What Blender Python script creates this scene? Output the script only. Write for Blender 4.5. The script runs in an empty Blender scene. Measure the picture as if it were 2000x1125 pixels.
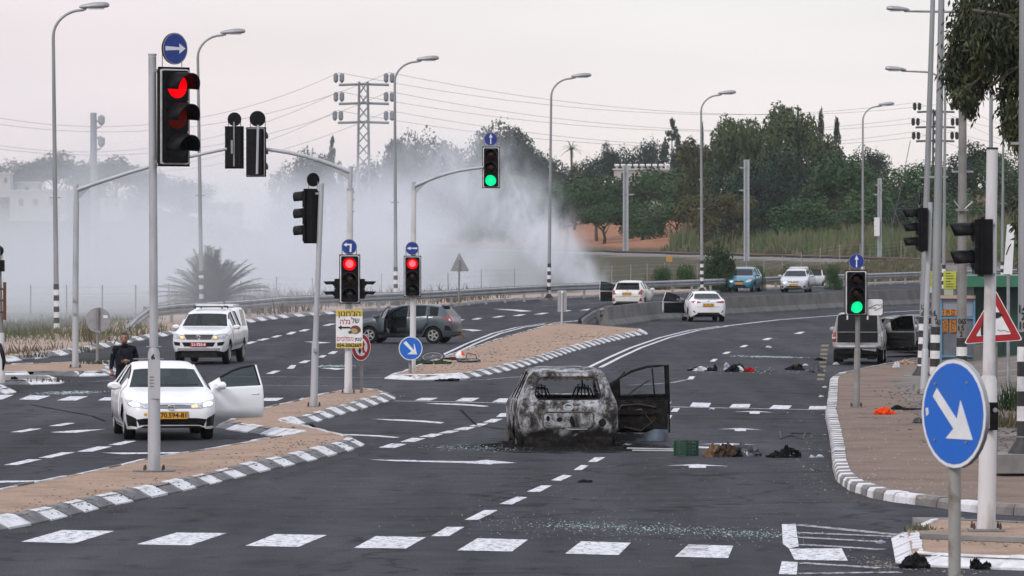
import bpy, bmesh, math, random
import numpy as np
from mathutils import Vector, Matrix, noise
from mathutils.bvhtree import BVHTree

random.seed(7)
rng = np.random.default_rng(11)
sc = bpy.context.scene
C = sc.collection
R = math.radians
PI = math.pi

# ------------------------------------------------------------------ camera
FPX, HX, HY, CAMZ, HORIZ = 10000.0, 1000.0, 562.5, 3.9, 455.0
PITCH = math.atan((HY - HORIZ) / FPX)
cam_d = bpy.data.cameras.new('camera')
cam = bpy.data.objects.new('camera', cam_d)
C.objects.link(cam)
cam.location = (0, 0, CAMZ)
cam.rotation_euler = (PI / 2 - PITCH, 0, 0)
cam_d.sensor_width = 36
cam_d.lens = 36 * FPX / 2000
cam_d.clip_start = 1
cam_d.clip_end = 6000
sc.camera = cam
cam_d.dof.use_dof = True
cam_d.dof.focus_distance = 92
cam_d.dof.aperture_fstop = 11

# ------------------------------------------------------------------ sky and sun
SUN_EL, SUN_AZ = R(38), R(215)          # azimuth clockwise from +Y: behind the camera, to its left
w = bpy.data.worlds.new('World')
sc.world = w
w.use_nodes = True
nt = w.node_tree
nt.nodes.clear()
out = nt.nodes.new('ShaderNodeOutputWorld')
bg = nt.nodes.new('ShaderNodeBackground')
bg2 = nt.nodes.new('ShaderNodeBackground')
mixs = nt.nodes.new('ShaderNodeMixShader')
sky = nt.nodes.new('ShaderNodeTexSky')
sky.sky_type = 'NISHITA'
sky.sun_disc = False
sky.sun_elevation = SUN_EL
sky.sun_rotation = SUN_AZ
sky.dust_density = 4
nt.links.new(sky.outputs[0], bg.inputs[0])
bg.inputs[1].default_value = 0.08
# a closed cloud layer: pale warm grey, slightly pinker low down, faint cloud structure
tc = nt.nodes.new('ShaderNodeTexCoord')
sep = nt.nodes.new('ShaderNodeSeparateXYZ')
nt.links.new(tc.outputs['Generated'], sep.inputs[0])
rmp = nt.nodes.new('ShaderNodeValToRGB')
nt.links.new(sep.outputs[2], rmp.inputs[0])
e = rmp.color_ramp.elements
e[0].position = 0.0;  e[0].color = (0.93, 0.83, 0.80, 1)
e[1].position = 1.0;  e[1].color = (1.12, 1.22, 1.42, 1)
k = rmp.color_ramp.elements.new(0.016); k.color = (0.95, 0.885, 0.87, 1)
k = rmp.color_ramp.elements.new(0.05); k.color = (0.95, 0.925, 0.92, 1)
k = rmp.color_ramp.elements.new(0.35); k.color = (1.02, 1.05, 1.16, 1)
mp = nt.nodes.new('ShaderNodeMapping')
mp.inputs['Scale'].default_value = (9, 9, 60)
nt.links.new(tc.outputs['Generated'], mp.inputs[0])
nz = nt.nodes.new('ShaderNodeTexNoise')
nz.inputs['Scale'].default_value = 1.0
nz.inputs['Detail'].default_value = 4
nt.links.new(mp.outputs[0], nz.inputs['Vector'])
mr = nt.nodes.new('ShaderNodeMapRange')
mr.inputs[1].default_value = 0.3; mr.inputs[2].default_value = 0.7
mr.inputs[3].default_value = 0.96; mr.inputs[4].default_value = 1.04
nt.links.new(nz.outputs[0], mr.inputs[0])
vm = nt.nodes.new('ShaderNodeVectorMath'); vm.operation = 'SCALE'
tl = nt.nodes.new('ShaderNodeMapRange'); tl.interpolation_type = 'SMOOTHSTEP'; tl.inputs[1].default_value = .04; tl.inputs[2].default_value = -.10   # the cloud is a little pinker towards the smoke side
nt.links.new(sep.outputs[0], tl.inputs[0])
tm = nt.nodes.new('ShaderNodeMix'); tm.data_type = 'RGBA'; tm.blend_type = 'MULTIPLY'; tm.inputs['B'].default_value = (.99, .94, .965, 1)
nt.links.new(tl.outputs[0], tm.inputs['Factor']); nt.links.new(rmp.outputs[0], tm.inputs['A']); nt.links.new(tm.outputs['Result'], vm.inputs[0])
nt.links.new(mr.outputs[0], vm.inputs['Scale'])
nt.links.new(vm.outputs[0], bg2.inputs[0])
bg2.inputs[1].default_value = 1.0
mixs.inputs[0].default_value = 0.92
nt.links.new(bg.outputs[0], mixs.inputs[1])
nt.links.new(bg2.outputs[0], mixs.inputs[2])
nt.links.new(mixs.outputs[0], out.inputs[0])

sun_d = bpy.data.lights.new('sun', 'SUN')
sun_d.energy = 1.5
sun_d.angle = R(12)
sun_d.color = (1.0, 0.95, 0.90)
sun = bpy.data.objects.new('sun', sun_d)
C.objects.link(sun)
_d = Vector((math.sin(SUN_AZ) * math.cos(SUN_EL), math.cos(SUN_AZ) * math.cos(SUN_EL), math.sin(SUN_EL)))
sun.rotation_euler = _d.to_track_quat('Z', 'Y').to_euler()
sun.location = (0, 0, 60)

sc.view_settings.view_transform = 'Standard'
sc.view_settings.look = 'None'
sc.view_settings.exposure = 0.05
sc.view_settings.gamma = 1.0
sc.view_settings.use_curve_mapping = False
sc.render.engine = 'CYCLES'
sc.cycles.max_bounces = 10
sc.cycles.diffuse_bounces = 3
sc.cycles.transparent_max_bounces = 24
sc.cycles.volume_bounces = 6
sc.cycles.volume_step_rate = 1.0
sc.cycles.volume_max_steps = 256
sc.cycles.use_denoising = True

# ------------------------------------------------------------------ pixel -> world
def ray(px, py):
    x = (px - HX) / FPX
    y = -(py - HY) / FPX
    return Vector((x, math.cos(PITCH) + y * math.sin(PITCH), -math.sin(PITCH) + y * math.cos(PITCH)))
def G(px, py, z=0.0):
    """where the line of sight through a photo pixel meets height z"""
    r = ray(px, py)
    t = (z - CAMZ) / r.z
    return Vector((r.x * t, r.y * t, z))
def at(px, py, Y):
    r = ray(px, py)
    t = Y / r.y
    return Vector((r.x * t, Y, CAMZ + r.z * t))

# ------------------------------------------------------------------ objects
def link(o, parent=None):
    C.objects.link(o)
    if parent is not None:
        o.parent = parent
    return o
def tag(o, label=None, cat=None, group=None, kind=None):
    if label: o['label'] = label
    if cat: o['category'] = cat
    if group: o['group'] = group
    if kind: o['kind'] = kind
    return o
def empty(name, loc=(0, 0, 0), rz=0.0, label=None, cat=None, group=None):
    o = bpy.data.objects.new(name, None)
    o.empty_display_size = 0.3
    o.location = loc
    o.rotation_euler = (0, 0, rz)
    C.objects.link(o)
    return tag(o, label, cat, group)
def mesh_obj(name, verts, faces, mat=None, parent=None, smooth=None, mats=None, fm=None):
    me = bpy.data.meshes.new(name)
    me.from_pydata([tuple(v) for v in verts], [], faces)
    for m in (mats or ([mat] if mat else [])):
        me.materials.append(m)
    if fm is not None:
        me.polygons.foreach_set('material_index', fm)
    if smooth:
        me.polygons.foreach_set('use_smooth', [True] * len(me.polygons))
        if smooth is not True:
            me.set_sharp_from_angle(angle=R(smooth))
    me.update()
    return link(bpy.data.objects.new(name, me), parent)

class MB:
    """collects shapes, then links them as ONE mesh object"""
    def __init__(s): s.v = []; s.f = []
    def add(s, v, f):
        n = len(s.v); s.v += [tuple(p) for p in v]; s.f += [tuple(i + n for i in q) for q in f]
        return s
    def box(s, c, d, M=None):
        x, y, z = c; a, b, h = d[0] / 2, d[1] / 2, d[2] / 2
        v = [Vector((x + i * a, y + j * b, z + k * h)) for i in (-1, 1) for j in (-1, 1) for k in (-1, 1)]
        if M: v = [M @ p for p in v]
        return s.add(v, [(0, 1, 3, 2), (4, 6, 7, 5), (0, 4, 5, 1), (2, 3, 7, 6), (0, 2, 6, 4), (1, 5, 7, 3)])
    def tube(s, pts, r, n=8, caps=True):
        pts = [Vector(p) for p in pts]
        rs = [float(q) for q in r] if hasattr(r, '__len__') else [float(r)] * len(pts)
        v = []; up = None
        for i, p in enumerate(pts):
            t = (pts[min(i + 1, len(pts) - 1)] - pts[max(i - 1, 0)]).normalized()
            if up is None: up = Vector((0, 0, 1)) if abs(t.z) < .9 else Vector((1, 0, 0))
            a = t.cross(up)
            if a.length < 1e-6: a = t.orthogonal()
            a.normalize(); b = a.cross(t).normalized(); up = b
            for k in range(n):
                q = 2 * PI * k / n
                v.append(p + rs[i] * (math.cos(q) * a + math.sin(q) * b))
        f = [(i * n + k, i * n + (k + 1) % n, (i + 1) * n + (k + 1) % n, (i + 1) * n + k) for i in range(len(pts) - 1) for k in range(n)]
        if caps:
            f.append(tuple(range(n))[::-1]); f.append(tuple(range((len(pts) - 1) * n, len(pts) * n)))
        return s.add(v, f)
    def lathe(s, prof, n=20, M=None):
        """prof: (radius, height) list turned about local z"""
        v = []
        for r, z in prof:
            for k in range(n):
                q = 2 * PI * k / n
                v.append(Vector((r * math.cos(q), r * math.sin(q), z)))
        if M: v = [M @ p for p in v]
        f = [(i * n + k, i * n + (k + 1) % n, (i + 1) * n + (k + 1) % n, (i + 1) * n + k) for i in range(len(prof) - 1) for k in range(n)]
        f.append(tuple(range(n))[::-1]); f.append(tuple(range((len(prof) - 1) * n, len(prof) * n)))
        return s.add(v, f)
    def prism(s, poly, M, h):
        """poly in local xy extruded to +h along local z, placed by M"""
        n = len(poly)
        v = [M @ Vector((p[0], p[1], 0)) for p in poly] + [M @ Vector((p[0], p[1], h)) for p in poly]
        f = [tuple(range(n))[::-1], tuple(range(n, 2 * n))] + [(i, (i + 1) % n, n + (i + 1) % n, n + i) for i in range(n)]
        return s.add(v, f)
    def build(s, name, mat, parent=None, smooth=None):
        return mesh_obj(name, s.v, s.f, mat, parent, smooth)

def copy_tree(o, parent=None):
    c = o.copy(); C.objects.link(c)
    if parent is not None: c.parent = parent
    for ch in list(o.children): copy_tree(ch, c)
    return c

FACE = Matrix(((1, 0, 0), (0, 0, 1), (0, 1, 0))).to_4x4()      # local xy drawn upright, seen from -Y (x right, y up); local z = +Y
def face_at(loc, rz=0.0):
    """local x right / y up / z away from the viewer, for things read from the -Y side"""
    return Matrix.Translation(loc) @ Matrix.Rotation(rz, 4, 'Z') @ FACE
def text_mesh(s, size, bold=0.0):
    cu = bpy.data.curves.new('txt', 'FONT')
    cu.body = s; cu.size = size; cu.align_x = 'CENTER'; cu.align_y = 'CENTER'
    cu.offset = bold; cu.resolution_u = 2
    o = bpy.data.objects.new('txt', cu); C.objects.link(o)
    dg = bpy.context.evaluated_depsgraph_get()
    me = bpy.data.meshes.new_from_object(o.evaluated_get(dg))
    v = [vv.co.copy() for vv in me.vertices]; f = [tuple(p.vertices) for p in me.polygons]
    bpy.data.objects.remove(o); bpy.data.curves.remove(cu); bpy.data.meshes.remove(me)
    return v, f
def text_obj(name, s, size, M, mat, parent, bold=0.0, wid=None, bend=None):
    v, f = text_mesh(s, size, bold)
    if not v: return None
    if wid:
        x0 = min(p.x for p in v); x1 = max(p.x for p in v)
        for p in v: p.x = (p.x - (x0 + x1) / 2) * wid / (x1 - x0)
    if bend:
        for p in v: p.z = bend - math.sqrt(max(bend * bend - p.x * p.x, 0.0))
    return mesh_obj(name, [M @ p for p in v], f, mat, parent)

# ------------------------------------------------------------------ materials
def pmat(name, c1, c2=None, scale=4.0, rough=0.6, metal=0.0, bump=0.0, bscale=None, contrast=(0.35, 0.65), coat=0.0, emit=0.0, detail=4.0, spec=0.5, stretch=None):
    m = bpy.data.materials.new(name); m.use_nodes = True
    n = m.node_tree.nodes; l = m.node_tree.links
    b = n['Principled BSDF']
    b.inputs['Base Color'].default_value = (*c1, 1)
    b.inputs['Roughness'].default_value = rough
    b.inputs['Metallic'].default_value = metal
    b.inputs['Specular IOR Level'].default_value = spec
    b.inputs['Coat Weight'].default_value = coat
    b.inputs['Coat Roughness'].default_value = 0.06
    t = None
    if c2 is not None or bump:
        t = n.new('ShaderNodeTexCoord')
        src = t.outputs['Object']
        if stretch:
            mpp = n.new('ShaderNodeMapping'); mpp.inputs['Scale'].default_value = stretch
            l.new(src, mpp.inputs[0]); src = mpp.outputs[0]
    if c2 is not None:
        nz = n.new('ShaderNodeTexNoise'); nz.inputs['Scale'].default_value = scale; nz.inputs['Detail'].default_value = detail
        l.new(src, nz.inputs['Vector'])
        mr = n.new('ShaderNodeMapRange'); mr.inputs[1].default_value = contrast[0]; mr.inputs[2].default_value = contrast[1]
        l.new(nz.outputs[0], mr.inputs[0])
        mx = n.new('ShaderNodeMix'); mx.data_type = 'RGBA'
        mx.inputs['A'].default_value = (*c1, 1); mx.inputs['B'].default_value = (*c2, 1)
        l.new(mr.outputs[0], mx.inputs['Factor'])
        l.new(mx.outputs['Result'], b.inputs['Base Color'])
    if bump:
        nb = n.new('ShaderNodeTexNoise'); nb.inputs['Scale'].default_value = bscale or scale * 4; nb.inputs['Detail'].default_value = 5
        l.new(src, nb.inputs['Vector'])
        bp = n.new('ShaderNodeBump'); bp.inputs['Strength'].default_value = bump; bp.inputs['Distance'].default_value = 0.02
        l.new(nb.outputs[0], bp.inputs['Height']); l.new(bp.outputs[0], b.inputs['Normal'])
    if emit:
        b.inputs['Emission Color'].default_value = (*c1, 1); b.inputs['Emission Strength'].default_value = emit
    return m
def glassmat(name, tint=(0.02, 0.025, 0.028), through=0.35, rough=0.03):
    m = bpy.data.materials.new(name); m.use_nodes = True
    n = m.node_tree.nodes; l = m.node_tree.links
    b = n['Principled BSDF']; o = n['Material Output']
    b.inputs['Base Color'].default_value = (*tint, 1); b.inputs['Roughness'].default_value = rough; b.inputs['Specular IOR Level'].default_value = .32
    t = n.new('ShaderNodeBsdfTransparent'); t.inputs[0].default_value = (0.75, 0.88, 0.86, 1)
    mx = n.new('ShaderNodeMixShader'); mx.inputs[0].default_value = 1 - through
    l.new(t.outputs[0], mx.inputs[1]); l.new(b.outputs[0], mx.inputs[2]); l.new(mx.outputs[0], o.inputs[0])
    return m

M = {}
M['pole'] = pmat('galvanised_grey_paint', (.41, .42, .44), (.25, .245, .24), 3.5, .55, .2, bump=.15, contrast=(.50, .78), detail=8, stretch=(1, 1, .35))
M['pole_dark'] = pmat('weathered_grey_post', (.25, .24, .23), (.18, .17, .16), 3, .65, .2, bump=.15)
M['lamp_pole'] = pmat('lamp_post_galvanised', (.30, .31, .32), (.22, .23, .235), 2, .5, .35, stretch=(1, 1, .2))
M['pole_white'] = pmat('chalky_pole_paint', (.56, .55, .55), (.27, .235, .20), 2.4, .7, 0, bump=.2, contrast=(.52, .74), detail=8, stretch=(1.5, 1.5, .5))
M['black'] = pmat('black_plastic', (.004, .004, .005), (.010, .010, .011), 12, .5, spec=.12)
M['blackpaint'] = pmat('black_band_paint', (.012, .012, .013), (.03, .03, .03), 10, .6)
M['whitepaint'] = pmat('white_band_paint', (.72, .72, .72), (.55, .54, .53), 8, .6)
M['whitesign'] = pmat('white_reflective_sheet', (.74, .74, .74), (.64, .65, .66), 6, .45)
M['blue'] = pmat('blue_reflective_sheet', (.006, .12, .52), (.03, .12, .40), 4, .4, contrast=(.45, .8), detail=8)
M['darkblue'] = pmat('arrow_disc_blue', (.008, .04, .27), (.008, .03, .2), 5, .4)
M['red'] = pmat('red_reflective_sheet', (.36, .008, .012), (.30, .008, .012), 6, .45)
M['greymetal'] = pmat('dull_aluminium', (.34, .34, .35), (.26, .26, .27), 6, .5, .5)
M['rail_steel'] = pmat('galvanised_guardrail', (.36, .37, .38), (.26, .27, .28), 1.2, .45, .6)
M['concrete'] = pmat('barrier_concrete', (.165, .158, .150), (.105, .10, .095), 1.1, .9, 0, bump=.25, bscale=14)
M['concrete_dark'] = pmat('grey_concrete', (.22, .21, .20), (.15, .145, .14), 2, .9, 0, bump=.3)
M['kerb_white'] = pmat('kerb_white_paint', (.62, .62, .63), (.36, .36, .36), 3.5, .75, 0, bump=.3, contrast=(.45, .75))
M['kerb_dark'] = pmat('kerb_black_paint', (.085, .085, .09), (.20, .195, .19), 3.5, .8, 0, bump=.3, contrast=(.45, .72))
M['kerb_grey'] = pmat('kerb_bare_concrete', (.21, .195, .18), (.12, .11, .10), 3, .85, 0, bump=.3)
M['mark'] = None
M['tyre'] = pmat('tyre_rubber', (.009, .009, .009), (.016, .016, .016), 20, .85, spec=.15)
M['alloy'] = pmat('alloy_rim', (.42, .43, .44), None, rough=.35, metal=.8)
M['darktrim'] = pmat('dark_trim', (.006, .006, .007), (.013, .013, .013), 9, .55, spec=.2)
M['white_car'] = pmat('white_car_paint', (.74, .74, .75), (.66, .655, .645), 2.5, .35, 0, coat=.6, contrast=(.5, .8))
M['silver_car'] = pmat('silver_car_paint', (.55, .56, .58), (.48, .49, .5), 3, .35, .4, coat=.6)
M['teal_car'] = pmat('teal_car_paint', (.02, .18, .25), (.02, .14, .2), 3, .35, .2, coat=.6)
M['grey_car'] = pmat('blue_grey_car_paint', (.062, .085, .105), (.045, .056, .066), 2.5, .45, .3, coat=.4)
M['cream_car'] = pmat('off_white_car_paint', (.66, .65, .62), (.55, .54, .51), 2.5, .4, 0, coat=.5)
M['glass_dark'] = pmat('dark_canopy_glass', (.004, .005, .006), None, rough=.12, spec=.22)
M['dirty_car'] = pmat('dusty_dull_white_paint', (.36, .36, .355), (.16, .157, .15), 2.2, .6, 0, contrast=(.42, .7), detail=8)
M['glass'] = glassmat('tinted_glass', (.006, .008, .010), .25)
M['glass_clear'] = glassmat('windscreen_glass', (.03, .05, .05), .5)
M['lampglass'] = pmat('headlamp_lens', (.62, .64, .66), (.25, .26, .28), 22, .15, .3, coat=1)
M['chrome'] = pmat('chrome', (.6, .6, .62), None, rough=.15, metal=1)
M['plate_y'] = pmat('yellow_plate', (.62, .30, .015), None, rough=.5)
M['plate_r'] = pmat('red_plate', (.42, .012, .012), None, rough=.5)
M['ink'] = pmat('black_ink', (.01, .01, .01), None, rough=.6)
M['tail_red'] = pmat('tail_lamp_red', (.30, .008, .01), (.18, .006, .008), 25, .2, coat=1)
M['seat'] = pmat('seat_fabric', (.045, .043, .04), (.03, .03, .03), 8, .9)
M['seat_beige'] = pmat('beige_trim', (.26, .23, .19), (.2, .18, .15), 8, .9)
M['rust'] = pmat('rusty_metal', (.12, .06, .035), (.05, .035, .03), 8, .85)
# ================================================================== GROUND MATERIALS
def ground_mat():
    m = bpy.data.materials.new('dry_soil_and_grass'); m.use_nodes = True
    n = m.node_tree.nodes; l = m.node_tree.links; b = n['Principled BSDF']
    b.inputs['Roughness'].default_value = 0.95; b.inputs['Specular IOR Level'].default_value = 0.1
    g = n.new('ShaderNodeNewGeometry')
    def noi(scale, detail=5):
        z = n.new('ShaderNodeTexNoise'); z.inputs['Scale'].default_value = scale; z.inputs['Detail'].default_value = detail
        l.new(g.outputs['Position'], z.inputs['Vector']); return z.outputs[0]
    def ramp(src, stops):
        r = n.new('ShaderNodeValToRGB'); l.new(src, r.inputs[0])
        while len(r.color_ramp.elements) < len(stops): r.color_ramp.elements.new(0.5)
        for e_, (p, c) in zip(r.color_ramp.elements, stops): e_.position = p; e_.color = (*c, 1)
        return r.outputs[0]
    def mix(f, a, c):
        x = n.new('ShaderNodeMix'); x.data_type = 'RGBA'; l.new(f, x.inputs['Factor']); l.new(a, x.inputs['A']); l.new(c, x.inputs['B']); return x.outputs['Result']
    soil = ramp(noi(.35), [(.32, (.048, .036, .026)), (.45, (.088, .066, .046)), (.56, (.045, .058, .026))])
    field = ramp(noi(.5, 8), [(.35, (.19, .085, .05)), (.6, (.30, .15, .085))])
    gravel = ramp(noi(2.5, 8), [(.35, (.095, .085, .075)), (.65, (.25, .23, .205))])
    at_ = n.new('ShaderNodeVertexColor'); at_.layer_name = 'zone'
    sp = n.new('ShaderNodeSeparateColor'); l.new(at_.outputs[0], sp.inputs[0])
    c = mix(sp.outputs[0], soil, field)
    c = mix(sp.outputs[1], c, gravel)
    l.new(c, b.inputs['Base Color'])
    bp = n.new('ShaderNodeBump'); bp.inputs['Distance'].default_value = .15; bp.inputs['Strength'].default_value = .6
    l.new(noi(3, 8), bp.inputs['Height']); l.new(bp.outputs[0], b.inputs['Normal'])
    return m
def asphalt_mat():
    m = bpy.data.materials.new('asphalt'); m.use_nodes = True
    n = m.node_tree.nodes; l = m.node_tree.links; b = n['Principled BSDF']
    b.inputs['Specular IOR Level'].default_value = 0.06
    g = n.new('ShaderNodeNewGeometry')
    def noi(scale, detail=5, stretch=None):
        z = n.new('ShaderNodeTexNoise'); z.inputs['Scale'].default_value = scale; z.inputs['Detail'].default_value = detail
        src = g.outputs['Position']
        if stretch:
            mp_ = n.new('ShaderNodeMapping'); mp_.inputs['Scale'].default_value = stretch; mp_.inputs['Rotation'].default_value = (0, 0, R(-6)); l.new(src, mp_.inputs[0]); src = mp_.outputs[0]
        l.new(src, z.inputs['Vector']); return z.outputs[0]
    def ramp(src, stops):
        r = n.new('ShaderNodeValToRGB'); l.new(src, r.inputs[0])
        while len(r.color_ramp.elements) < len(stops): r.color_ramp.elements.new(0.5)
        for e_, (p, c) in zip(r.color_ramp.elements, stops): e_.position = p; e_.color = (*c, 1)
        return r.outputs[0]
    def mul(a, c):
        x = n.new('ShaderNodeMix'); x.data_type = 'RGBA'; x.blend_type = 'MULTIPLY'; x.inputs['Factor'].default_value = 1
        l.new(a, x.inputs['A']); l.new(c, x.inputs['B']); return x.outputs['Result']
    big = ramp(noi(.12, 5, (1, .5, 1)), [(.32, (.037, .0365, .042)), (.52, (.046, .0455, .052)), (.68, (.060, .0595, .068))])
    lanes = ramp(noi(.9, 4, (1, .05, 1)), [(.28, (.70, .69, .69)), (.5, (1, 1, 1)), (.72, (1.28, 1.27, 1.26))])
    grain = ramp(noi(38, 3), [(.3, (.55, .55, .56)), (.55, (1, 1, 1)), (.72, (1.9, 1.9, 1.9))])
    patch = ramp(noi(.45, 2), [(.62, (1, 1, 1)), (.68, (.80, .79, .78))])
    vo = n.new('ShaderNodeTexVoronoi'); vo.feature = 'DISTANCE_TO_EDGE'; vo.inputs['Scale'].default_value = .16
    wv = n.new('ShaderNodeTexNoise'); wv.inputs['Scale'].default_value = .8; wv.inputs['Detail'].default_value = 5; l.new(g.outputs['Position'], wv.inputs['Vector'])
    va = n.new('ShaderNodeVectorMath'); va.operation = 'MULTIPLY_ADD'; va.inputs[1].default_value = (2.2, 2.2, 0); l.new(wv.outputs['Color'], va.inputs[0]); l.new(g.outputs['Position'], va.inputs[2]); l.new(va.outputs[0], vo.inputs['Vector'])
    crack = ramp(vo.outputs['Distance'], [(.0, (.45, .45, .45)), (.006, (.55, .55, .55)), (.012, (1, 1, 1))])
    oil = ramp(noi(1.7, 6, (1, .45, 1)), [(.30, (.55, .54, .54)), (.40, (1, 1, 1)), (.70, (1, 1, 1)), (.80, (1.25, 1.24, 1.22))])
    c = mul(mul(mul(mul(mul(big, lanes), grain), patch), crack), oil)
    l.new(c, b.inputs['Base Color'])
    r = ramp(noi(1.2), [(.3, (.72,) * 3), (.7, (.9,) * 3)]); l.new(r, b.inputs['Roughness'])
    bp = n.new('ShaderNodeBump'); bp.inputs['Distance'].default_value = .008; bp.inputs['Strength'].default_value = .5
    l.new(noi(60, 3), bp.inputs['Height']); l.new(bp.outputs[0], b.inputs['Normal'])
    return m
def paint_mat(name, col, wear=.5):
    m = bpy.data.materials.new(name); m.use_nodes = True
    n = m.node_tree.nodes; l = m.node_tree.links; b = n['Principled BSDF']
    b.inputs['Roughness'].default_value = .8; b.inputs['Specular IOR Level'].default_value = .1
    g = n.new('ShaderNodeNewGeometry')
    z = n.new('ShaderNodeTexNoise'); z.inputs['Scale'].default_value = 9; z.inputs['Detail'].default_value = 9; z.inputs['Roughness'].default_value = .75
    l.new(g.outputs['Position'], z.inputs['Vector'])
    r = n.new('ShaderNodeValToRGB'); l.new(z.outputs[0], r.inputs[0])
    e_ = r.color_ramp.elements
    e_[0].position = .36 * wear * 2; e_[0].color = (.06, .06, .065, 1)
    e_[1].position = .36 * wear * 2 + .1; e_[1].color = (*col, 1)
    k_ = e_.new(.75); k_.color = (*[x * .82 for x in col], 1)
    l.new(r.outputs[0], b.inputs['Base Color'])
    return m
def sand_mat(name, c1, c2, c3):
    m = bpy.data.materials.new(name); m.use_nodes = True
    n = m.node_tree.nodes; l = m.node_tree.links; b = n['Principled BSDF']
    b.inputs['Roughness'].default_value = .95; b.inputs['Specular IOR Level'].default_value = .1
    g = n.new('ShaderNodeNewGeometry')
    def noi(s, d):
        z = n.new('ShaderNodeTexNoise'); z.inputs['Scale'].default_value = s; z.inputs['Detail'].default_value = d; z.inputs['Roughness'].default_value = .65
        l.new(g.outputs['Position'], z.inputs['Vector']); return z.outputs[0]
    r = n.new('ShaderNodeValToRGB'); l.new(noi(.8, 9), r.inputs[0])
    e_ = r.color_ramp.elements; e_[0].position = .32; e_[0].color = (*c3, 1); e_[1].position = .68; e_[1].color = (*c1, 1)
    k_ = e_.new(.48); k_.color = (*c2, 1)
    r2 = n.new('ShaderNodeValToRGB'); l.new(noi(22, 4), r2.inputs[0])
    e_ = r2.color_ramp.elements; e_[0].position = .30; e_[0].color = (.45, .43, .42, 1); e_[1].position = .42; e_[1].color = (1, 1, 1, 1)
    k_ = e_.new(.74); k_.color = (1.25, 1.25, 1.25, 1)
    x = n.new('ShaderNodeMix'); x.data_type = 'RGBA'; x.blend_type = 'MULTIPLY'; x.inputs['Factor'].default_value = 1
    l.new(r.outputs[0], x.inputs['A']); l.new(r2.outputs[0], x.inputs['B']); l.new(x.outputs['Result'], b.inputs['Base Color'])
    bp = n.new('ShaderNodeBump'); bp.inputs['Distance'].default_value = .03; bp.inputs['Strength'].default_value = .6
    l.new(noi(12, 6), bp.inputs['Height']); l.new(bp.outputs[0], b.inputs['Normal'])
    return m
M['ground'] = ground_mat()
M['asphalt'] = asphalt_mat()
M['mark'] = paint_mat('white_road_paint', (.66, .66, .68), .56)
M['mark_thin'] = paint_mat('worn_white_road_paint', (.46, .46, .48), .62)
M['mark_yellow'] = paint_mat('worn_yellow_road_paint', (.26, .22, .10), .62)
M['sand'] = sand_mat('island_sand', (.34, .245, .185), (.295, .208, .155), (.21, .148, .112))
M['verge'] = sand_mat('verge_sand', (.37, .29, .24), (.32, .245, .20), (.24, .185, .15))
M['pavement'] = sand_mat('pavement_concrete', (.205, .152, .122), (.175, .130, .104), (.128, .097, .078))
M['gravel'] = sand_mat('grey_gravel', (.21, .18, .155), (.15, .13, .115), (.09, .08, .07))

# ================================================================== TERRAIN
KERB = [(-60, 717), (10, 708), (57, 703), (116, 696), (192, 683), (260, 668), (346, 653), (430, 638), (560, 621), (656, 613), (760, 606), (886, 600), (955, 591), (1060, 585), (1185, 580), (1299, 575), (1384, 572), (1521, 565), (1640, 559), (1796, 553), (2000, 546)]
KW = [G(*p) for p in KERB]
def track_x(Y): return 38.6 - .1125 * (Y - 428)
def smooth(a, b, x):
    t = min(1, max(0, (x - a) / (b - a))); return t * t * (3 - 2 * t)
def edge_Y(X):
    for a, b in zip(KW, KW[1:]):
        if a.x <= X <= b.x: return a.y + (b.y - a.y) * (X - a.x) / (b.x - a.x)
    return KW[0].y - (KW[0].x - X) * 1.0 if X < KW[0].x else KW[-1].y + (X - KW[-1].x) * 2.2
def ground_z(X, Y):
    d = X - track_x(Y)
    z = -.15
    past = Y - edge_Y(X)
    if past > 4 or X > 45:
        n_ = noise.noise(Vector((X * .06, Y * .06, 0))) * .25 + noise.noise(Vector((X * .3, Y * .3, 3))) * .08
        t_ = 1.35 * smooth(-22, -4, d) + (.0 if d < 2 else .095 * min(d - 2, 30)) + (.22 * min(d - 32, 28) if d > 32 else 0)
        l_ = max(0, Y - 640) * .0185 if d < 0 else 0
        if d < 0: l_ *= smooth(0, -40, d)
        z += (t_ + l_ + n_ * (.4 + .6 * smooth(5, 40, abs(d)))) * smooth(4, 14, past) if X <= 45 else (t_ + n_)
    if Y > 1500: z *= max(.2, 1 - (Y - 1500) / 3000)
    return z
ys = list(np.arange(-60, 130, 10)) + list(np.arange(130, 620, 3.0)) + list(np.arange(620, 1300, 9.0)) + list(np.geomspace(1300, 1900, 10))
xs = list(-np.geomspace(900, 75, 14)) + list(np.arange(-72, 96, 2.0)) + list(np.geomspace(98, 900, 14))
gv = [(x, y, ground_z(x, y)) for y in ys for x in xs]
nx = len(xs)
gf = [(j * nx + i, j * nx + i + 1, (j + 1) * nx + i + 1, (j + 1) * nx + i) for j in range(len(ys) - 1) for i in range(nx - 1)]
ground = mesh_obj('ground', gv, gf, M['ground'], smooth=True)
tag(ground, 'dry open ground, ploughed field and gravel bank beyond the road', kind='structure')
vc = ground.data.color_attributes.new('zone', 'FLOAT_COLOR', 'POINT')
cols = []
for (x, y, z) in gv:
    d = x - track_x(y)
    cols += [smooth(6, 12, d) * (1 - smooth(40, 60, d)), smooth(-6, -3, d + noise.noise(Vector((x * .1, y * .1, 0))) * 5) * (1 - smooth(3, 6, d)), 0, 1]
vc.data.foreach_set('color', cols)

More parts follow.
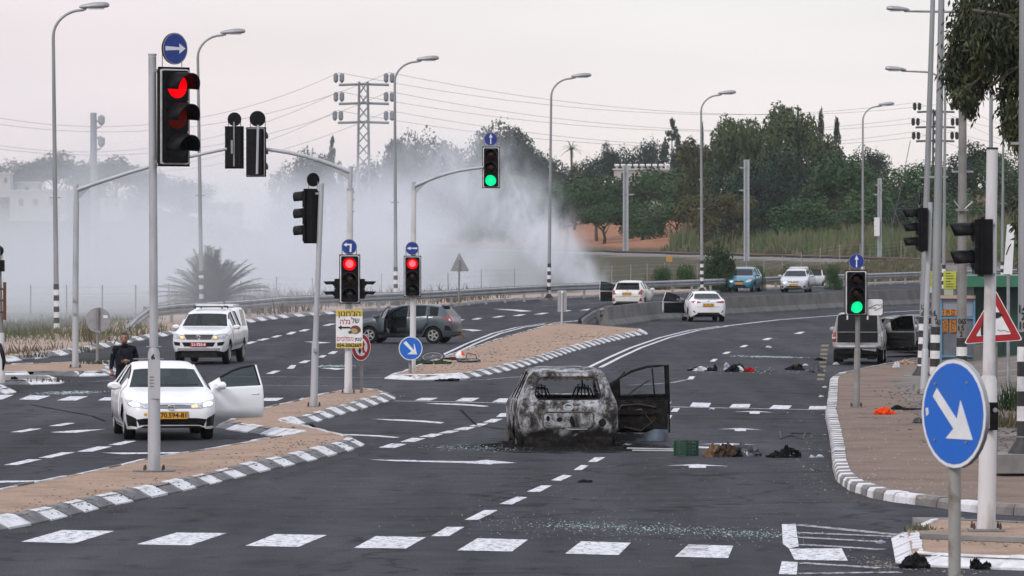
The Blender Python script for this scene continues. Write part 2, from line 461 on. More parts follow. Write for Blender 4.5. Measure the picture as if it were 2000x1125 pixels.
def sheet(name, poly, z, mat, parent=None):
    """flat sheet with the given outline (world xy)"""
    from mathutils.geometry import tessellate_polygon
    v = [Vector((p[0], p[1], z)) for p in poly]
    f = tessellate_polygon([v])
    ff = []
    for t in f:
        a, b, c_ = (v[i] for i in t)
        ff.append(tuple(t) if (b - a).cross(c_ - a).z > 0 else tuple(t)[::-1])
    return mesh_obj(name, v, ff, mat, parent)
road = sheet('road', [(-75, 5), (75, 5), (75, 470)] + [(p.x, p.y) for p in KW[::-1]] + [(-75, KW[0].y - 20)], 0.0, M['asphalt'])
tag(road, 'dark grey asphalt junction with worn white markings', kind='structure')

# ------------------------------------------------------------------ kerb stones
def stone_mesh(name, mat, steep=False):
    # 1 m long along x, outer foot on y=0, y>0 goes inward
    b = MB()
    prof = [(0, -.02), (.015, .10), (.05, .145), (.24, .15), (.24, -.02)] if steep else [(0, -.02), (.0, .025), (.24, .135), (.34, .145), (.34, -.02)]
    L = .49
    v = [(-L, y, z) for y, z in prof] + [(L, y, z) for y, z in prof]
    n_ = len(prof)
    f = [tuple(range(n_)), tuple(range(n_, 2 * n_))[::-1]] + [(i, n_ + i, n_ + (i + 1) % n_, (i + 1) % n_) for i in range(n_)]
    me = bpy.data.meshes.new(name); me.from_pydata(v, [], f); me.materials.append(mat); me.update()
    return me
STONE = {'w': stone_mesh('kerb_stone_white', M['kerb_white']), 'd': stone_mesh('kerb_stone_dark', M['kerb_dark']), 'g': stone_mesh('kerb_stone_bare', M['kerb_grey'])}
STONE.update({k.upper(): stone_mesh('upright_kerb_stone', STONE[k].materials[0], True) for k in 'wdg'})
def inside(poly, x, y):
    c_ = False; j = len(poly) - 1
    for i in range(len(poly)):
        if (poly[i][1] > y) != (poly[j][1] > y) and x < (poly[j][0] - poly[i][0]) * (y - poly[i][1]) / (poly[j][1] - poly[i][1]) + poly[i][0]: c_ = not c_
        j = i
    return c_
def resample(pts, step):
    pts = [Vector((p[0], p[1], 0)) for p in pts]
    d = [0]
    for a, b in zip(pts, pts[1:]): d.append(d[-1] + (b - a).length)
    n_ = max(1, round(d[-1] / step)); o = []
    for i in range(n_ + 1):
        s = d[-1] * i / n_
        k_ = max(0, min(len(d) - 2, int(np.searchsorted(d, s)) - 1))
        t = (s - d[k_]) / max(1e-9, d[k_ + 1] - d[k_]); o.append(pts[k_].lerp(pts[k_ + 1], t))
    return o
def kerb(parent, path, poly, pattern='wd', step=1.0, lift=0.0):
    P = resample(path, step)
    for i, (a, b) in enumerate(zip(P, P[1:])):
        mid = (a + b) / 2; t = (b - a).normalized(); nrm = Vector((-t.y, t.x, 0))
        if not inside(poly, mid.x + nrm.x * .2, mid.y + nrm.y * .2): t = -t
        s = bpy.data.objects.new('kerb_stone', STONE[pattern[i % len(pattern)]])
        s.location = mid + Vector((0, 0, lift + random.uniform(-.008, .006)))
        s.rotation_euler = (random.uniform(-.02, .02), random.uniform(-.008, .008), math.atan2(t.y, t.x) + random.uniform(-.01, .01))
        s.scale = ((b - a).length * random.uniform(.985, 1.0), random.uniform(.94, 1.0), random.uniform(.95, 1.05))
        link(s, parent)
def inset(poly, d):
    n_ = len(poly); area = sum(poly[i][0] * poly[(i + 1) % n_][1] - poly[(i + 1) % n_][0] * poly[i][1] for i in range(n_))
    sg = 1 if area > 0 else -1; o = []
    for i in range(n_):
        a, b, c_ = (Vector(poly[(i + k_) % n_][:2]) for k_ in (-1, 0, 1))
        t1 = (b - a).normalized(); t2 = (c_ - b).normalized()
        n1 = Vector((-t1.y, t1.x)) * sg; n2 = Vector((-t2.y, t2.x)) * sg
        m_ = (n1 + n2); m_ = m_.normalized() if m_.length > .2 else n1
        o.append(tuple(b + m_ * d))
    return o
def raised(name, px, mat, label, segs, h=.125):
    """a kerbed island or pavement: px outline, segs = [(i0, i1, pattern, stone length)] over its outline points"""
    W = [tuple(G(*p)[:2]) for p in px]
    o = sheet(name, inset(W, .2), h, mat)
    tag(o, label, kind='structure')
    for i0, i1, pat, st in segs:
        idx = list(range(i0, i1 + 1)); kerb(o, [W[i % len(W)] for i in idx], W, pat, st)
    return o, W
ISL = [(-220, 1090), (0, 1037), (66, 1025), (128, 1011), (220, 988), (273, 978), (350, 962), (448, 938), (535, 917), (595, 904), (683, 882), (713, 871), (708, 866), (691, 861), (624, 845), (584, 837),
       (575, 832), (619, 825), (655, 814), (695, 803), (722, 795), (768, 782), (776, 777), (754, 771), (741, 769), (655, 771), (605, 781), (544, 796), (506, 804), (455, 818), (419, 836),
       (500, 849), (566, 857), (514, 866), (462, 875), (380, 890), (252, 911), (185, 927), (105, 945), (0, 965), (-220, 1010)]
island, _ = raised('traffic_island', ISL, M['sand'], 'long sandy traffic island with black and white kerbs in front of the white sedan',
    [(0, 13, 'wd', 1.0), (13, 16, 'w', 1.0), (16, 23, 'wd', 1.0), (23, 30, 'wgw', 1.0), (30, 32, 'dww', .9), (32, 40, 'wwg', 1.0)])
ISC = [(751, 740), (785, 742), (820, 743), (870, 742), (907, 741), (958, 732), (1000, 723), (1060, 707), (1120, 687), (1180, 671), (1240, 657), (1266, 653), (1261, 648), (1200, 643), (1132, 638), (1078, 636), (1018, 652), (952, 671), (892, 691), (814, 716), (772, 733)]
island2, _ = raised('traffic_island', ISC, M['sand'], 'sandy traffic island with striped kerb where the bicycle lies', [(0, 4, 'w', .8), (4, 12, 'wd', 1.0), (12, 15, 'g', 1.0), (15, 20, 'wg', 1.0), (20, 21, 'w', .8)])
raised('traffic_island', [(-90, 737), (60, 735), (155, 736), (212, 735), (230, 730), (226, 722), (211, 712), (174, 714), (100, 716), (10, 720), (-90, 724)], M['sand'], 'sandy traffic island behind the man in dark uniform', [(0, 1, 'w', 1.2), (1, 2, 'd', 1.3), (2, 5, 'wwd', .6), (5, 9, 'wd', 1.0)])
raised('traffic_island', [(-90, 755), (60, 752), (120, 750), (127, 747), (112, 743), (60, 741), (-90, 742)], M['concrete'], 'narrow pale kerbed island at the left edge of the junction', [(0, 1, 'dd', 1.0), (1, 4, 'w', 1.0), (4, 6, 'w', 1.0)])
raised('traffic_island', [(-90, 774), (10, 771), (33, 767), (22, 761), (-90, 756)], M['concrete'], 'white kerbed island tip at the left edge', [(0, 1, 'wd', .8), (1, 4, 'w', .8)])
# far verge along the guardrail
vin = [(p.x, p.y) for p in KW]
vout = []
for i, p in enumerate(KW):
    t = (KW[min(i + 1, len(KW) - 1)] - KW[max(i - 1, 0)]).normalized(); nr = Vector((-t.y, t.x, 0)); wd = 7.5 if i < 6 else 5.5
    vout.append(((p + nr * wd).x, (p + nr * wd).y))
VP = vin + vout[::-1]
verge = sheet('verge', inset(VP, .2), .12, M['verge'])
tag(verge, 'sandy verge strip between the far lane and the steel guardrail', kind='structure')
kerb(verge, vin[:10], VP, 'dw', 1.9)
kerb(verge, vin[9:], VP, 'd', 3.0)
# right hand pavement
PAV = [(1790, 707), (1754, 714), (1681, 728), (1636, 738), (1620, 748), (1614, 799), (1611, 812), (1618, 847), (1623, 881), (1626, 916), (1633, 940), (1659, 959), (1702, 973), (1745, 981), (1827, 991), (1879, 1000), (2000, 1008), (2250, 1018), (2250, 700)]
pav, PW = raised('pavement', PAV, M['pavement'], 'worn brown pavement behind a white kerb on the right', [(0, 3, 'G', 1.2), (3, 9, 'WG', .5), (9, 13, 'WG', .55), (13, 17, 'WGG', .8)], h=.135)
for a_, b_ in [((1632, 776), (1790, 772)), ((1622, 812), (1800, 806)), ((1640, 752), (1770, 760))]:      # joints between pavement slabs
    A, B = G(*a_, .135), G(*b_, .135)
    mesh_obj('pavement_joint', [A + Vector((0, -.04, .004)), B + Vector((0, -.04, .004)), B + Vector((0, .04, .004)), A + Vector((0, .04, .004))], [(0, 1, 2, 3)], M['gravel'], pav)
# grey dirt bank behind the pavement
def bank():
    P = [(1800, 712), (1742, 742), (1772, 788), (1815, 830), (1870, 880), (1960, 905), (2260, 930)]
    W = [G(*p, .14) for p in P]
    rows = []
    for k_ in range(9):
        t = k_ / 8
        rows.append([Vector((p.x + t * (9 + .3 * i), p.y + t * (10 - 2 * i), .14 + (.45 * smooth(0, .7, t) + .1 * noise.noise(Vector((i * 1.7, k_ * .9, 0)))) * (1 if k_ else 0))) for i, p in enumerate(W)])
    v = [p for r_ in rows for p in r_]; n_ = len(W)
    f = [(j * n_ + i, j * n_ + i + 1, (j + 1) * n_ + i + 1, (j + 1) * n_ + i) for j in range(8) for i in range(n_ - 1)]
    return tag(mesh_obj('dirt_bank', v, f, M['gravel'], smooth=True), 'grey gravelly dirt beside the right pavement', kind='structure')
bank()
# near right island
isl_r, _ = raised('traffic_island', [(1741, 1054), (1762, 1043), (1784, 1034), (1830, 1031), (2250, 1050), (2250, 1124), (1802, 1107), (1750, 1103)], M['sand'], 'kerbed island in the near right corner under the signal pole', [(0, 2, 'w', .7), (2, 4, 'G', 1.0), (4, 6, 'w', 1.0), (5, 6, 'w', 1.0), (6, 8, 'w', .8)])
A, B = G(1800, 1052, .13), G(2150, 1066, .13)
mesh_obj('kerb_strip', [A, B, B + Vector((0, .3, 0)), A + Vector((0, .3, 0)), A + Vector((0, 0, .06)), B + Vector((0, 0, .06)), B + Vector((0, .3, .06)), A + Vector((0, .3, .06))], [(0, 1, 5, 4), (4, 5, 6, 7), (1, 2, 6, 5), (2, 3, 7, 6), (3, 0, 4, 7)], M['concrete_dark'], isl_r)

# ------------------------------------------------------------------ painted markings
def mark(name, px, mat='mark', z=.004):
    W = [G(*p, z) for p in px]
    return sheet(name, [(p.x, p.y) for p in W], z, M[mat], road)
def line(name, px, width, mat='mark_thin', z=.004, off=0.0):
    W = [G(*p, z) for p in px]; L_ = []; R_ = []
    for i, p in enumerate(W):
        t = (W[min(i + 1, len(W) - 1)] - W[max(i - 1, 0)]).normalized(); nr = Vector((-t.y, t.x, 0))
        L_.append(p + nr * (width / 2 + off)); R_.append(p - nr * (width / 2 - off))
    n_ = len(W)
    return mesh_obj(name, R_ + L_, [(i, i + 1, n_ + i + 1, n_ + i) for i in range(n_ - 1)], M[mat], road)
for q in [[(41, 1058), (122, 1035), (223, 1037), (145, 1061)], [(266, 1063), (345, 1040), (443, 1041), (371, 1065)], [(479, 1066), (537, 1043), (638, 1045), (583, 1068)],
          [(691, 1070), (734, 1047), (832, 1049), (793, 1071)], [(893, 1075), (933, 1051), (1031, 1054), (1000, 1077)], [(1104, 1081), (1135, 1057), (1232, 1060), (1208, 1084)],
          [(1318, 1087), (1345, 1063), (1432, 1066), (1422, 1090)],
          [(809, 782), (823, 777), (856, 777), (841, 782)], [(889, 783), (904, 777), (937, 777), (922, 784)], [(961, 785), (976, 778), (1006, 778), (997, 786)],
          [(1270, 792), (1279, 785), (1312, 785), (1305, 793)], [(1347, 794), (1353, 786), (1389, 787), (1384, 795)], [(1424, 796), (1431, 789), (1466, 789), (1463, 796)],
          [(1502, 798), (1511, 791), (1547, 792), (1540, 799)], [(1579, 799), (1582, 793), (1616, 793), (1615, 799)],
          [(37, 780), (58, 772), (99, 773), (73, 781)], [(111, 782), (136, 774), (172, 774), (149, 782)], [(191, 782), (204, 776), (240, 776), (230, 782)], [(-35, 780), (-5, 771), (27, 771), (5, 780)],
          [(506, 783), (519, 777), (555, 777), (540, 783)], [(578, 782), (590, 777), (610, 777), (605, 782)]]:
    mark('crosswalk_bar', q)
for q in [[(842, 1047), (873, 1029), (907, 1029), (877, 1047)], [(908, 1015), (946, 996), (973, 996), (934, 1015)], [(976, 984), (1009, 970), (1030, 971), (1000, 985)], [(1029, 960), (1057, 948), (1078, 948), (1054, 961)],
          [(1076, 938), (1100, 927), (1117, 929), (1095, 939)], [(1120, 918), (1135, 908), (1150, 909), (1136, 918)], [(1148, 902), (1162, 893), (1182, 893), (1166, 902)], [(1208, 872), (1222, 866), (1236, 867), (1224, 872)],
          [(1296, 818), (1302, 811), (1313, 811), (1309, 818)], [(1310, 804), (1316, 797), (1328, 797), (1323, 804)], [(1342, 741), (1347, 735), (1358, 735), (1353, 741)],
          [(739, 874), (765, 866), (795, 867), (770, 875)], [(781, 863), (805, 855), (832, 856), (810, 863)], [(818, 853), (842, 847), (867, 847), (846, 854)], [(855, 846), (875, 841), (899, 841), (880, 846)],
          [(884, 839), (906, 834), (930, 834), (911, 840)], [(916, 832), (934, 827), (954, 827), (938, 833)], [(943, 825), (960, 818), (982, 818), (966, 825)], [(969, 814), (978, 807), (996, 806), (989, 814)],
          [(1386, 706), (1393, 701), (1402, 701), (1396, 706)], [(1410, 691), (1418, 687), (1428, 687), (1421, 691)], [(1444, 678), (1452, 674), (1462, 674), (1455, 678)], [(1488, 664), (1498, 660), (1509, 660), (1500, 664)], [(1550, 652), (1562, 648), (1573, 648), (1563, 652)],
          [(7, 908), (55, 897), (82, 897), (34, 908)], [(75, 894), (122, 883), (147, 883), (100, 894)], [(150, 882), (190, 872), (219, 872), (180, 882)], [(211, 869), (245, 861), (267, 861), (236, 869)],
          [(473, 672), (490, 667), (503, 667), (487, 672)], [(500, 665), (515, 661), (528, 661), (513, 665)], [(528, 659), (541, 655), (552, 655), (539, 659)], [(519, 730), (535, 724), (548, 724), (534, 730)],
          [(558, 653), (568, 648), (580, 648), (570, 653)], [(582, 647), (594, 643), (606, 643), (596, 647)], [(629, 636), (645, 632), (657, 632), (642, 636)], [(560, 720), (568, 713), (579, 713), (573, 720)], [(582, 709), (594, 704), (607, 704), (597, 709)],
          [(620, 698), (628, 694), (638, 694), (632, 698)], [(640, 691), (649, 686), (660, 686), (653, 691)], [(886, 627), (898, 624), (908, 624), (898, 627)], [(920, 624), (932, 621), (943, 621), (933, 624)], [(960, 620), (975, 617), (987, 617), (973, 620)],
          [(1000, 617), (1015, 614), (1028, 614), (1015, 617)], [(1042, 614), (1060, 611), (1073, 611), (1057, 614)], [(1087, 609), (1104, 606), (1117, 606), (1102, 609)], [(1132, 606), (1150, 603), (1165, 603), (1148, 606)],
          [(20, 844), (60, 837), (82, 837), (44, 844)], [(95, 832), (128, 826), (148, 826), (118, 832)]]:
    mark('lane_dash', q)
def up_arrow(xl, xc, xr, yt, yh, yb, sw):
    mark('arrow_marking', [(xl, yh), (xc, yt), (xr, yh + 1.2), (xc + sw, yh + .4), (xc + sw, yb), (xc - sw, yb), (xc - sw, yh)])
up_arrow(1300, 1362, 1425, 906.4, 909.3, 913.6, 17)
up_arrow(1360, 1419, 1478, 865.5, 867.5, 871.2, 13)
up_arrow(1402, 1446, 1490, 836, 838.2, 841.8, 11)
up_arrow(1432, 1474, 1512, 802.5, 804.3, 808, 10)
mark('arrow_marking', [(720, 897.5), (815, 898.5), (812, 899.4), (925, 900.6), (950, 898), (1010, 904), (965, 905.3), (958, 907), (900, 904), (800, 901.4), (770, 900.5)])
mark('arrow_marking', [(728, 818), (790, 819.5), (830, 821.5), (868, 825), (860, 827), (815, 823.5), (760, 820.8)])
mark('arrow_marking', [(640, 847), (700, 848.5), (745, 850.5), (782, 854), (770, 855), (720, 851.6), (660, 849)])
mark('arrow_marking', [(830, 787.4), (890, 788), (925, 790), (956, 793), (945, 794.3), (905, 791.5), (850, 789.2)])
mark('arrow_marking', [(199, 884), (290, 883.6), (395, 882.4), (385, 885), (300, 886), (240, 887)])
mark('arrow_marking', [(-10, 939), (60, 938.4), (116, 937), (100, 939.6), (40, 941.5), (-10, 943)])
mark('arrow_marking', [(98, 844), (150, 840), (206, 838), (180, 841), (150, 845), (120, 845)])
mark('arrow_marking', [(593, 667), (620, 667.4), (647, 669), (620, 671), (612, 669.2)])
mark('arrow_marking', [(625, 719), (650, 718.4), (675, 720), (655, 722.4), (645, 720.6)])
mark('arrow_marking', [(896, 643), (920, 643.2), (943, 645), (922, 647), (915, 645)])
mark('arrow_marking', [(961, 603), (1000, 604.4), (1020, 605.4), (1040, 607.6), (1018, 608.6), (1000, 606.4)])
line('lane_line', [(440, 735), (600, 736.5), (752, 738)], .13)
line('lane_line', [(770, 783), (880, 784.5), (1000, 787.5)], .16, 'mark')
line('lane_line', [(1290, 794), (1450, 797.5), (1616, 800.5)], .16, 'mark')
line('lane_line', [(889, 743.5), (950, 741), (1022, 735)], .13)
line('lane_line', [(1230, 752), (1275, 750), (1312, 747.5), (1342, 741)], .13)
line('lane_line', [(560, 622.5 + 2), (640, 625), (660, 626)], .12)
DL = [(1161, 717.5), (1200, 698), (1242, 679), (1299, 659), (1356, 645), (1413, 637)]
line('lane_line', DL, .13, 'mark', off=.17); line('lane_line', DL, .13, 'mark', off=-.17)
line('lane_line', [(1413, 637), (1521, 624.5), (1640, 615.5), (1720, 610.5), (1800, 606), (1900, 602)], .2, 'mark')
DL = [(874, 693), (920, 671), (970, 651), (1015, 639.5), (1075, 631), (1144, 625)]
line('lane_line', DL, .12, 'mark', off=.15); line('lane_line', DL, .12, 'mark', off=-.15)
line('lane_line', [(1060, 600 - 3), (1150, 592.5), (1300, 583)], .12)
line('lane_line', [(1640, 603), (1800, 598)], .12)
line('lane_line', [(490, 752), (560, 752.8), (640, 753)], .10)
line('lane_line', [(120, 744), (180, 745), (230, 742)], .12)
for q in [[(1527, 1024), (1554, 1023), (1560, 1067), (1541, 1071), (1529, 1062)], [(1541, 1071.5), (1644, 1071), (1656, 1095), (1552, 1093)], [(1527, 1096), (1558, 1098), (1556, 1122), (1521, 1121)]]:
    mark('hatch_marking', q)
for q in [[(1556, 1024.5), (1759, 1045)], [(1561, 1040), (1752, 1048)], [(1561, 1049), (1724, 1058)], [(1563, 1063), (1724, 1073)], [(1560, 1099), (1720, 1109)], [(1560, 1120), (1759, 1117)]]:
    line('hatch_line', q, .22)
for i in range(9):
    y_ = 672 + i * 8.2; x_ = 1611 - i * 1.1
    mark('yellow_bar', [(x_ - 7, y_ + 5), (x_ - 6, y_ + 1), (x_ + 8, y_ + 1), (x_ + 7, y_ + 5)], 'mark_yellow')

def stain_mat(name, col, scale=1.6, lo=.42, hi=.62, stretch=None):
    m = bpy.data.materials.new(name); m.use_nodes = True; n = m.node_tree.nodes; l = m.node_tree.links; b = n['Principled BSDF']; b.inputs['Base Color'].default_value = (*col, 1); b.inputs['Roughness'].default_value = .9; b.inputs['Specular IOR Level'].default_value = .05
    g = n.new('ShaderNodeNewGeometry'); z = n.new('ShaderNodeTexNoise'); z.inputs['Scale'].default_value = scale; z.inputs['Detail'].default_value = 9; z.inputs['Roughness'].default_value = .7; l.new(g.outputs['Position'], z.inputs['Vector'])
    mr_ = n.new('ShaderNodeMapRange'); mr_.inputs[1].default_value = lo; mr_.inputs[2].default_value = hi; l.new(z.outputs[0], mr_.inputs[0]); l.new(mr_.outputs[0], b.inputs['Alpha']); return m
M['skid'] = stain_mat('tyre_rubber_marks', (.010, .010, .011), 2.2, .50, 1.15); M['pale_wear'] = stain_mat('pale_worn_asphalt', (.115, .11, .115), 1.1, .46, 1.0); M['tar'] = stain_mat('tar_seam', (.008, .008, .009), 3.0, .30, .45)
_z = [.0052]
def road_strip(name, px, width, mat):
    _z[0] += .00025; line(name, px, width, mat, z=_z[0])
for px, w_ in [([(560, 1122), (640, 1080), (735, 1045), (840, 1005)], .22), ([(640, 1126), (715, 1086), (800, 1052), (905, 1008)], .22), ([(715, 1050), (745, 1062), (775, 1076)], .10), ([(900, 1124), (985, 1050), (1060, 990), (1160, 915)], .26), ([(1010, 1126), (1090, 1052), (1160, 990), (1240, 925)], .26),
               ([(330, 1000), (560, 930), (740, 878), (900, 838)], .22), ([(1180, 1010), (1330, 900), (1440, 820), (1520, 765)], .3), ([(1290, 1016), (1420, 905), (1520, 822), (1585, 768)], .3), ([(1090, 770), (1180, 738), (1300, 690), (1420, 650)], .25), ([(40, 900), (180, 868), (330, 840)], .25), ([(560, 700), (700, 668), (860, 640), (1000, 620)], .3), ([(930, 872), (985, 850), (1010, 830)], .35)]:
    road_strip('tyre_mark', px, w_, 'skid')
for px, w_ in [([(480, 1118), (600, 1098), (720, 1086)], .5), ([(1300, 1120), (1420, 985), (1505, 900)], .5), ([(700, 1000), (830, 935), (930, 885)], .6), ([(1240, 930), (1330, 870), (1400, 815)], .5), ([(1150, 860), (1260, 800), (1350, 760)], .6), ([(1480, 1010), (1550, 930), (1580, 850)], .5), ([(1300, 745), (1400, 735), (1520, 750)], .5)]:
    road_strip('worn_patch', px, w_, 'pale_wear')
for px in [[(1195, 800), (1240, 760), (1268, 742)], [(900, 800), (930, 830), (985, 838)], [(60, 790), (180, 812), (205, 822)], [(1370, 770), (1480, 762), (1600, 772)]]:
    road_strip('tar_seam', px, .05, 'tar')
# ================================================================== STREET LAMPS
def hit(px, py):
    r = ray(px, py); Y = 40.0
    for _ in range(4000):
        t = Y / r.y; z = CAMZ + r.z * t
        if z <= ground_z(r.x * t, Y): return Vector((r.x * t, Y, ground_z(r.x * t, Y)))
        Y += .5
    return at(px, py, 800)
def gz(p): return ground_z(p.x, p.y) if p.y - edge_Y(p.x) > 6 else .12
LENS_OFF = pmat('lamp_bowl', (.45, .46, .47), None, rough=.3)
def street_lamp(bx, by, topy, topx, label, side=1, rad=.11, band0=None, bandpx=None, zb=.12, digits=None, group='street lamps along the road', arm=2.0, block=True):
    b = G(bx, by, zb); s = FPX / b.y
    e_ = empty('street_lamp', b, 0, label, 'street lamp', group)
    H = (by - topy) / s; lean = (topx - bx) / s
    def P(h, dx=0): return Vector((lean * h / H + dx, 0, h))
    hs = np.linspace(0, H - 1.15, 9); pts = [P(h) for h in hs]; rr = [rad * (1 - .45 * h / H) for h in hs]
    for a in np.linspace(12, 90, 8):
        pts.append(P(H - 1.15 + 1.05 * math.sin(R(a)), side * 1.15 * (1 - math.cos(R(a))))); rr.append(rad * .5)
    pts.append(P(H - .05, side * (arm - .75))); rr.append(rad * .42)
    pm = M['lamp_pole'] if block else M['pole_dark']
    MB().tube(pts, rr, 10).build('pole', pm, e_, 50)
    hb = MB(); hx = side * (arm - .4); c_ = P(H + .02, hx)
    prof = [(-.62, .06, .05), (-.50, .11, .10), (-.1, .17, .16), (.28, .18, .165), (.48, .14, .13), (.55, .04, .06)]
    v = []
    for x, wy, hz in prof:
        for k_ in range(10):
            q = 2 * PI * k_ / 10; v.append(c_ + Vector((side * x, wy * math.cos(q), hz * math.sin(q) * (1 if math.sin(q) > 0 else .6) + .03 + .06 * x)))
    f = [(i * 10 + k_, i * 10 + (k_ + 1) % 10, (i + 1) * 10 + (k_ + 1) % 10, (i + 1) * 10 + k_) for i in range(5) for k_ in range(10)] + [tuple(range(10))[::-1], tuple(range(50, 60))]
    hb.add(v, f); h_ = hb.build('lamp_head', M['greymetal'], e_, 60)
    MB().box(c_ + Vector((side * .05, 0, -.065)), (.6, .22, .04)).build('bowl', LENS_OFF, h_)
    bh = bandpx / s if bandpx else .22
    h0 = (by - band0) / s if band0 else .25 + 8 * bh
    nb = int((h0 - .12) / bh); cm = ('blackpaint', 'whitepaint')
    for i in range(nb):
        z1 = h0 - i * bh; z0 = z1 - bh; r1 = rad * (1 - .45 * z1 / H) + .006
        MB().tube([P(z0), P(z1)], [r1 + .002, r1], 14).build('band', M[cm[i % 2]], e_, 50)
    if block:
        MB().lathe([(rad * 2.6, 0), (rad * 2.4, .05), (rad * 1.2, .22), (rad * 1.1, .27)], 14).build('base_flare', M['blackpaint'], e_, 50)
        MB().box((0, 0, -.12), (.95, .95, .28)).build('concrete_block', M['concrete_dark'], e_)
    for txt, ty, sz, dx in digits or []:
        h = (by - ty) / s; r1 = rad * (1 - .45 * h / H) + .008
        text_obj('number', txt, sz / s, face_at(P(h, dx / s) + Vector((0, -r1, 0))), M['ink'], e_, .004, wid=r1 * (1.5 if len(txt) == 3 else 1.15 if len(txt) == 2 else .6), bend=r1)
    MB().box(P(H * .42) + Vector((0, -.02, 0)), (rad * 4, .03, .04)).build('clamp', M['greymetal'], e_)
    return e_
street_lamp(111, 655, 15, 104, 'street lamp at the far left with a striped foot on a concrete block', zb=-.1, arm=2.05)
street_lamp(394, 612, 65, 386, 'street lamp whose striped foot stands against the bushy palm', arm=2.1)
street_lamp(773, 597, 117, 771, 'street lamp in thick smoke behind the red signal and grey hatchback', arm=2.15)
street_lamp(1072, 583, 150, 1077, 'street lamp at the edge of the smoke right of the hanging green signal', arm=2.15)
street_lamp(1371, 570, 183, 1369, 'street lamp with striped foot left of the round green bush', arm=2.1)
street_lamp(1685, 556, 205, 1685, 'street lamp rising behind the green signal with pointing hand sign', arm=2.15)
street_lamp(1843, 588, 137, 1846, 'street lamp with its arm reaching left beside the tall poles', side=-1, arm=3.2)
street_lamp(1799, 735, -190, 1827, 'leaning slim striped lamp post numbered 17 beside the white signal pole', band0=619, bandpx=13.2, rad=.10, digits=[('17', 600, 12, 0), ('2', 607, 11, 0), ('06', 614, 10, 0)], zb=.13)
street_lamp(1825, 762, -230, 1842, 'thick striped lamp post numbered 16 left of the blue timetable stand', band0=638, bandpx=15.6, rad=.115, digits=[('16', 612, 16, -5), ('2', 620, 14, 0), ('065', 630, 13, 3)], zb=.13)
street_lamp(1878, 795, -300, 1881, 'dark striped lamp post with two small bracket arms before the green shelter', band0=660, bandpx=17.5, rad=.11, digits=[('065', 628, 15, 0), ('15', 641, 14, -2), ('2', 653, 14, -2)], zb=.3, block=False)
street_lamp(1999, 888, -560, 1999, 'striped lamp post at the right edge numbered 14 on a grey block', band0=648, bandpx=29, rad=.10, digits=[('14', 604, 22, -3), ('2', 618, 20, -2), ('10', 636, 20, -2)], zb=.45)
street_lamp(1934, 600, 20, 1936, 'plain lamp post partly hidden by the white signal pole and leaves', side=-1, rad=.14, arm=5.2)
street_lamp(1957, 575, 150, 1960, 'thin pale lamp post right of the white signal pole', side=1, rad=.1, arm=2.0)
_s = FPX / G(1878, 795, .3).y
_br = empty('bracket_pair', at(1879, 410, G(1878, 795, .3).y - .13), 0, 'pair of small metal arms in a V clamped to the dark lamp post', 'bracket')
MB().tube([(-.02, 0, 0), (-.17, 0, .19)], .018, 6).build('arm', M['greymetal'], _br); MB().tube([(.04, 0, 0), (.22, 0, .17)], .018, 6).build('arm', M['greymetal'], _br)
MB().box((0, .0, 0), (.26, .05, .05)).build('clamp', M['pole_dark'], _br)

# ================================================================== TRAFFIC SIGNALS
M['lens_red'] = pmat('red_lens_lit', (.9, .0, .003), None, emit=.9, rough=.4, spec=.1)
M['lens_red_core'] = pmat('red_lens_core', (1.0, .16, .19), None, emit=1.0, rough=.3)
M['lens_green'] = pmat('green_lens_lit', (.0, .90, .30), None, emit=1.1, rough=.3)
M['lens_red_off'] = pmat('red_lens_unlit', (.03, .004, .004), None, rough=.25)
M['lens_amber_dim'] = pmat('amber_lens_dim', (.09, .004, .002), None, rough=.3, emit=.30, spec=.2)
M['lens_amber_off'] = pmat('amber_lens_unlit', (.03, .010, .004), None, rough=.25)
M['lens_green_off'] = pmat('green_lens_unlit', (.004, .012, .014), None, rough=.25)
ARROWS = {
 'up': [(-.10, -.82), (.10, -.82), (.06, .25), (.28, .25), (0, .86), (-.28, .25), (-.06, .25)],
 'right': [(-.85, -.14), (-.85, .16), (.35, .10), (.35, .36), (.88, .02), (.35, -.34), (.35, -.08)],
 'left': [(.85, -.14), (.85, .16), (-.25, .08), (-.25, .30), (-.88, 0), (-.25, -.28), (-.25, -.06)],
 'turn': [(.30, -.75), (.02, -.72), (.10, .20), (-.35, .20), (-.35, -.02), (-.82, .30), (-.35, .62), (-.35, .44), (.38, .42)],
 'keep': [(-.66, .48), (-.42, .68), (.30, -.16), (.30, .42), (.34, .42), (.58, -.54), (-.30, -.52), (.08, -.24)],
}
def disc(parent, c, r, yaw, kind, Mdisc, Mrim, back='black', name='arrow_disc', arrow_mat='whitesign', t=.03):
    F = Matrix.Translation(c) @ Matrix.Rotation(yaw, 4, 'Z') @ FACE
    n_ = 28
    ring = [(r * math.cos(2 * PI * i / n_), r * math.sin(2 * PI * i / n_)) for i in range(n_)]
    d = MB().prism(ring, F @ Matrix.Translation((0, 0, .0)), t).build(name, M[back], parent, 40)
    MB().prism([(x * .985, y * .985) for x, y in ring], F @ Matrix.Translation((0, 0, -.003)), .004).build('rim', M[Mrim], d)
    MB().prism([(x * .92, y * .92) for x, y in ring], F @ Matrix.Translation((0, 0, -.006)), .004).build('face', M[Mdisc], d)
    if kind:
        MB().prism([(x * r * .92, y * r * .92) for x, y in ARROWS[kind]], F @ Matrix.Translation((0, 0, -.009)), .004).build('arrow', M[arrow_mat], d)
    return d
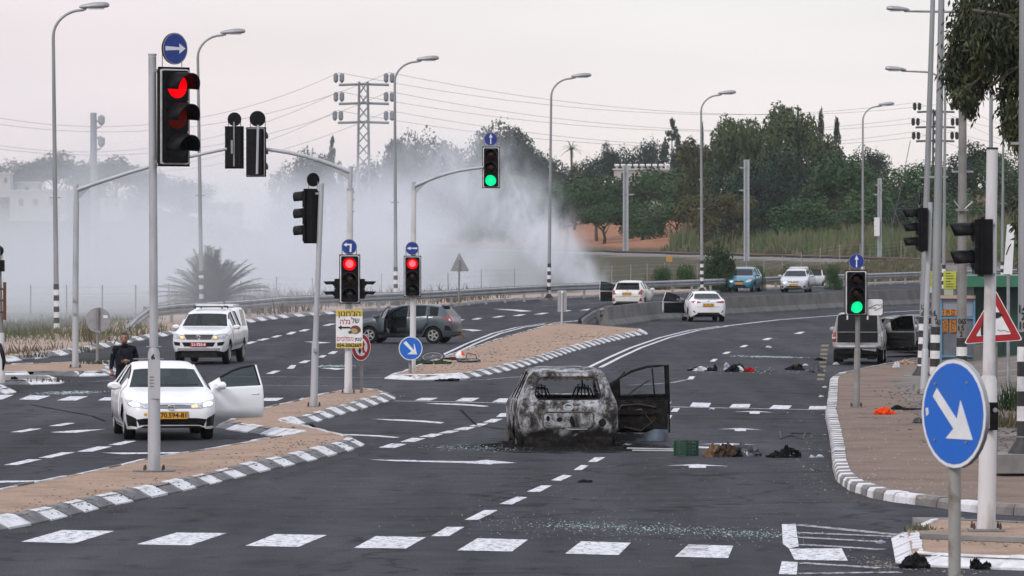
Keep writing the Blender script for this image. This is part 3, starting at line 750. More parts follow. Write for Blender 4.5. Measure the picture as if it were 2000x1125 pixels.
def head(parent, c, W_, H_, yaw, lit=None, n=3, amber='lens_amber_off', border='whitepaint', plate=True, vis=1.0, core=True):
    """one signal head; c: centre in the signal's own space; face towards -Y turned by yaw"""
    F = Matrix.Translation(c) @ Matrix.Rotation(yaw, 4, 'Z')
    hw = W_ * (.74 if plate else 1.0); hb = MB().box((0, .06, 0), (hw, .2, H_ * .93), F)
    if plate: hb.box((0, .02, 0), (W_, .03, H_), F)
    for i in range(n): hb.box((0, -.05, (i - (n - 1) / 2) * H_ * .93 / n), (hw * .99, .04, H_ * .92 / n * .97), F)
    hd = hb.build('signal_head', M['black'], parent)
    if plate:
        fb = MB(); q = W_ * .055
        for sy in (.001, .036):
            for sx in (-1, 1): fb.box((sx * W_ * .435, sy, 0), (q, .008, H_ * .945), F)
            for sz in (-1, 1): fb.box((0, sy, sz * H_ * .468), (W_ * .82, .007, q), F)
        fb.build('border', M[border], hd)
    r = min(hw * .43, H_ * .93 / n * .43)
    for i in range(n):
        z = ((n - 1) / 2 - i) * H_ * .93 / n
        if n == 3: ml = [('lens_red' if lit == 'red' else 'lens_red_off'), amber, ('lens_green' if lit == 'green' else 'lens_green_off')][i]
        else: ml = ['lens_red_off', 'lens_green_off'][i % 2]
        L_ = F @ Matrix.Translation((0, -.07, z)) @ FACE
        v = [L_ @ Vector((0, 0, -.05))]; f = []
        for j, (rr, d) in enumerate([(.5, -.04), (.85, -.02), (1.0, .0)]):
            for k_ in range(20): v.append(L_ @ Vector((r * rr * math.cos(k_ * PI / 10), r * rr * math.sin(k_ * PI / 10), d)))
        for k_ in range(20):
            f.append((0, 1 + k_, 1 + (k_ + 1) % 20))
            for j in range(2): f.append((1 + j * 20 + k_, 1 + (j + 1) * 20 + k_, 1 + (j + 1) * 20 + (k_ + 1) % 20, 1 + j * 20 + (k_ + 1) % 20))
        mesh_obj('lens', v, f, M[ml], hd, True)
        if ml == 'lens_red' and core: MB().lathe([(r * .12, -.052), (r * .55, -.044), (r * .62, -.036)], 18, L_ @ Matrix.Translation((0, 0, -.004))).build('lens_glow', M['lens_red_core'], hd, True)
        R1 = r * 1.12; ln = r * 1.75 * vis; v = []; m_ = 15
        for d, kk in ((0, 1.0), (.5, 1.0), (1, .98)):
            for k_ in range(m_ + 1):
                a = R(-12 + 204 * k_ / m_); dd = d * ln * (.80 + .20 * max(-.6, math.sin(a)) if d else 1)
                v.append(F @ Vector((R1 * kk * math.cos(a), -.07 - dd, z + R1 * kk * math.sin(a) - d * r * .10)))
        f = [(i_ * (m_ + 1) + k_, i_ * (m_ + 1) + k_ + 1, (i_ + 1) * (m_ + 1) + k_ + 1, (i_ + 1) * (m_ + 1) + k_) for i_ in range(2) for k_ in range(m_)]
        vo = mesh_obj('visor', v, f, M['black'], hd, True)
        sm = vo.modifiers.new('thick', 'SOLIDIFY'); sm.thickness = .012
    return hd
class Sig:
    def __init__(s, bx, by, label, zb=.12, group=None, name='traffic_signal', cat='traffic light'):
        s.b = G(bx, by, zb); s.Y = s.b.y; s.k = s.Y / FPX
        s.e = empty(name, s.b, 0, label, cat, group)
    def p(s, px, py, dy=0): return at(px, py, s.Y + dy) - s.b
    def pole(s, pts, mat='pole', n=14, name='pole', dy=0):
        return MB().tube([s.p(x, y, dy) for x, y, r in pts], [r * s.k for x, y, r in pts], n).build(name, M[mat], s.e, 50)
    def foot(s, px, py, r, mat='pole'):
        c_ = s.p(px, py); R_ = r * s.k * 1.9; f_ = MB().box(c_ + Vector((0, 0, .012)), (R_ * 2, R_ * 2, .025)).build('base_plate', M['pole_dark'], s.e); b_ = MB()
        for sx in (-1, 1):
            for sy in (-1, 1): b_.lathe([(.018, 0), (.018, .05), (.010, .05), (.010, .08)], 6, Matrix.Translation(c_ + Vector((sx * R_ * .75, sy * R_ * .75, .025))))
        b_.build('bolts', M['rust'], f_)['kind'] = 'stuff'
    def arm(s, a, b, r0, r1, gus=None):
        A, B = s.p(*a), s.p(*b); pts = [A.lerp(B, t) + Vector((0, 0, .10 * math.sin(PI * t))) for t in np.linspace(0, 1, 7)]
        MB().tube(pts, list(np.linspace(r0, r1, 7) * s.k), 10).build('arm', M['pole'], s.e, 50)
        if gus:
            g = [s.p(*q) for q in gus]
            v = [q + Vector((0, d, 0)) for d in (-.012, .012) for q in g]
            mesh_obj('gusset', v, [(0, 1, 2), (5, 4, 3), (0, 3, 4, 1), (1, 4, 5, 2), (2, 5, 3, 0)], M['pole'], s.e)
    def head(s, px, py, wpx, hpx, yaw, dy=0, **kw): return head(s.e, s.p(px, py, dy), wpx * s.k, hpx * s.k, R(yaw), **kw)
    def disc(s, px, py, rpx, yaw, kind, dy=0, stems=None, face='darkblue'):
        d = disc(s.e, s.p(px, py, dy), rpx * s.k, R(yaw), kind, face, 'greymetal')
        for x0, y0, x1, y1 in stems or []:
            MB().tube([s.p(x0, y0, dy + .03), s.p(x1, y1, dy + .03)], 1.0 * s.k, 6).build('disc_stay', M['greymetal'], s.e)
        return d
    def clamp(s, px, py, w, h=3, dy=0, dx=0): MB().box(s.p(px, py, dy), (w * s.k, .1, h * s.k)).build('clamp', M['greymetal'], s.e)

# near left pole with the big red signal
t = Sig(301, 921, 'large red signal with blue right arrow disc on the nearest pole by the white sedan')
t.pole([(301, 921, 12.6), (301, 812, 12.2), (300.5, 690, 11.8), (300.5, 680, 9)], name='pole_sleeve')
t.pole([(300.5, 682, 8.6), (299, 400, 8.2), (297.5, 110, 7.8)])
t.pole([(297.5, 109, 8.6), (297.5, 105, 8.6)], name='pole_cap')
t.head(341, 228, 76, 194, 42, dy=-.05, lit='red', amber='lens_amber_dim', vis=1.1, core=False)
t.disc(342, 95, 31, 42, 'right', dy=-.06, stems=[(317, 131, 317, 92), (355, 131, 355, 118)])
t.pole([(322, 96, 24), (324, 96, 24)], 'black', name='disc_backshell') if False else None
for y in (138, 316): t.clamp(309, y, 12, 7)
MB().lathe([(.34, -.03), (.34, .02)], 20).build('base_collar', M['concrete'], t.e)
text_obj('number', '6', 15 * t.k, face_at(t.p(302, 698) + Vector((-.02, -11.9 * t.k - .004, 0))), M['ink'], t.e, .006)
_pn = MB().box(t.p(302, 740) + Vector((.02, -11.4 * t.k, 0)), (.15, .04, .62)).build('access_panel', M['pole'], t.e)
for i in range(4): MB().box(t.p(297, 736 + i * 6) + Vector((0, -12.9 * t.k, 0)), (.07, .03, .015)).build('vent', M['pole_dark'], t.e)
t.foot(301, 921, 12.6); t.clamp(300, 677, 30, 1.5); t.clamp(290, 701, 60, 1.2)
# left gantry
t = Sig(147, 719, 'signal gantry at the left whose thin arm holds a black signal seen from behind')
t.pole([(147, 720, 6.4), (147.5, 560, 6.0), (149, 392, 5.6)]); t.pole([(149, 392, 4.2), (149.5, 360, 4.0)], name='pole_top')
t.arm((150, 371), (452, 289), 4.2, 3.0, [(151, 392), (151, 372), (178, 364)])
t.head(458, 288, 37, 83, 176, border='black'); t.disc(458, 233, 13.5, 180, None, stems=[(446, 247, 446, 236), (470, 247, 470, 236)], face='black')
t.pole([(457, 325, 1.6), (457, 238, 1.6)], 'greymetal', 6, 'hanger', dy=-.2); t.clamp(453, 287, 4, 26, dy=-.2)
t.foot(147, 719, 6.4)
for y in (587, 613): t.clamp(147, y, 9, 5, dy=-.06)
# pole with the left turn red signal, poster and arm
t3 = t = Sig(681, 769, 'signal pole with red left turn signal, side heads and a grey framed arm head')
t.pole([(680, 770, 7.8), (681, 660, 7.2), (683, 500, 6.6), (684, 369, 6.4)], 'pole_white'); t.pole([(684, 369, 4.4), (685, 325, 4.2)], name='pole_top')
t.pole([(684, 372, 7.2), (684, 368, 7.2)], name='collar')
t.arm((684, 336), (506, 290), 4.8, 3.6, [(681, 352), (681, 336), (655, 335)])
t.head(501, 297, 42, 97, 158, border='greymetal', dy=-.05); t.disc(503, 232, 15.5, 180, None, stems=[(489, 250, 489, 236), (518, 250, 518, 236)], face='black')
t.pole([(502, 340, 2.6), (504, 244, 2.6)], 'pole', 6, 'hanger', dy=-.26)
t.head(683, 545, 41, 96, 0, dy=-.22, lit='red'); t.disc(682, 482, 15, 0, 'turn', dy=-.22, stems=[(668, 497, 668, 484), (696, 497, 696, 484)])
for sx, px in ((-90, 659), (90, 707)):
    t.head(px, 564, 11, 42, sx, dy=-.1, n=2, plate=False, vis=2.6)
t.foot(680, 769, 7.8)
for y in (375, 390, 413): t.clamp(690, y, 6, 2)
# leaning pole with a head facing away
t = Sig(613, 795, 'leaning signal pole with a black three lamp head turned away to the left')
t.pole([(613, 795, 7.6), (616, 668, 7.0)], name='pole_sleeve'); t.pole([(616, 669, 5.6), (628, 358, 5.2)])
t.head(605, 422, 45, 107, -122, dy=.05, border='black', vis=1.1); t.disc(611, 351, 13.5, -150, None, dy=.05, stems=[(603, 369, 603, 352), (620, 369, 620, 354)], face='black')
t.foot(613, 795, 7.6); t.clamp(616, 684, 8, 7, dy=-.1); t.clamp(618, 378, 10, 4)
# island pole with red left arrow signal and hanging green signal
t5 = t = Sig(806, 726, 'pole on the sandy island with red left arrow signal and hanging green signal')
t.pole([(806, 728, 6.2), (807, 560, 5.8), (808, 372, 5.2)], 'pole_white'); t.pole([(808, 373, 4.2), (808, 355, 4.0)], name='pole_top')
t.arm((808, 364), (944, 327), 3.8, 2.8, [(810, 380), (810, 364), (834, 357)])
t.head(805.5, 540, 34, 81, 0, dy=-.18, lit='red'); t.disc(805, 485, 13, 0, 'left', dy=-.18, stems=[(793, 499, 793, 487), (817, 499, 817, 487)])
t.head(959, 327, 34.5, 81, -3, lit='green'); t.disc(958.5, 271.5, 13.2, 0, 'up', stems=[(947, 287, 947, 276), (970, 287, 970, 276)])
# right pavement pole with green signal
t = Sig(1673, 796, 'green signal with up arrow disc and pointing hand plate on the right pavement', .135)
t.pole([(1672.5, 797, 6.6), (1674.5, 684, 6.2), (1675, 681, 5.2)], 'pole_dark', name='pole_sleeve'); t.pole([(1675, 682, 4.8), (1676, 500, 4.4)], 'pole_dark')
t.head(1672, 572, 44, 88, 3, dy=-.16, lit='green'); t.disc(1673, 510.5, 15.2, 0, 'up', dy=-.16, stems=[(1660, 528, 1660, 514), (1686, 528, 1686, 514)])
t.foot(1672.5, 796, 6.6); F = face_at(t.p(1709, 600, -.1), R(-8))
hs_ = MB().prism([(x * t.k, y * t.k) for x, y in [(-16, -17), (13, -17), (16, -14), (16, 15), (13, 17), (-16, 17)]], F, .02).build('hand_plate', M['ink'], t.e)
MB().prism([(x * t.k * .93, y * t.k * .93) for x, y in [(-16, -17), (13, -17), (16, -14), (16, 15), (13, 17), (-16, 17)]], F @ Matrix.Translation((0, 0, -.004)), .004).build('plate_face', M['whitesign'], hs_)
hp = [(-12, -1), (-4, 2), (3, 5), (9, 4), (13, 6), (14, 0), (9, -3), (4, -4), (0, -7), (-1, -4), (2, -1), (-3, -1.5), (-12, -2.2), (-12, -1)]
MB().tube([F @ Vector((x * t.k, y * t.k, -.008)) for x, y in hp], .55 * t.k, 5).build('hand_outline', M['ink'], hs_)
# slim white pole with side-on head
t = Sig(1804, 771, 'side-on black three lamp signal on the slim white pole at the right kerb', .14)
t.pole([(1804, 772, 7.2), (1807, 684, 6.6), (1807, 681, 5.6)], name='pole_sleeve'); t.pole([(1807, 682, 5.2), (1817, 395, 4.6)])
t.head(1797, 448, 45, 90, -88, dy=-.1, border='black', vis=1.3); t.disc(1793, 386, 13.5, -80, None, dy=-.1, stems=[(1795, 405, 1794, 388)], face='black')
t.foot(1804, 771, 7.2)
for y in (408, 490): t.clamp(1808, y, 14, 4)
# thick white pole, near right
t = Sig(1927, 1036, 'thick white signal pole with a black two lamp head at the near right corner', .13)
t.pole([(1926, 1037, 18), (1929, 900, 17.4), (1930.5, 742, 17), (1931, 733, 12)], 'pole_white', 20, 'pole_sleeve')
t.pole([(1931, 737, 12), (1934, 560, 11.6), (1938, 292, 11)], 'pole_white', 20); t.pole([(1938, 292, 11.6), (1938, 288, 11.6)], 'blackpaint', 16, 'pole_cap')
t.head(1912, 482, 60, 116, -88, dy=-.06, n=2, plate=True, border='black', vis=1.35)
t.foot(1926, 1036, 18)
for y in (440, 536): t.clamp(1926, y, 34, 5, dy=-.08)
# pedestrian push button box on that pole
bx = empty('push_button', t.b + t.p(1937, 813, -.16), R(20), 'black and yellow pedestrian push button box on the thick white pole', 'push button')
MB().box((0, 0, 0), (.13, .1, .35)).build('case', M['black'], bx); MB().box((-.075, -.02, 0), (.02, .11, .30)).build('yellow_side', pmat('pale_yellow_plastic', (.55, .46, .25), None), bx)
MB().lathe([(.03, 0), (.03, .02)], 14, face_at((.02, -.05, .08)) @ Matrix.Translation((0, 0, -.02))).build('button', M['greymetal'], bx)
# left edge pole
t = Sig(2, 748, 'white signal pole cut by the left edge with a small black head', .13)
t.pole([(5, 748, 5.6), (3, 650, 5.4)], 'pole_white', name='pole_sleeve'); t.pole([(3, 652, 3.6), (-2, 480, 3.4)], 'pole_dark')
t.head(-8, 519, 34, 24, 180, n=2, plate=False); t.disc(-3, 490, 10.5, 180, None, stems=[(4, 508, 4, 492)], face='black')
M['brown'] = pmat('orange_brown_board', (.20, .07, .03), (.15, .05, .02), 6, .7)
wb = empty('wooden_sign', t.b + t.p(4, 588, -.15), R(55), 'orange brown wooden sign frame fixed to the pole at the left edge', 'sign')
MB().box((.1, 0, 0), (.08, .04, .95)).build('upright', M['brown'], wb); 
for z in (-.28, .02, .3): MB().box((-.12, 0, z), (.36, .05, .05)).build('rail', M['brown'], wb)
_b = t.b + t.p(4, 696, -.14)
cl = MB().tube([_b + Vector((-.06, 0, .32)), _b + Vector((.0, -.02, .12)), _b + Vector((.05, -.02, -.1)), _b + Vector((.02, 0, -.35))], [.04, .06, .05, .02], 7).build('black_cloth', M['darktrim'], None, True)
tag(cl, 'black cloth strip tied round the pole at the left edge', 'cloth')

# ================================================================== SIGNS
def sign_post(px0, py0, px1, py1, r, mat='pole_dark', zb=.12, label='', cat='road sign', name='road_sign', group=None, extra=None):
    s = Sig(px0, py0, label, zb, group, name, cat)
    s.pole([(px0, py0 + 1, r), (px1, py1, r)], mat, 12, 'post'); return s
# small keep-right disc on the island
s = sign_post(801, 730, 802, 668, 3.0, label='small round blue keep right sign on the sandy island', name='keep_right_sign')
disc(s.e, s.p(802, 680.5, -.15), 23.5 * s.k, 0, 'keep', 'blue', 'whitesign', 'greymetal', 'sign_plate')
# the near keep-right sign (its foot is below the picture)
b0 = at(1866, 915, 37.2); b0.z = 0
ks = empty('keep_right_sign', b0, 0, 'large blue keep right sign on a stained post in the near right corner', 'road sign')
M['stained'] = pmat('stained_post', (.30, .29, .27), (.13, .10, .07), 3.5, .7, .2, bump=.2, contrast=(.5, .62))
MB().tube([(0, 0.06, -.2), (.0, .06, 2.75)], .046, 16).build('post', M['stained'], ks, 50)
kc = at(1863, 808, 37.2 - .04) - b0
kd = disc(ks, kc, .40, R(-59), None, 'blue', 'whitesign', 'greymetal', 'sign_plate')
F = Matrix.Translation(kc) @ Matrix.Rotation(R(-59), 4, 'Z') @ FACE
KA = [(-.62, .30), (-.50, .45), (.12, -.10), (.23, .25), (.60, -.455), (-.22, -.455), (.02, -.27)]
MB().prism([(x * .4, y * .4) for x, y in KA], F @ Matrix.Translation((0, 0, -.010)), .005).build('arrow', M['whitesign'], kd)
for x, y in [(-.55, .53), (.43, .57), (-.57, -.50), (.40, -.51)]:
    MB().lathe([(.011, 0), (.011, .008)], 10, F @ Matrix.Translation((x * .4, y * .4, -.013))).build('bolt', M['pole_dark'], kd)
MB().prism([(-.34, .03), (-.31, .035), (-.30, -.01), (-.33, -.03)], F @ Matrix.Translation((0, 0, -.010)), .004).build('sticker', M['whitepaint'], kd)
# red warning triangle behind the thick pole
s = Sig(1944, 900, 'red bordered white warning triangle partly hidden by the thick white pole', .4, None, 'warning_sign', 'road sign')
s.pole([(1945, 902, 3.4), (1945, 640, 3.4)], 'pole_dark', 12, 'post')
def tri(px, shr, dy, mat, nm, par, r=3):
    c_ = [sum(p[i] for p in px) / 3 for i in (0, 1)]
    pp = [(c_[0] + (x - c_[0]) * shr, c_[1] + (y - c_[1]) * shr) for x, y in px]; o = []
    for i in range(3):
        a, b, d = (Vector(pp[(i + k_) % 3]) for k_ in (-1, 0, 1))
        o += [b + (a - b).normalized() * r, b + ((a - b).normalized() + (d - b).normalized()) * r * .35, b + (d - b).normalized() * r]
    P0 = [s.p(q[0], q[1], dy) for q in o]; P1 = [s.p(q[0], q[1], dy + .012) for q in o]; n_ = len(o)
    return mesh_obj(nm, P0 + P1, [tuple(range(n_))[::-1], tuple(range(n_, 2 * n_))] + [(i, (i + 1) % n_, n_ + (i + 1) % n_, n_ + i) for i in range(n_)], M[mat], par)
T_ = [(1944.5, 566), (1882, 672), (1998, 665)]
pl = tri(T_, 1.0, -.10, 'whitesign', 'sign_plate', s.e, 5); tri(T_, .955, -.105, 'red', 'red_border', pl, 5); tri(T_, .60, -.110, 'whitesign', 'white_face', pl, 3)
cp = [(1919, 655), (1918, 643), (1922, 628), (1930, 619), (1944, 616)]
MB().tube([s.p(x, y, -.118) for x, y in cp], 2.8 * s.k, 4).build('black_arrow', M['ink'], pl)
mesh_obj('arrow_head', [s.p(x, y, -.121) for x, y in [(1943, 610), (1953, 610), (1958.5, 615.5), (1951, 620.5), (1943, 622)]], [(4, 3, 2, 1, 0)], M['ink'], pl)
MB().tube([s.p(x, y, -.115) for x, y in [(1948, 644), (1955, 646), (1962, 645), (1969, 648), (1976, 646)]], .5 * s.k, 4).build('scribble', M['pole_dark'], pl)
# grey backs of signs
s = sign_post(190, 708, 191, 602, 3.0, label='back of a round sign with a white sticker on a thin post', zb=.1, name='round_sign')
rb = disc(s.e, s.p(192, 625, .06), 24.5 * s.k, 0, None, 'greymetal', 'greymetal', 'greymetal', 'sign_plate')
MB().box(s.p(206, 618.5, .045), (9 * s.k, .004, 6 * s.k), None).build('sticker', M['whitesign'], rb); s.clamp(191, 648, 9, 4, dy=-.02)
s = sign_post(896, 598, 897, 508, 1.8, label='grey back of a triangular sign on a post in the smoke', name='triangle_sign')
tri([(897, 493), (879, 530), (917, 530)], 1.0, .06, 'greymetal', 'sign_plate', s.e, 2)
s = sign_post(1097, 637, 1098, 572, 2.0, 'pole', label='small grey rectangular sign board at the far tip of the sandy island', name='sign_board', cat='sign')
bb = MB().box(s.p(1098, 588, .05), (18 * s.k, .02, 42 * s.k)).build('sign_plate', pmat('pale_sign_back', (.33, .34, .35), (.28, .29, .3), 3, .5, .3), s.e)
MB().box(s.p(1098, 570, -.02), (5 * s.k, .03, 4 * s.k)).build('label_tag', M['whitepaint'], bb)
s = sign_post(706, 768, 706, 660, 3.2, label='round red ringed prohibition sign half hidden behind the poster', name='prohibition_sign')
pd = disc(s.e, s.p(705, 678, -.08), 27.5 * s.k, R(48), None, 'red', 'whitesign', 'black', 'sign_plate')
Fp = Matrix.Translation(s.p(705, 678, -.08)) @ Matrix.Rotation(R(48), 4, 'Z') @ FACE; q = 27.5 * s.k
MB().prism([(.63 * q * math.cos(a * PI / 12), .63 * q * math.sin(a * PI / 12)) for a in range(24)], Fp @ Matrix.Translation((0, 0, -.010)), .005).build('white_face', M['whitesign'], pd)
MB().prism([(x * q, y * q) for x, y in [(-.26, .45), (-.06, .45), (-.06, -.20), (.04, -.20), (-.16, -.52), (-.36, -.20), (-.26, -.20)]], Fp @ Matrix.Translation((0, 0, -.014)), .005).build('black_arrow', M['ink'], pd)
MB().prism([(x * q, y * q) for x, y in [(.14, -.4), (.30, -.4), (.30, .12), (.40, .12), (.22, .44), (.04, .12), (.14, .12)]], Fp @ Matrix.Translation((0, 0, -.014)), .005).build('red_arrow', M['red'], pd)
MB().prism([(x * q, y * q) for x, y in [(-.50, .42), (-.42, .50), (.50, -.42), (.42, -.50)]], Fp @ Matrix.Translation((0, 0, -.018)), .005).build('red_slash', M['red'], pd)
# poster on the signal pole
po = empty('poster', t3.b + t3.p(682, 642, -.17), R(-2), 'white and yellow food poster in Hebrew with phone number tied to the signal pole', 'poster')
k = t3.k; F0 = FACE
pb = MB().box((0, 0.01, 0), (52 * k, .012, 75 * k)).build('board', M['whitesign'], po)
M['py'] = pmat('poster_yellow', (.62, .46, .10), (.55, .40, .09), 8, .6); M['pr'] = pmat('poster_red', (.40, .012, .03), None, rough=.6)
for z, h in ((30.5, 13), (-33, 10)): mesh_obj('yellow_strip', [Vector((x * 26 * k, .002, (z + y * h / 2) * k)) for x, y in ((-1, -1), (1, -1), (1, 1), (-1, 1))], [(0, 1, 2, 3)], M['py'], pb)
def heb(s_): return s_[::-1]
def pt(txt, x, z, size, wid, mat, bold=.002):
    text_obj('lettering', txt, size * k, Matrix.Translation((x * k, -.001, z * k)) @ FACE, M[mat], pb, bold, wid * k)
pt(heb("הג'חנון"), 0, 29, 15, 44, 'ink'); pt(heb('של'), 12, 15.5, 15, 16, 'ink'); pt(heb('גלה'), -8, 13, 14, 20, 'pr'); pt(heb('מפלסים'), -8, -20, 13, 32, 'pr', 0.0); pt(heb('קיבוץ'), 17.5, -20.5, 9, 14, 'ink', .003)
pt('054-3062669', 0, -32.5, 10, 48, 'ink', .005)
AR = [(-22, 2.2), (-15, 7), (-15, 4), (2, 4), (2, .4), (-15, .4), (-15, -2.6)]
mesh_obj('black_arrow', [Vector((x * k, -.001, y * k)) for x, y in AR], [tuple(range(7))], M['ink'], pb)
fm = [pmat('poster_bread_brown', (.16, .05, .02), (.09, .025, .015), 60, .6), pmat('poster_bread_cream', (.45, .33, .2), (.3, .18, .09), 60, .6), pmat('poster_leaf_green', (.03, .09, .02), None)]
for c_, (a, b_), mm, yy in [((12, -2), (10.5, 8.5), fm[0], -.001), ((9, -4.5), (7.5, 5.5), fm[1], -.002), ((2, -7), (4, 3), fm[2], -.003)]:
    mesh_obj('food_picture', [Vector(((c_[0] + a * math.cos(i * PI / 8) * (1 + .12 * math.sin(3 * i))) * k, yy, (c_[1] + b_ * math.sin(i * PI / 8)) * k)) for i in range(16)], [tuple(range(16))], mm, pb)
for z in (37, -37): MB().box((0, .04, z * k * .9), (16 * k, .07, 1.2 * k)).build('tie', M['greymetal'], po)

# ================================================================== GUARDRAIL, BARRIER, FENCE
GR = [(246, 643), (290, 634), (340, 630), (400, 626), (500, 618), (560, 611), (700, 605), (830, 599), (960, 589.5), (1100, 581), (1300, 572.5), (1420, 567), (1520, 562), (1640, 557), (1796, 550.5), (1900, 547), (2020, 543)]
gp = resample([G(*p, .12) for p in GR], 5.0)
gr = empty('guardrail', (gp[0].x, gp[0].y, .12), 0, 'long galvanised steel guardrail curving along the far verge', 'guardrail')
g0 = Vector((gp[0].x, gp[0].y, .12))
WB = [(.02, 0), (.02, .05), (-.06, .10), (-.06, .15), (.01, .20), (.01, .24), (-.06, .29), (-.06, .34), (.02, .39), (.02, .43)]
def frame_at(P, i):
    t_ = (P[min(i + 1, len(P) - 1)] - P[max(i - 1, 0)]).normalized(); n_ = Vector((-t_.y, t_.x, 0))
    return t_, n_
for i in range(len(gp) - 1):
    v = []
    for j in (i, i + 1):
        tt, nn = frame_at(gp, j); fall = .80 * (0 if j == 0 else min(1, .45 * j)); 
        for o_, z_ in WB: v.append(Vector((gp[j].x, gp[j].y, .12)) - g0 + nn * (o_ + (.004 if i % 2 else 0)) + Vector((0, 0, fall - .43 + z_ + (.0 if fall > .5 else .12))))
    n_ = len(WB); o = mesh_obj('beam', v, [(a, a + 1, n_ + a + 1, n_ + a) for a in range(n_ - 1)], M['rail_steel'], gr)
    sm = o.modifiers.new('thick', 'SOLIDIFY'); sm.thickness = .02
    if i > 1:
        tt, nn = frame_at(gp, i); q = Vector((gp[i].x, gp[i].y, .12)) - g0
        MB().box(q + nn * .14 + Vector((0, 0, .25)), (.14, .16, 1.0)).build('post', M['rail_steel'], gr)
# concrete median
CB = [(1197, 638), (1271, 628), (1339, 621), (1416, 615), (1527, 609), (1640, 602), (1790, 595), (1960, 589)]
cp_ = resample([G(*p) for p in CB], 6.2)
cb = empty('concrete_barrier', cp_[0], 0, 'curving concrete median barrier with white painted joints behind the white sedan', 'barrier')
PR = [(0, 0), (.0, .08), (.17, .30), (.22, .84), (.38, .84), (.43, .30), (.60, .08), (.60, 0)]
for i in range(len(cp_) - 1):
    v = []
    for j, sh in ((i, .012), (i + 1, -.012)):
        tt, nn = frame_at(cp_, j)
        for o_, z_ in PR: v.append(cp_[j] - cp_[0] + tt * sh + nn * o_ + Vector((0, 0, z_ - .01)))
    n_ = len(PR); mesh_obj('barrier_segment', v, [(a, n_ + a, n_ + (a + 1) % n_, (a + 1) % n_) for a in range(n_)] + [tuple(range(n_)), tuple(range(n_, 2 * n_))[::-1]], M['concrete'], cb)
for px, py in ((1270, 628), (1612, 603.7)):
    p = G(px, py); tt, nn = frame_at([G(px - 10, py + 1.2 if px < 1400 else py + .65), p, G(px + 10, py - 1.2 if px < 1400 else py - .65)], 1); v = []
    for sx in (-.14, .14):
        for o_, z_ in PR[:5]: v.append(p - cp_[0] + tt * sx - nn * .006 + nn * o_ + Vector((0, 0, z_ + .0)))
    mesh_obj('white_stripe', v, [(a, 5 + a, 5 + a + 1, a + 1) for a in range(4)], M['whitepaint'], cb)
er = empty('barrier_end_rail', G(1132, 640), 0, 'twisted steel rails sloping down to the sand at the median barrier end', 'barrier')
e0 = G(1132, 640)
for k_, (a, b_, c_, mm) in enumerate([((1136, 640), (1163, 632), (1200, 633), 'rail_steel'), ((1129, 638), (1152, 630), (1196, 628), 'blackpaint')]):  # outer steel rail takes the black colour: its shade is painted in
    A, B, D = G(*a), G(*b_), G(*c_); pts = []
    for t_ in np.linspace(0, 1, 8): pts.append((A.lerp(B, t_ / .5) if t_ < .5 else B.lerp(D, (t_ - .5) / .5), t_))
    v = []
    for p, t_ in pts:
        for o_, z_ in WB: v.append(p - e0 + Vector((0, o_ * 1.4, z_ * .9 + .42 * min(1, t_ * 1.15) - .02)))
    n_ = len(WB); o = mesh_obj('beam', v, [(j * n_ + a_, j * n_ + a_ + 1, (j + 1) * n_ + a_ + 1, (j + 1) * n_ + a_) for j in range(7) for a_ in range(n_ - 1)], M[mm], er)
    o.modifiers.new('thick', 'SOLIDIFY').thickness = .02
for px, py in ((1168, 634), (1188, 632)): MB().box(G(px, py) - e0 + Vector((0, .2, .3)), (.16, .16, .7)).build('post', M['concrete'], er)
# wire fence behind the guardrail
FX = [60, 130, 200, 265, 330, 400, 470, 540, 610, 680, 745, 810, 875, 940, 1005, 1065, 1125, 1195, 1232, 1264, 1298, 1331, 1362, 1392, 1424, 1458, 1492, 1528, 1565, 1602, 1640, 1680, 1720, 1760, 1800, 1840]
fy = lambda x: np.interp(x, [p[0] for p in GR], [p[1] for p in GR]) - (16 if x > 900 else 12)
fpts = []
for x in FX:
    p = G(x, fy(x)); p.z = ground_z(p.x, p.y); fpts.append(p)
fe = empty('wire_fence', fpts[0], 0, 'low wire fence with thin grey posts behind the guardrail', 'fence')
for p in fpts: MB().tube([p - fpts[0] + Vector((0, 0, -.2)), p - fpts[0] + Vector((0, 0, 1.75))], .035, 6).build('post', M['greymetal'], fe)
for h in (.3, .65, 1.0, 1.35, 1.65):
    MB().tube([p - fpts[0] + Vector((0, 0, h)) for p in fpts], .005, 3, False).build('wire', M['greymetal'], fe)

# ================================================================== RAILWAY
tk = empty('railway_track', (track_x(560), 560, 1.2), 0, 'rusty railway track on its gravel bank in front of the wood', 'railway')
o0 = Vector((track_x(560), 560, 1.2))
TY = list(np.arange(380, 1250, 12.0))
for off in (-.75, .75):
    MB().tube([Vector((track_x(y) + off, y, ground_z(track_x(y), y) + .42)) - o0 for y in TY], .07, 4).build('rail', M['rust'], tk)
M['sleeper'] = pmat('dark_sleeper', (.05, .035, .03), (.03, .025, .02), 3, .9)
v = []; f = []
for y in np.arange(385, 1000, 1.6):
    z = ground_z(track_x(y), y) + .2; n_ = len(v); 
    for dx in (-1.3, 1.3):
        for dy in (-.14, .14):
            for dz in (0, .16): v.append(Vector((track_x(y) + dx, y + dy, z + dz)) - o0)
    f += [tuple(n_ + i for i in q) for q in [(0, 1, 3, 2), (4, 6, 7, 5), (0, 4, 5, 1), (2, 3, 7, 6), (1, 5, 7, 3)]]
so = mesh_obj('sleepers', v, f, M['sleeper'], tk); so['kind'] = 'stuff'
v = []; prof = [(-3.4, -.6), (-1.7, .22), (1.7, .22), (3.4, -.4)]
for y in TY:
    for dx, dz in prof: v.append(Vector((track_x(y) + dx, y, ground_z(track_x(y), y) + dz)) - o0)
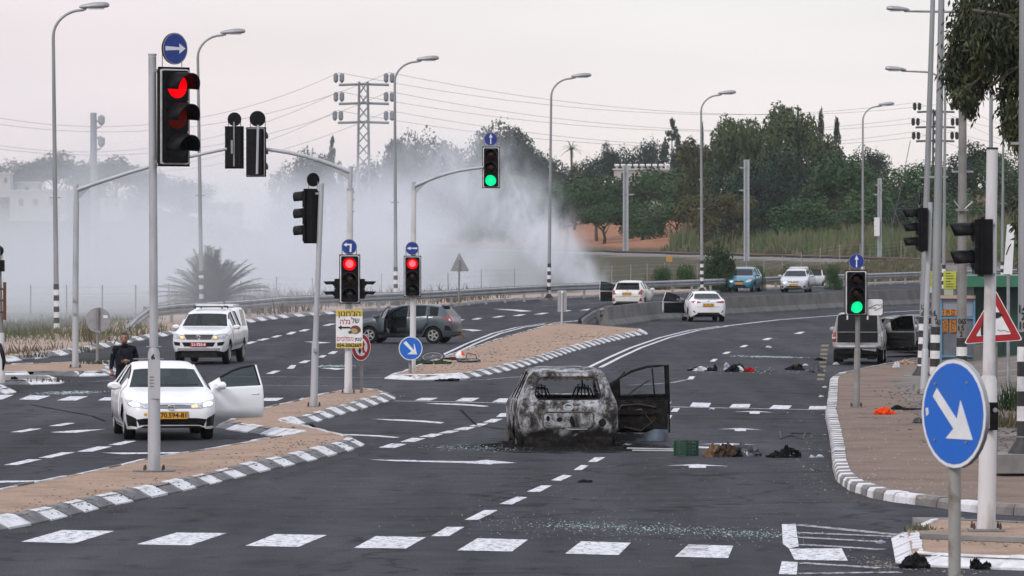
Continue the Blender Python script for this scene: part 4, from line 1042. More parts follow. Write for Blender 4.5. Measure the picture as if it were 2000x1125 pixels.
mesh_obj('ballast', v, [(j * 4 + a, j * 4 + a + 1, (j + 1) * 4 + a + 1, (j + 1) * 4 + a) for j in range(len(TY) - 1) for a in range(3)], pmat('ballast_stone', (.19, .178, .165), (.10, .09, .08), 2.2, .95, bump=.6), tk)
M['mast'] = pmat('galvanised_mast', (.42, .44, .46), (.34, .36, .38), 2, .45, .4)
def mast(px, yb, yt, wpx, label, arms):
    p = hit(px, yb); s_ = FPX / p.y; e_ = empty('railway_mast', p, 0, label, 'mast', 'masts beside the railway'); H = (yb - yt) / s_; W_ = wpx / s_
    for sx in (-1, 1): MB().box((sx * W_ * .36, 0, H / 2 - .3), (W_ * .26, W_ * .8, H + .6)).build('flange', M['mast'], e_)
    MB().box((0, .02, H / 2 - .3), (W_ * .5, .05, H + .58)).build('web', M['mast'], e_)
    for hy, L_ in arms:
        z = (yb - hy) / s_; MB().box((L_ / 2 / s_ * 1.0, -.1, z), (abs(L_) / s_, .12, 3 / s_)).build('bracket', M['greymetal'], e_)
        MB().tube([(L_ / s_ * .9, -.1, z), (L_ / s_ * .9, -.1, z - 16 / s_)], 1.6 / s_, 8).build('insulator', M['darktrim'], e_)
    MB().box((0, 0, -.1), (W_ * 2, W_ * 2, .5)).build('footing', M['concrete'], e_)
    return e_
mast(1222, 497, 322, 11, 'grey steel railway mast standing in front of the pale flat roofed house', [(338, 16), (380, 18), (338, -8), (380, -8)])
mast(1458, 513, 312, 11, 'tall grey railway mast on the gravel above the teal hatchback', [(328, -15), (372, -15)])
mm_ = mast(1718, 509, 348, 8, 'railway mast with white equipment cabinet left of the tall poles', [(362, -9), (380, -12), (372, 7)])
MB().box((-6 / (FPX / hit(1718, 509).y), -.4, 66 / (FPX / hit(1718, 509).y)), (.5, .4, 36 / (FPX / hit(1718, 509).y))).build('cabinet', M['whitepaint'], mm_)
p = hit(1307, 520); yb_ = empty('signal_box', p, 0, 'small yellow box on a stake beside the railway', 'box')
MB().box((0, 0, (520 - 506) / (FPX / p.y)), (.6, .4, .55)).build('box', pmat('ochre_box', (.45, .24, .04), (.35, .18, .03), 5, .6), yb_); MB().box((0, 0, .2), (.1, .1, .8)).build('stake', M['pole_dark'], yb_)

# ================================================================== PYLONS AND WIRES
def pylon(px, Y, yb, yt, arms, hw, label, mat):
    k_ = Y / FPX; base = at(px, yb, Y); e_ = empty('pylon', base, 0, label, 'pylon', 'lattice power pylons'); H = (yb - yt) * k_
    w0, w1 = hw * 1.35 * k_, hw * .75 * k_
    def W(z): return w0 + (w1 - w0) * z / H
    for sx in (-1, 1):
        for sy in (-1, 1): MB().tube([(sx * w0, sy * w0, -2), (sx * w1, sy * w1, H)], .13, 4).build('leg', mat, e_)
    n_ = 15; b = MB()
    for i in range(n_):
        z0, z1 = H * i / n_, H * (i + 1) / n_
        for sy in (-1, 1):
            b.tube([(-W(z0), sy * W(z0), z0), (W(z1), sy * W(z1), z1)], .06, 4); b.tube([(W(z0), sy * W(z0), z0), (-W(z1), sy * W(z1), z1)], .06, 4)
            b.tube([(-sy * W(z0) * -1, -W(z0), z0), (sy * W(z1), W(z1), z1)], .06, 4)
    b.build('lattice_bracing', mat, e_)['kind'] = 'stuff'
    ends = []
    for ya, xl, xr in arms:
        z = (yb - ya) * k_; A, B = (xl - px) * k_, (xr - px) * k_
        MB().tube([(A, 0, z), (0, 0, z + .1), (B, 0, z)], .17, 6).build('crossarm', mat, e_)
        for x in (A, B):
            for d in (-.35, .35):
                MB().lathe([(.10, 0), (.28, .25), (.28, .95), (.12, 1.15)], 10, Matrix.Translation((x + d, 0, z + .25))).build('insulator', M['darktrim'] if mat is M['pyl_dark'] else mat, e_)
            ends.append(base + Vector((x, 0, z + 1.45)))
    return ends
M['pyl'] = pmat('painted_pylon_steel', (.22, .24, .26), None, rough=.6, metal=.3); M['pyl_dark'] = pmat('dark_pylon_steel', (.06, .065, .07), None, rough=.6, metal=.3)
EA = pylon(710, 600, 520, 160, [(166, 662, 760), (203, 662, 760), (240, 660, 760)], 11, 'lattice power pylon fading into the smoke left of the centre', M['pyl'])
EB = pylon(1826, 760, 480, 214, [(219, 1791, 1864), (249, 1788, 1865), (276, 1789, 1864)], 4.2, 'lattice power pylon behind the tall poles on the right', M['pyl_dark'])
M['wire'] = pmat('power_cable', (.10, .10, .11), None, rough=.6)
def cable(a, b, sag, label='', r=.02):
    o = MB().tube([a.lerp(b, t_) - Vector((0, 0, sag * 4 * t_ * (1 - t_))) for t_ in np.linspace(0, 1, 21)], r, 4, False).build('power_cable', M['wire'])
    tag(o, label, 'cable', 'power cables')
ROW = ['top', 'middle', 'bottom']
for i, (a, b) in enumerate(zip(EA, EB)): cable(a, b, 3.2, 'power cable between the pylons joining the %s ends of the %s crossarms' % (('left', 'right')[i % 2], ROW[i // 2]))
for i, a in enumerate(EA):
    cable(at(-120, [205, 222, 262, 272, 305, 312][i], 520), a, 4.0, 'power cable leading left from the %s end of the %s crossarm of the smoky pylon' % (('left', 'right')[i % 2], ROW[i // 2]))
for i, a in enumerate(EB):
    cable(a, at(2160, [252, 262, 278, 288, 300, 308][i], 900), 2.5, 'power cable leading right from the %s end of the %s crossarm of the dark pylon' % (('left', 'right')[i % 2], ROW[i // 2]))
# guy wires and hazy mast at the left
mp_ = at(183, 532, 520); me_ = empty('concrete_mast', mp_, 0, 'hazy concrete power mast with bracketed insulators at the far left', 'mast')
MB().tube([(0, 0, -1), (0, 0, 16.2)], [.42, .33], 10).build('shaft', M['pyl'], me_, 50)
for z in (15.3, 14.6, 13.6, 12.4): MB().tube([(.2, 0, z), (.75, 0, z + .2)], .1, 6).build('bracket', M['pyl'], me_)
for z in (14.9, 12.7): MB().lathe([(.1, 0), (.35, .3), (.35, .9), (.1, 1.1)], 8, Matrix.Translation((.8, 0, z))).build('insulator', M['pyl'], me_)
for dx in (-4.5, -3.2): MB().tube([(0, 0, 14.5 + dx * .4), (dx, 0, -1)], .03, 4).build('guy_wire', M['wire'], me_)
cable(at(1778, 275, 470), at(1728, 505, 470), .3, 'guy wire slanting down to the railway bank', .03)
cable(at(1738, 385, 470), at(1786, 505, 470), .2, 'second guy wire crossing the first near the railway bank', .03)

# ================================================================== BUS STOP
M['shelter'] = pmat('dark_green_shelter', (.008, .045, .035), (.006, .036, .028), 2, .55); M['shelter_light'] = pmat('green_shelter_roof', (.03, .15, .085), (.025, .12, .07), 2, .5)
sb = G(1890, 706, .2); k = sb.y / FPX
sh = empty('bus_shelter', sb, 0, 'green bus shelter with flat roof at the right edge', 'bus shelter')
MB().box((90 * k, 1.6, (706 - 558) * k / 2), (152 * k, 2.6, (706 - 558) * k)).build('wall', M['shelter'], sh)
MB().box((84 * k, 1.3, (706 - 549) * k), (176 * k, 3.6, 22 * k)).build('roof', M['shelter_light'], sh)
MB().box((90 * k, 1.5, -.1), (190 * k, 4, .35)).build('plinth', M['concrete'], sh)
for i in range(4): MB().box(((30 + i * 40) * k, .29, 70 * k), (1.2 * k, .04, 135 * k)).build('panel_seam', M['blackpaint'], sh)
MB().box((20 * k, -.6, .25), (26 * k, .5, .5)).build('bench_block', M['concrete'], sh)
b_ = G(1870, 706, .2); k = b_.y / FPX
st = empty('timetable_stand', b_, 0, 'blue framed bus timetable stand with orange route number tiles', 'timetable stand')
M['bluef'] = pmat('pale_blue_frame', (.10, .25, .38), (.08, .20, .31), 4, .5); M['oran'] = pmat('orange_tile', (.60, .22, .02), None, rough=.5); M['pane'] = pmat('dull_grey_panel', (.13, .14, .17), (.10, .11, .13), 3, .35)
MB().box((0, .05, 63 * k), (62 * k, .04, 122 * k)).build('panel', M['pane'], st)
for x in (-32.5, 32.5): MB().box((x * k, 0, 62 * k), (4 * k, .1, 124 * k)).build('post', M['bluef'], st)
for z in (85, 10): MB().box((0, 0, z * k), (61 * k, .09, 3.4 * k)).build('rail', M['bluef'], st)
MB().box((0, -.02, 126 * k), (69 * k, .22, 6 * k)).build('top_board', pmat('pinkish_top_board', (.42, .28, .23), None), st)
MB().box((0, .025, 106 * k), (60 * k, .02, 36 * k)).build('header', pmat('header_grey_blue', (.23, .25, .31), None), st)
def tile(x0, x1, y0, y1, rows, cols_):
    w_ = (x1 - x0) * k; h_ = (y1 - y0) * k; cx, cz = ((x0 + x1) / 2 - 1870) * k, (706 - (y0 + y1) / 2) * k
    tl = MB().box((cx, -.01, cz), (w_, .02, h_)).build('number_tile', M['oran'], st)
    for i, rw in enumerate(rows): text_obj('number', rw, 8.2 * k, Matrix.Translation((cx, -.024, cz + (len(rows) / 2 - i - .5) * h_ / len(rows))) @ FACE, M['ink'], tl, .002, w_ * .84)
tile(1839, 1868, 604, 616, ['9 266 294', '9 379 200'], 3); tile(1841, 1851, 621, 649, ['379', '30', '334', '345', '364'], 1); tile(1855, 1867, 621, 649, ['363', '463', '479', '477', '592'], 1); tile(1870, 1882, 604, 616, ['30', '35'], 1)
def flag(px, py, w_, h_, yb, label):
    s = Sig(px, yb, label, .2, 'yellow bus stop boards', 'bus_stop_sign', 'bus stop sign')
    s.pole([(px + w_ * .4, yb, 1.6), (px + w_ * .4, py - h_ / 2, 1.6)], 'greymetal', 8, 'post')
    yb_ = MB().box(s.p(px, py, -.08), (w_ * s.k, .03, h_ * s.k)).build('board', pmat('yellow_green_board', (.46, .47, .06), (.40, .42, .06), 6, .5), s.e)
    for i in range(6):
        for j in range(1 + (i * 7) % 3):
            ln = w_ * (.62 - .18 * j) / (1 + j * .5); MB().box(s.p(px - w_ * .12 + j * w_ * .3, py - h_ * .38 + i * h_ * .15, -.10), (ln * s.k * .6, .004, h_ * .035 * s.k)).build('text_line', M['ink'], yb_)
    MB().box(s.p(px - 2, py + h_ / 2 + 6, -.07), (w_ * .72 * s.k, .03, 12 * s.k)).build('lower_board', pmat('pale_green_board', (.40, .45, .34), None), s.e)
flag(1855, 547, 25, 35, 700, 'yellow bus stop board with black lines of text above the timetable stand')
flag(1818, 545, 12, 30, 690, 'narrow yellow bus stop board seen between the striped lamp posts')
# leaning white board behind the thick pole
p0_ = at(1970, 535, 120); wbd = empty('white_board', p0_, 0, 'leaning white sign board between the thick pole and the leaves', 'sign')
k = .012; mesh_obj('board', [Vector((x * k, d, z * k)) for d in (0, .04) for x, z in ((-10, 0), (7, -1), (12, 98), (-3, 96))], [(0, 1, 2, 3), (7, 6, 5, 4), (0, 4, 5, 1), (1, 5, 6, 2), (2, 6, 7, 3), (3, 7, 4, 0)], M['whitesign'], wbd)
MB().tube([(0, .08, -4.1), (0, .08, .9)], .04, 8).build('post', M['greymetal'], wbd); MB().tube([(-.06, -.01, .45), (0, -.01, .62), (.05, -.01, .7)], .012, 4).build('scribble', M['ink'], wbd)
# short posts by the pavement
for px, py, h_, lb in [(1857, 706, 24, 'short grey bollard in front of the timetable stand'), (1783, 760, 8, 'low stump of concrete beside the pavement edge')]:
    p = G(px, py, .14); k = p.y / FPX
    o = MB().lathe([(4 * k, -.1), (4 * k, h_ * k), (3 * k, h_ * k + .02)], 12, Matrix.Translation(p)).build('bollard', M['greymetal'] if h_ > 10 else M['concrete_dark'], None, 50); tag(o, lb, 'bollard')
# ================================================================== VEGETATION
def leafmat(name, c1, c2, scale=.5, rough=.75):
    m = pmat(name, c1, c2, scale, rough, spec=.15, detail=3, contrast=(.38, .62))
    b = m.node_tree.nodes['Principled BSDF']
    b.inputs['Subsurface Weight'].default_value = 0
    return m
LM = {
 'pine': leafmat('pine_needles', (.024, .060, .022), (.052, .086, .030)),
 'dark': leafmat('dark_evergreen_leaves', (.012, .030, .021), (.024, .044, .026)),
 'olive': leafmat('olive_eucalyptus_leaves', (.036, .066, .026), (.078, .088, .034)),
 'brown': leafmat('brownish_eucalyptus_leaves', (.085, .070, .030), (.042, .060, .025)),
 'green': leafmat('mid_green_leaves', (.026, .070, .024), (.056, .098, .034)),
 'cypress': leafmat('cypress_leaves', (.018, .026, .020), (.026, .034, .024)),
 'bush': leafmat('bush_leaves', (.020, .044, .018), (.034, .056, .022)),
 'near': leafmat('near_eucalyptus_leaves', (.060, .066, .030), (.022, .030, .015), 1.8, .5),
 'reed': leafmat('reed_blades', (.070, .115, .045), (.14, .13, .075), .22),
 'dry': leafmat('dry_weeds', (.15, .115, .078), (.085, .078, .045), .4),
 'weed': leafmat('green_weeds', (.085, .105, .060), (.15, .135, .085), .4),
 'palm': leafmat('palm_fronds', (.045, .068, .034), (.075, .085, .045), .5),
}
M['bark'] = pmat('bark', (.10, .075, .055), (.05, .04, .032), 4, .9, 0, bump=.4)
def leaves_mesh(name, cen, nrm, size, mat, aspect=1.0, axis=None):
    """one quad per leaf clump"""
    n_ = len(cen); u = np.cross(nrm, rng.normal(size=(n_, 3)) if axis is None else axis); u /= np.linalg.norm(u, axis=1, keepdims=True) + 1e-9
    v = np.cross(nrm, u); v /= np.linalg.norm(v, axis=1, keepdims=True) + 1e-9
    s = size[:, None] / 2
    P = np.stack([cen - u * s * aspect, cen + v * s * .8 , cen + u * s * aspect, cen - v * s * .8], 1).reshape(-1, 3)
    me = bpy.data.meshes.new(name); me.vertices.add(4 * n_); me.vertices.foreach_set('co', P.astype(np.float32).ravel())
    me.loops.add(4 * n_); me.loops.foreach_set('vertex_index', np.arange(4 * n_, dtype=np.int32))
    me.polygons.add(n_); me.polygons.foreach_set('loop_start', np.arange(0, 4 * n_, 4, dtype=np.int32))
    me.materials.append(mat); me.update(calc_edges=True)
    return me
def crown(name, blobs, n_, leaf, mat, up=.35):
    """unit tree crown: leaf clumps through a set of ellipsoids (x, y, z, rx, ry, rz)"""
    vol = np.array([b[3] * b[4] * b[5] for b in blobs]) ** .75; cnt = np.maximum(8, (vol / vol.sum() * n_).astype(int)); C_, N_ = [], []
    for b, k in zip(blobs, cnt):
        d = rng.normal(size=(k, 3)); d /= np.linalg.norm(d, axis=1, keepdims=True)
        r = rng.uniform(.45, 1.0, size=(k, 1)) ** .45 * (1 + .10 * rng.normal(size=(k, 1)))
        C_.append(np.array(b[:3]) + d * r * np.array(b[3:6]))
        q = d * .9 + rng.normal(size=(k, 3)) * .55; q[:, 2] += up; N_.append(q / np.linalg.norm(q, axis=1, keepdims=True))
    C_ = np.concatenate(C_); N_ = np.concatenate(N_)
    C_[:, 2] /= np.quantile(C_[:, 2], .992); C_[:, :2] *= .5 / np.quantile(np.abs(C_[:, :2]), .985)
    return leaves_mesh(name, C_, N_, leaf * rng.uniform(.5, 1.35, len(C_)), mat)
def lumps(n_, f):
    return [f(i, random.random(), random.random(), random.random()) for i in range(n_)]
# crowns in a unit box: height 1, half width about .5
def b_dome(i, a, b, c_):
    t = 2 * PI * a; r = .40 * math.sqrt(b); z = .30 + .55 * math.sqrt(max(0, 1 - (r / .46) ** 2)) * (.45 + .55 * c_); q = .10 + .07 * c_
    return (r * math.cos(t), r * math.sin(t), z, q * 1.25, q * 1.25, q)
def b_euc(i, a, b, c_):
    t = 2 * PI * a; z = .22 + .70 * b; r = (.40 - .30 * abs(z - .5)) * math.sqrt(c_); q = .055 + .06 * random.random()
    return (r * math.cos(t) * 1.15, r * math.sin(t), z, q * 1.1, q * 1.1, q * 1.15)
def b_col(i, a, b, c_):
    z = .04 + .92 * b; r = .5 * (1 - z) ** .75 * min(1, .55 + z * 3)
    return (r * .3 * (a - .5), r * .3 * (c_ - .5), z, r * .8, r * .8, .055)
def b_con(i, a, b, c_):
    z = .12 + .84 * b; r = .46 * (1 - z) ** .8; t = 2 * PI * a
    return (r * .75 * math.cos(t), r * .75 * math.sin(t), z, .10 * (1.3 - z), .10 * (1.3 - z), .035)
def b_bush(i, a, b, c_):
    t = 2 * PI * a; r = .36 * math.sqrt(b); z = .12 + .66 * c_ * math.sqrt(max(.05, 1 - (r / .5) ** 2)); q = .13 + .06 * random.random()
    return (r * math.cos(t), r * math.sin(t), z, q * 1.2, q * 1.2, q)
KIND = {}
def reg(key, fn, nl, n_, leaf, mat): KIND.setdefault(key, []).append(crown('crown', lumps(nl, fn), n_, leaf, LM[mat]))
for q in range(2):
    reg('pine', b_dome, 34, 6500, .045, 'pine'); reg('darkpine', b_dome, 34, 6000, .045, 'dark'); reg('olive', b_euc, 56, 9000, .038, 'olive'); reg('brown', b_euc, 50, 7500, .038, 'brown')
    reg('green', b_bush, 34, 6000, .045, 'green'); reg('darkbush', b_bush, 34, 5500, .045, 'dark')
reg('cypress', b_col, 30, 4500, .05, 'cypress'); reg('conifer', b_con, 80, 6000, .045, 'dark'); reg('bush', b_bush, 40, 7000, .05, 'bush')
TR = {}
def trunk_mesh(kind):
    if kind not in TR:
        b = MB(); top = .45 if kind not in ('cypress', 'conifer') else .9
        b.tube([(0, 0, -.06), (.015, 0, .15), (-.01, .01, .3), (.01, 0, top)], [.035, .026, .022, .010], 8)
        if top < .6:
            for k in range(6):
                a = k * 1.05 + .3; b.tube([(0, 0, .2 + .04 * k), (.12 * math.cos(a), .12 * math.sin(a), .36 + .04 * k), (.26 * math.cos(a), .26 * math.sin(a), .52 + .03 * k)], [.014, .010, .004], 5)
        o = b.build('trunk', M['bark'], None, True); TR[kind] = o.data; C.objects.unlink(o); bpy.data.objects.remove(o)
    return TR[kind]
def tree(px, Y, top, wpx, kind, label, group='trees on the wooded rise', name=None, cat='tree', base=None, sink=0.0):
    r = ray(px, 455); X = r.x * Y / r.y; z0 = ground_z(X, Y) if base is None else base
    zt = at(px, top, Y).z; H = max(2.0, zt - z0 + sink); W_ = wpx * Y / FPX
    e_ = empty(name or {'pine': 'pine_tree', 'darkpine': 'pine_tree', 'olive': 'eucalyptus_tree', 'brown': 'eucalyptus_tree', 'green': 'leafy_tree', 'darkbush': 'dark_tree', 'cypress': 'cypress_tree', 'conifer': 'conifer_tree', 'bush': 'bush'}[kind], (X, Y, z0 - sink), random.uniform(0, 6), label, cat, group)
    ms = KIND[kind]; c_ = link(bpy.data.objects.new('crown', ms[random.randrange(len(ms))]), e_)
    e_.scale = (W_, W_, H)
    t_ = link(bpy.data.objects.new('trunk', trunk_mesh(kind)), e_); return e_
# (column, distance, top row, width) read from the photograph
L1 = 'domed green pine at the front edge of the wood above the ploughed field'
for px, Y, top, w_, k, lb in [
    (1108, 820, 352, 110, 'pine', 'domed pine at the left end of the front row beside the thin smoke'), (1165, 800, 346, 120, 'pine', 'broad domed pine left of the mast in front of the pale house'),
    (1222, 830, 358, 110, 'pine', 'domed pine directly behind the middle railway mast'), (1292, 800, 332, 150, 'pine', 'largest domed pine below the pale flat roofed house'),
    (1345, 780, 352, 120, 'pine', 'domed pine left of the lamp post beside the brownish eucalyptus'), (1255, 770, 392, 110, 'green', 'low round tree in front of the domed pines'),
    (1180, 770, 398, 110, 'pine', 'low rounded pine at the edge of the ploughed field'), (1322, 740, 398, 100, 'pine', 'low rounded pine near the reeds'),
    (1398, 690, 268, 150, 'brown', 'brownish eucalyptus with the paler left edge above the round bush'), (1362, 720, 300, 90, 'olive', 'pale olive eucalyptus at the left end of the tall group'),
    (1440, 680, 236, 130, 'olive', 'sparse topped eucalyptus right of the lamp post'), (1490, 670, 238, 130, 'olive', 'eucalyptus above the tall railway mast'),
    (1548, 680, 212, 150, 'olive', 'tallest olive eucalyptus of the wood'), (1520, 640, 300, 150, 'darkbush', 'dark leafy tree under the tallest eucalyptus'),
    (1590, 700, 262, 110, 'olive', 'eucalyptus beside the pair of cypresses'), (1460, 620, 330, 130, 'darkbush', 'dark tree behind the tall railway mast'),
    (1634, 720, 236, 34, 'cypress', 'pointed dark cypress standing clear against the sky'), (1603, 730, 221, 34, 'cypress', 'narrow cypress half hidden behind the eucalyptus'),
    (1372, 900, 246, 12, 'cypress', 'very thin cypress beside the lamp post'), (1642, 620, 308, 150, 'pine', 'umbrella pine right of the tall eucalyptus group'),
    (1702, 800, 292, 80, 'darkbush', 'round dark tree behind the right lamp post'), (1575, 600, 388, 140, 'green', 'bushy green tree behind the reeds'),
    (1690, 590, 372, 120, 'green', 'bushy green tree behind the lamp post on the right'), (1742, 610, 330, 120, 'green', 'leafy green tree behind the mast with white cabinet'),
    (1790, 600, 322, 120, 'green', 'leafy green tree under the right pylon'), (1772, 560, 400, 110, 'darkbush', 'low dark tree behind the guy wires'),
    (1850, 640, 318, 130, 'darkbush', 'dark tree behind the thick striped lamp posts'), (1905, 660, 282, 110, 'darkpine', 'tall dark pine seen between the right hand poles'),
    (1960, 640, 300, 120, 'green', 'green tree behind the thick white pole'), (1885, 560, 380, 130, 'green', 'lower green tree behind the dark striped post'),
    (1980, 560, 390, 120, 'darkbush', 'dark low tree at the right edge'), (1830, 540, 410, 120, 'green', 'low green tree right of the guy wires'),
    (1425, 600, 380, 110, 'brown', 'low brownish tree behind the round bush')]:
    tree(px, Y, top, w_, k, lb)
for px, Y, top, w_, k, lb in [
    (985, 1150, 246, 110, 'darkpine', 'tall dark tree topping the ridge right of the hanging green signal'), (1030, 1120, 274, 70, 'darkpine', 'dark tree on the ridge left of the middle lamp post'),
    (935, 1120, 282, 110, 'darkbush', 'dark tree fading into the smoke beside the hanging signal'), (1060, 1100, 300, 90, 'darkbush', 'dark tree behind the middle lamp post'),
    (1187, 1100, 282, 46, 'darkpine', 'small dark tree standing up from the ridge near the date palm'), (1222, 1120, 292, 60, 'darkbush', 'dark tree left of the pale house'),
    (1262, 1100, 278, 80, 'darkbush', 'dark tree above the pale house'), (1312, 1080, 238, 72, 'conifer', 'tall dark conifer on the skyline above the pale house'),
    (1350, 1060, 282, 80, 'darkpine', 'dark tree right of the skyline conifer'), (1150, 1060, 312, 90, 'darkbush', 'dark tree behind the domed pines'),
    (1095, 1000, 330, 110, 'darkbush', 'dark tree under the date palms'), (1010, 980, 335, 120, 'green', 'smoky green tree in the middle wood'), (960, 900, 345, 110, 'green', 'green tree half lost in the smoke'),
    (1050, 880, 365, 110, 'pine', 'pine at the smoky end of the front row'), (1000, 850, 385, 110, 'pine', 'low pine in the smoke right of the hanging signal'), (900, 950, 300, 120, 'darkbush', 'dark tree deep in the smoke'),
    (840, 1000, 275, 110, 'darkbush', 'faint tree in the smoke left of the hanging signal'), (790, 1000, 268, 90, 'darkpine', 'faint tree in the smoke right of the pylon')]:
    tree(px, Y, top, w_, k, lb, base=None)
for px, Y, top, w_, k, lb in [(35, 1150, 318, 110, 'darkbush', 'hazy tree above the pale houses at the left edge'), (110, 1180, 300, 130, 'darkpine', 'hazy tall tree behind the first lamp post'), (175, 1150, 318, 100, 'darkbush', 'hazy tree behind the concrete mast'),
    (228, 1180, 308, 110, 'darkpine', 'hazy tree right of the concrete mast'), (300, 1150, 335, 120, 'darkbush', 'hazy tree behind the big red signal'), (360, 1200, 352, 110, 'darkbush', 'hazy tree right of the big red signal'),
    (612, 1050, 300, 90, 'darkpine', 'faint tree in the smoke left of the pylon'), (652, 1080, 275, 60, 'conifer', 'faint conifer in the smoke beside the pylon'), (575, 1050, 325, 100, 'darkbush', 'faint low tree in the smoke'), (720, 1050, 320, 120, 'darkbush', 'faint tree behind the pylon foot'),
    (600, 420, 500, 46, 'green', 'faint bush in the smoke behind the leaning signal pole')]:
    tree(px, Y, top, w_, k, lb, group='hazy trees beyond the smoke')
tree(1407, 338, 482, 64, 'bush', 'round dark green bush on the bank beside the teal hatchback', None, 'round_bush', 'bush', sink=.3)
for i, (px, Y, top, w_) in enumerate([(1545, 352, 521, 40), (1480, 345, 530, 30), (1630, 352, 524, 34), (1290, 340, 535, 40), (1340, 345, 526, 44)]):
    tree(px, Y, top, w_, 'green', ['scrubby bush on the bank above the silver saloon', 'scrubby bush between the teal and silver cars', 'scrubby bush on the bank left of the right signal', 'scrubby bush on the burnt bank edge', 'scrubby bush below the yellow box'][i], 'scrub on the railway bank', 'scrub_bush', 'bush', sink=.2)
# palms
def palm(px, Y, yb, yc, fr, n_, label, trunk=True, group=None, name='palm_tree', droop=.55):
    k = Y / FPX; b = at(px, yb, Y); e_ = empty(name, b, 0, label, 'palm', group); H = (yb - yc) * k
    if trunk: MB().tube([(0, 0, -1.5), (.1, 0, H * .5), (0, 0, H)], [.30, .22, .24], 8).build('trunk', M['bark'], e_, True)
    for i in range(n_):
        a = i * 2.4; el = R(random.uniform(-8, 82)) if n_ < 100 else R(92 * random.random() ** 1.15 - 6); L_ = fr * k * random.uniform(.75, 1.1); v = []; f = []; pr = None
        d = Vector((math.cos(a), math.sin(a), 0)); s_ = Vector((-d.y, d.x, 0)); pts = []
        for j in range(9):
            t_ = j / 8; pts.append(Vector((0, 0, H)) + d * L_ * t_ * math.cos(el) + Vector((0, 0, L_ * (t_ * math.sin(el) - droop * t_ * t_ * (.4 + .6 * math.cos(el))))))
        for j in range(8):
            for sg in (-1, 1):
                for q in ((0, .2, .4, .6, .8) if n_ > 100 else (0, .5)):
                    p = pts[j].lerp(pts[j + 1], q); tn = (pts[j + 1] - pts[j]).normalized(); ln = L_ * .20 * (1 - .55 * (j / 8)) ; n0 = len(v)
                    tip = p + tn * ln * .75 + s_ * sg * ln * .75 - Vector((0, 0, ln * .25)); v += [p, p + tn * L_ * (.013 if n_ > 100 else .025), tip]; f.append((n0, n0 + 1, n0 + 2))
        n0 = len(v)
        for j in range(9): v += [pts[j] + s_ * .02, pts[j] - s_ * .02]
        f += [(n0 + 2 * j, n0 + 2 * j + 1, n0 + 2 * j + 3, n0 + 2 * j + 2) for j in range(8)]
        mesh_obj('frond', v, f, LM['palm'], e_)
    return e_
palm(1116, 1000, 420, 292, 26, 34, 'date palm rising above the dark trees', group='date palms in the wood')
palm(1122, 960, 440, 338, 34, 34, 'lower date palm with drooping fronds below the tall palm', group='date palms in the wood')
palm(40, 1000, 430, 386, 22, 26, 'hazy palm in front of the pale houses', group=None)
palm(412, 242, 603, 594, 128, 190, 'large bushy palm without a trunk behind the guardrail in the smoke', trunk=False, name='bushy_palm', droop=.35)
palm(1655, 750, 440, 398, 18, 20, 'small palm in the green trees behind the right lamp post', group=None)

# reeds, weeds, grasses: nobody could count these
def blades(name, label, pts, hmin, hmax, wid, mat, lean=.25):
    n_ = len(pts); P = np.array(pts, dtype=float); h = rng.uniform(hmin, hmax, n_) * (.6 + .5 * rng.random(n_)); a = rng.uniform(0, 2 * PI, n_); d = np.stack([np.cos(a), np.sin(a), np.zeros(n_)], 1)
    s = np.stack([-np.sin(a + 1), np.cos(a + 1), np.zeros(n_)], 1) * (wid * rng.uniform(.6, 1.3, n_))[:, None]
    tip = P + d * (h * lean * rng.uniform(.2, 1, n_))[:, None]; tip[:, 2] += h; mid = P + (tip - P) * .55; mid[:, 2] += h * .05
    V = np.stack([P - s / 2, P + s / 2, mid + s / 2, tip, mid - s / 2], 1).reshape(-1, 3)
    me = bpy.data.meshes.new(name); me.vertices.add(5 * n_); me.vertices.foreach_set('co', V.astype(np.float32).ravel())
    me.loops.add(5 * n_); me.loops.foreach_set('vertex_index', np.arange(5 * n_, dtype=np.int32)); me.polygons.add(n_); me.polygons.foreach_set('loop_start', np.arange(0, 5 * n_, 5, dtype=np.int32))
    me.materials.append(LM[mat]); me.update(calc_edges=True)
    return tag(link(bpy.data.objects.new(name, me)), label, kind='stuff')
def spread(n_, x0, x1, Y0, Y1, ok, clump=.5):
    o = []
    for i in range(n_ * 6):
        if len(o) >= n_: break
        Y = random.uniform(Y0, Y1); px = random.uniform(x0, x1); X = (px - HX) / FPX * Y
        if not ok(px, X, Y): continue
        if noise.noise(Vector((X * .25, Y * .08, 1))) + random.uniform(-.6, .6) * clump < -.15: continue
        o.append((X, Y, ground_z(X, Y) - .05))
    return o
dtk = lambda X, Y: X - track_x(Y)
def in_reed(px, X, Y): 
    d = dtk(X, Y); return 4.5 < d < 34 and px > 1330 + 120 * noise.noise(Vector((Y * .02, 0, 0))) - (d - 5) * 1.5
blades('reeds', 'tall grey green reeds growing on the bank behind the railway', spread(30000, 1300, 2000, 430, 720, in_reed), 1.0, 2.7, .13, 'reed', .35)
blades('dry_grass', 'dry brown grass along the top of the reed bank', spread(12000, 1330, 2000, 540, 760, lambda px, X, Y: 16 < dtk(X, Y) < 40), 1.4, 3.2, .12, 'dry', .35)
blades('green_grass', 'green grass at the foot of the reed bank by the ploughed field', spread(4000, 1270, 1560, 430, 640, lambda px, X, Y: 3.5 < dtk(X, Y) < 12), .7, 1.4, .22, 'weed', .4)
blades('weeds', 'green weeds growing beyond the verge on the left', spread(11000, -60, 330, 172, 225, lambda px, X, Y: Y > edge_Y(X) + 9), .2, .62, .05, 'weed', .6)
blades('dry_weeds', 'dry brown weeds along the edge of the left verge', spread(4500, -60, 330, 150, 200, lambda px, X, Y: edge_Y(X) + 7.2 < Y < edge_Y(X) + 13), .25, .7, .05, 'dry', .6)
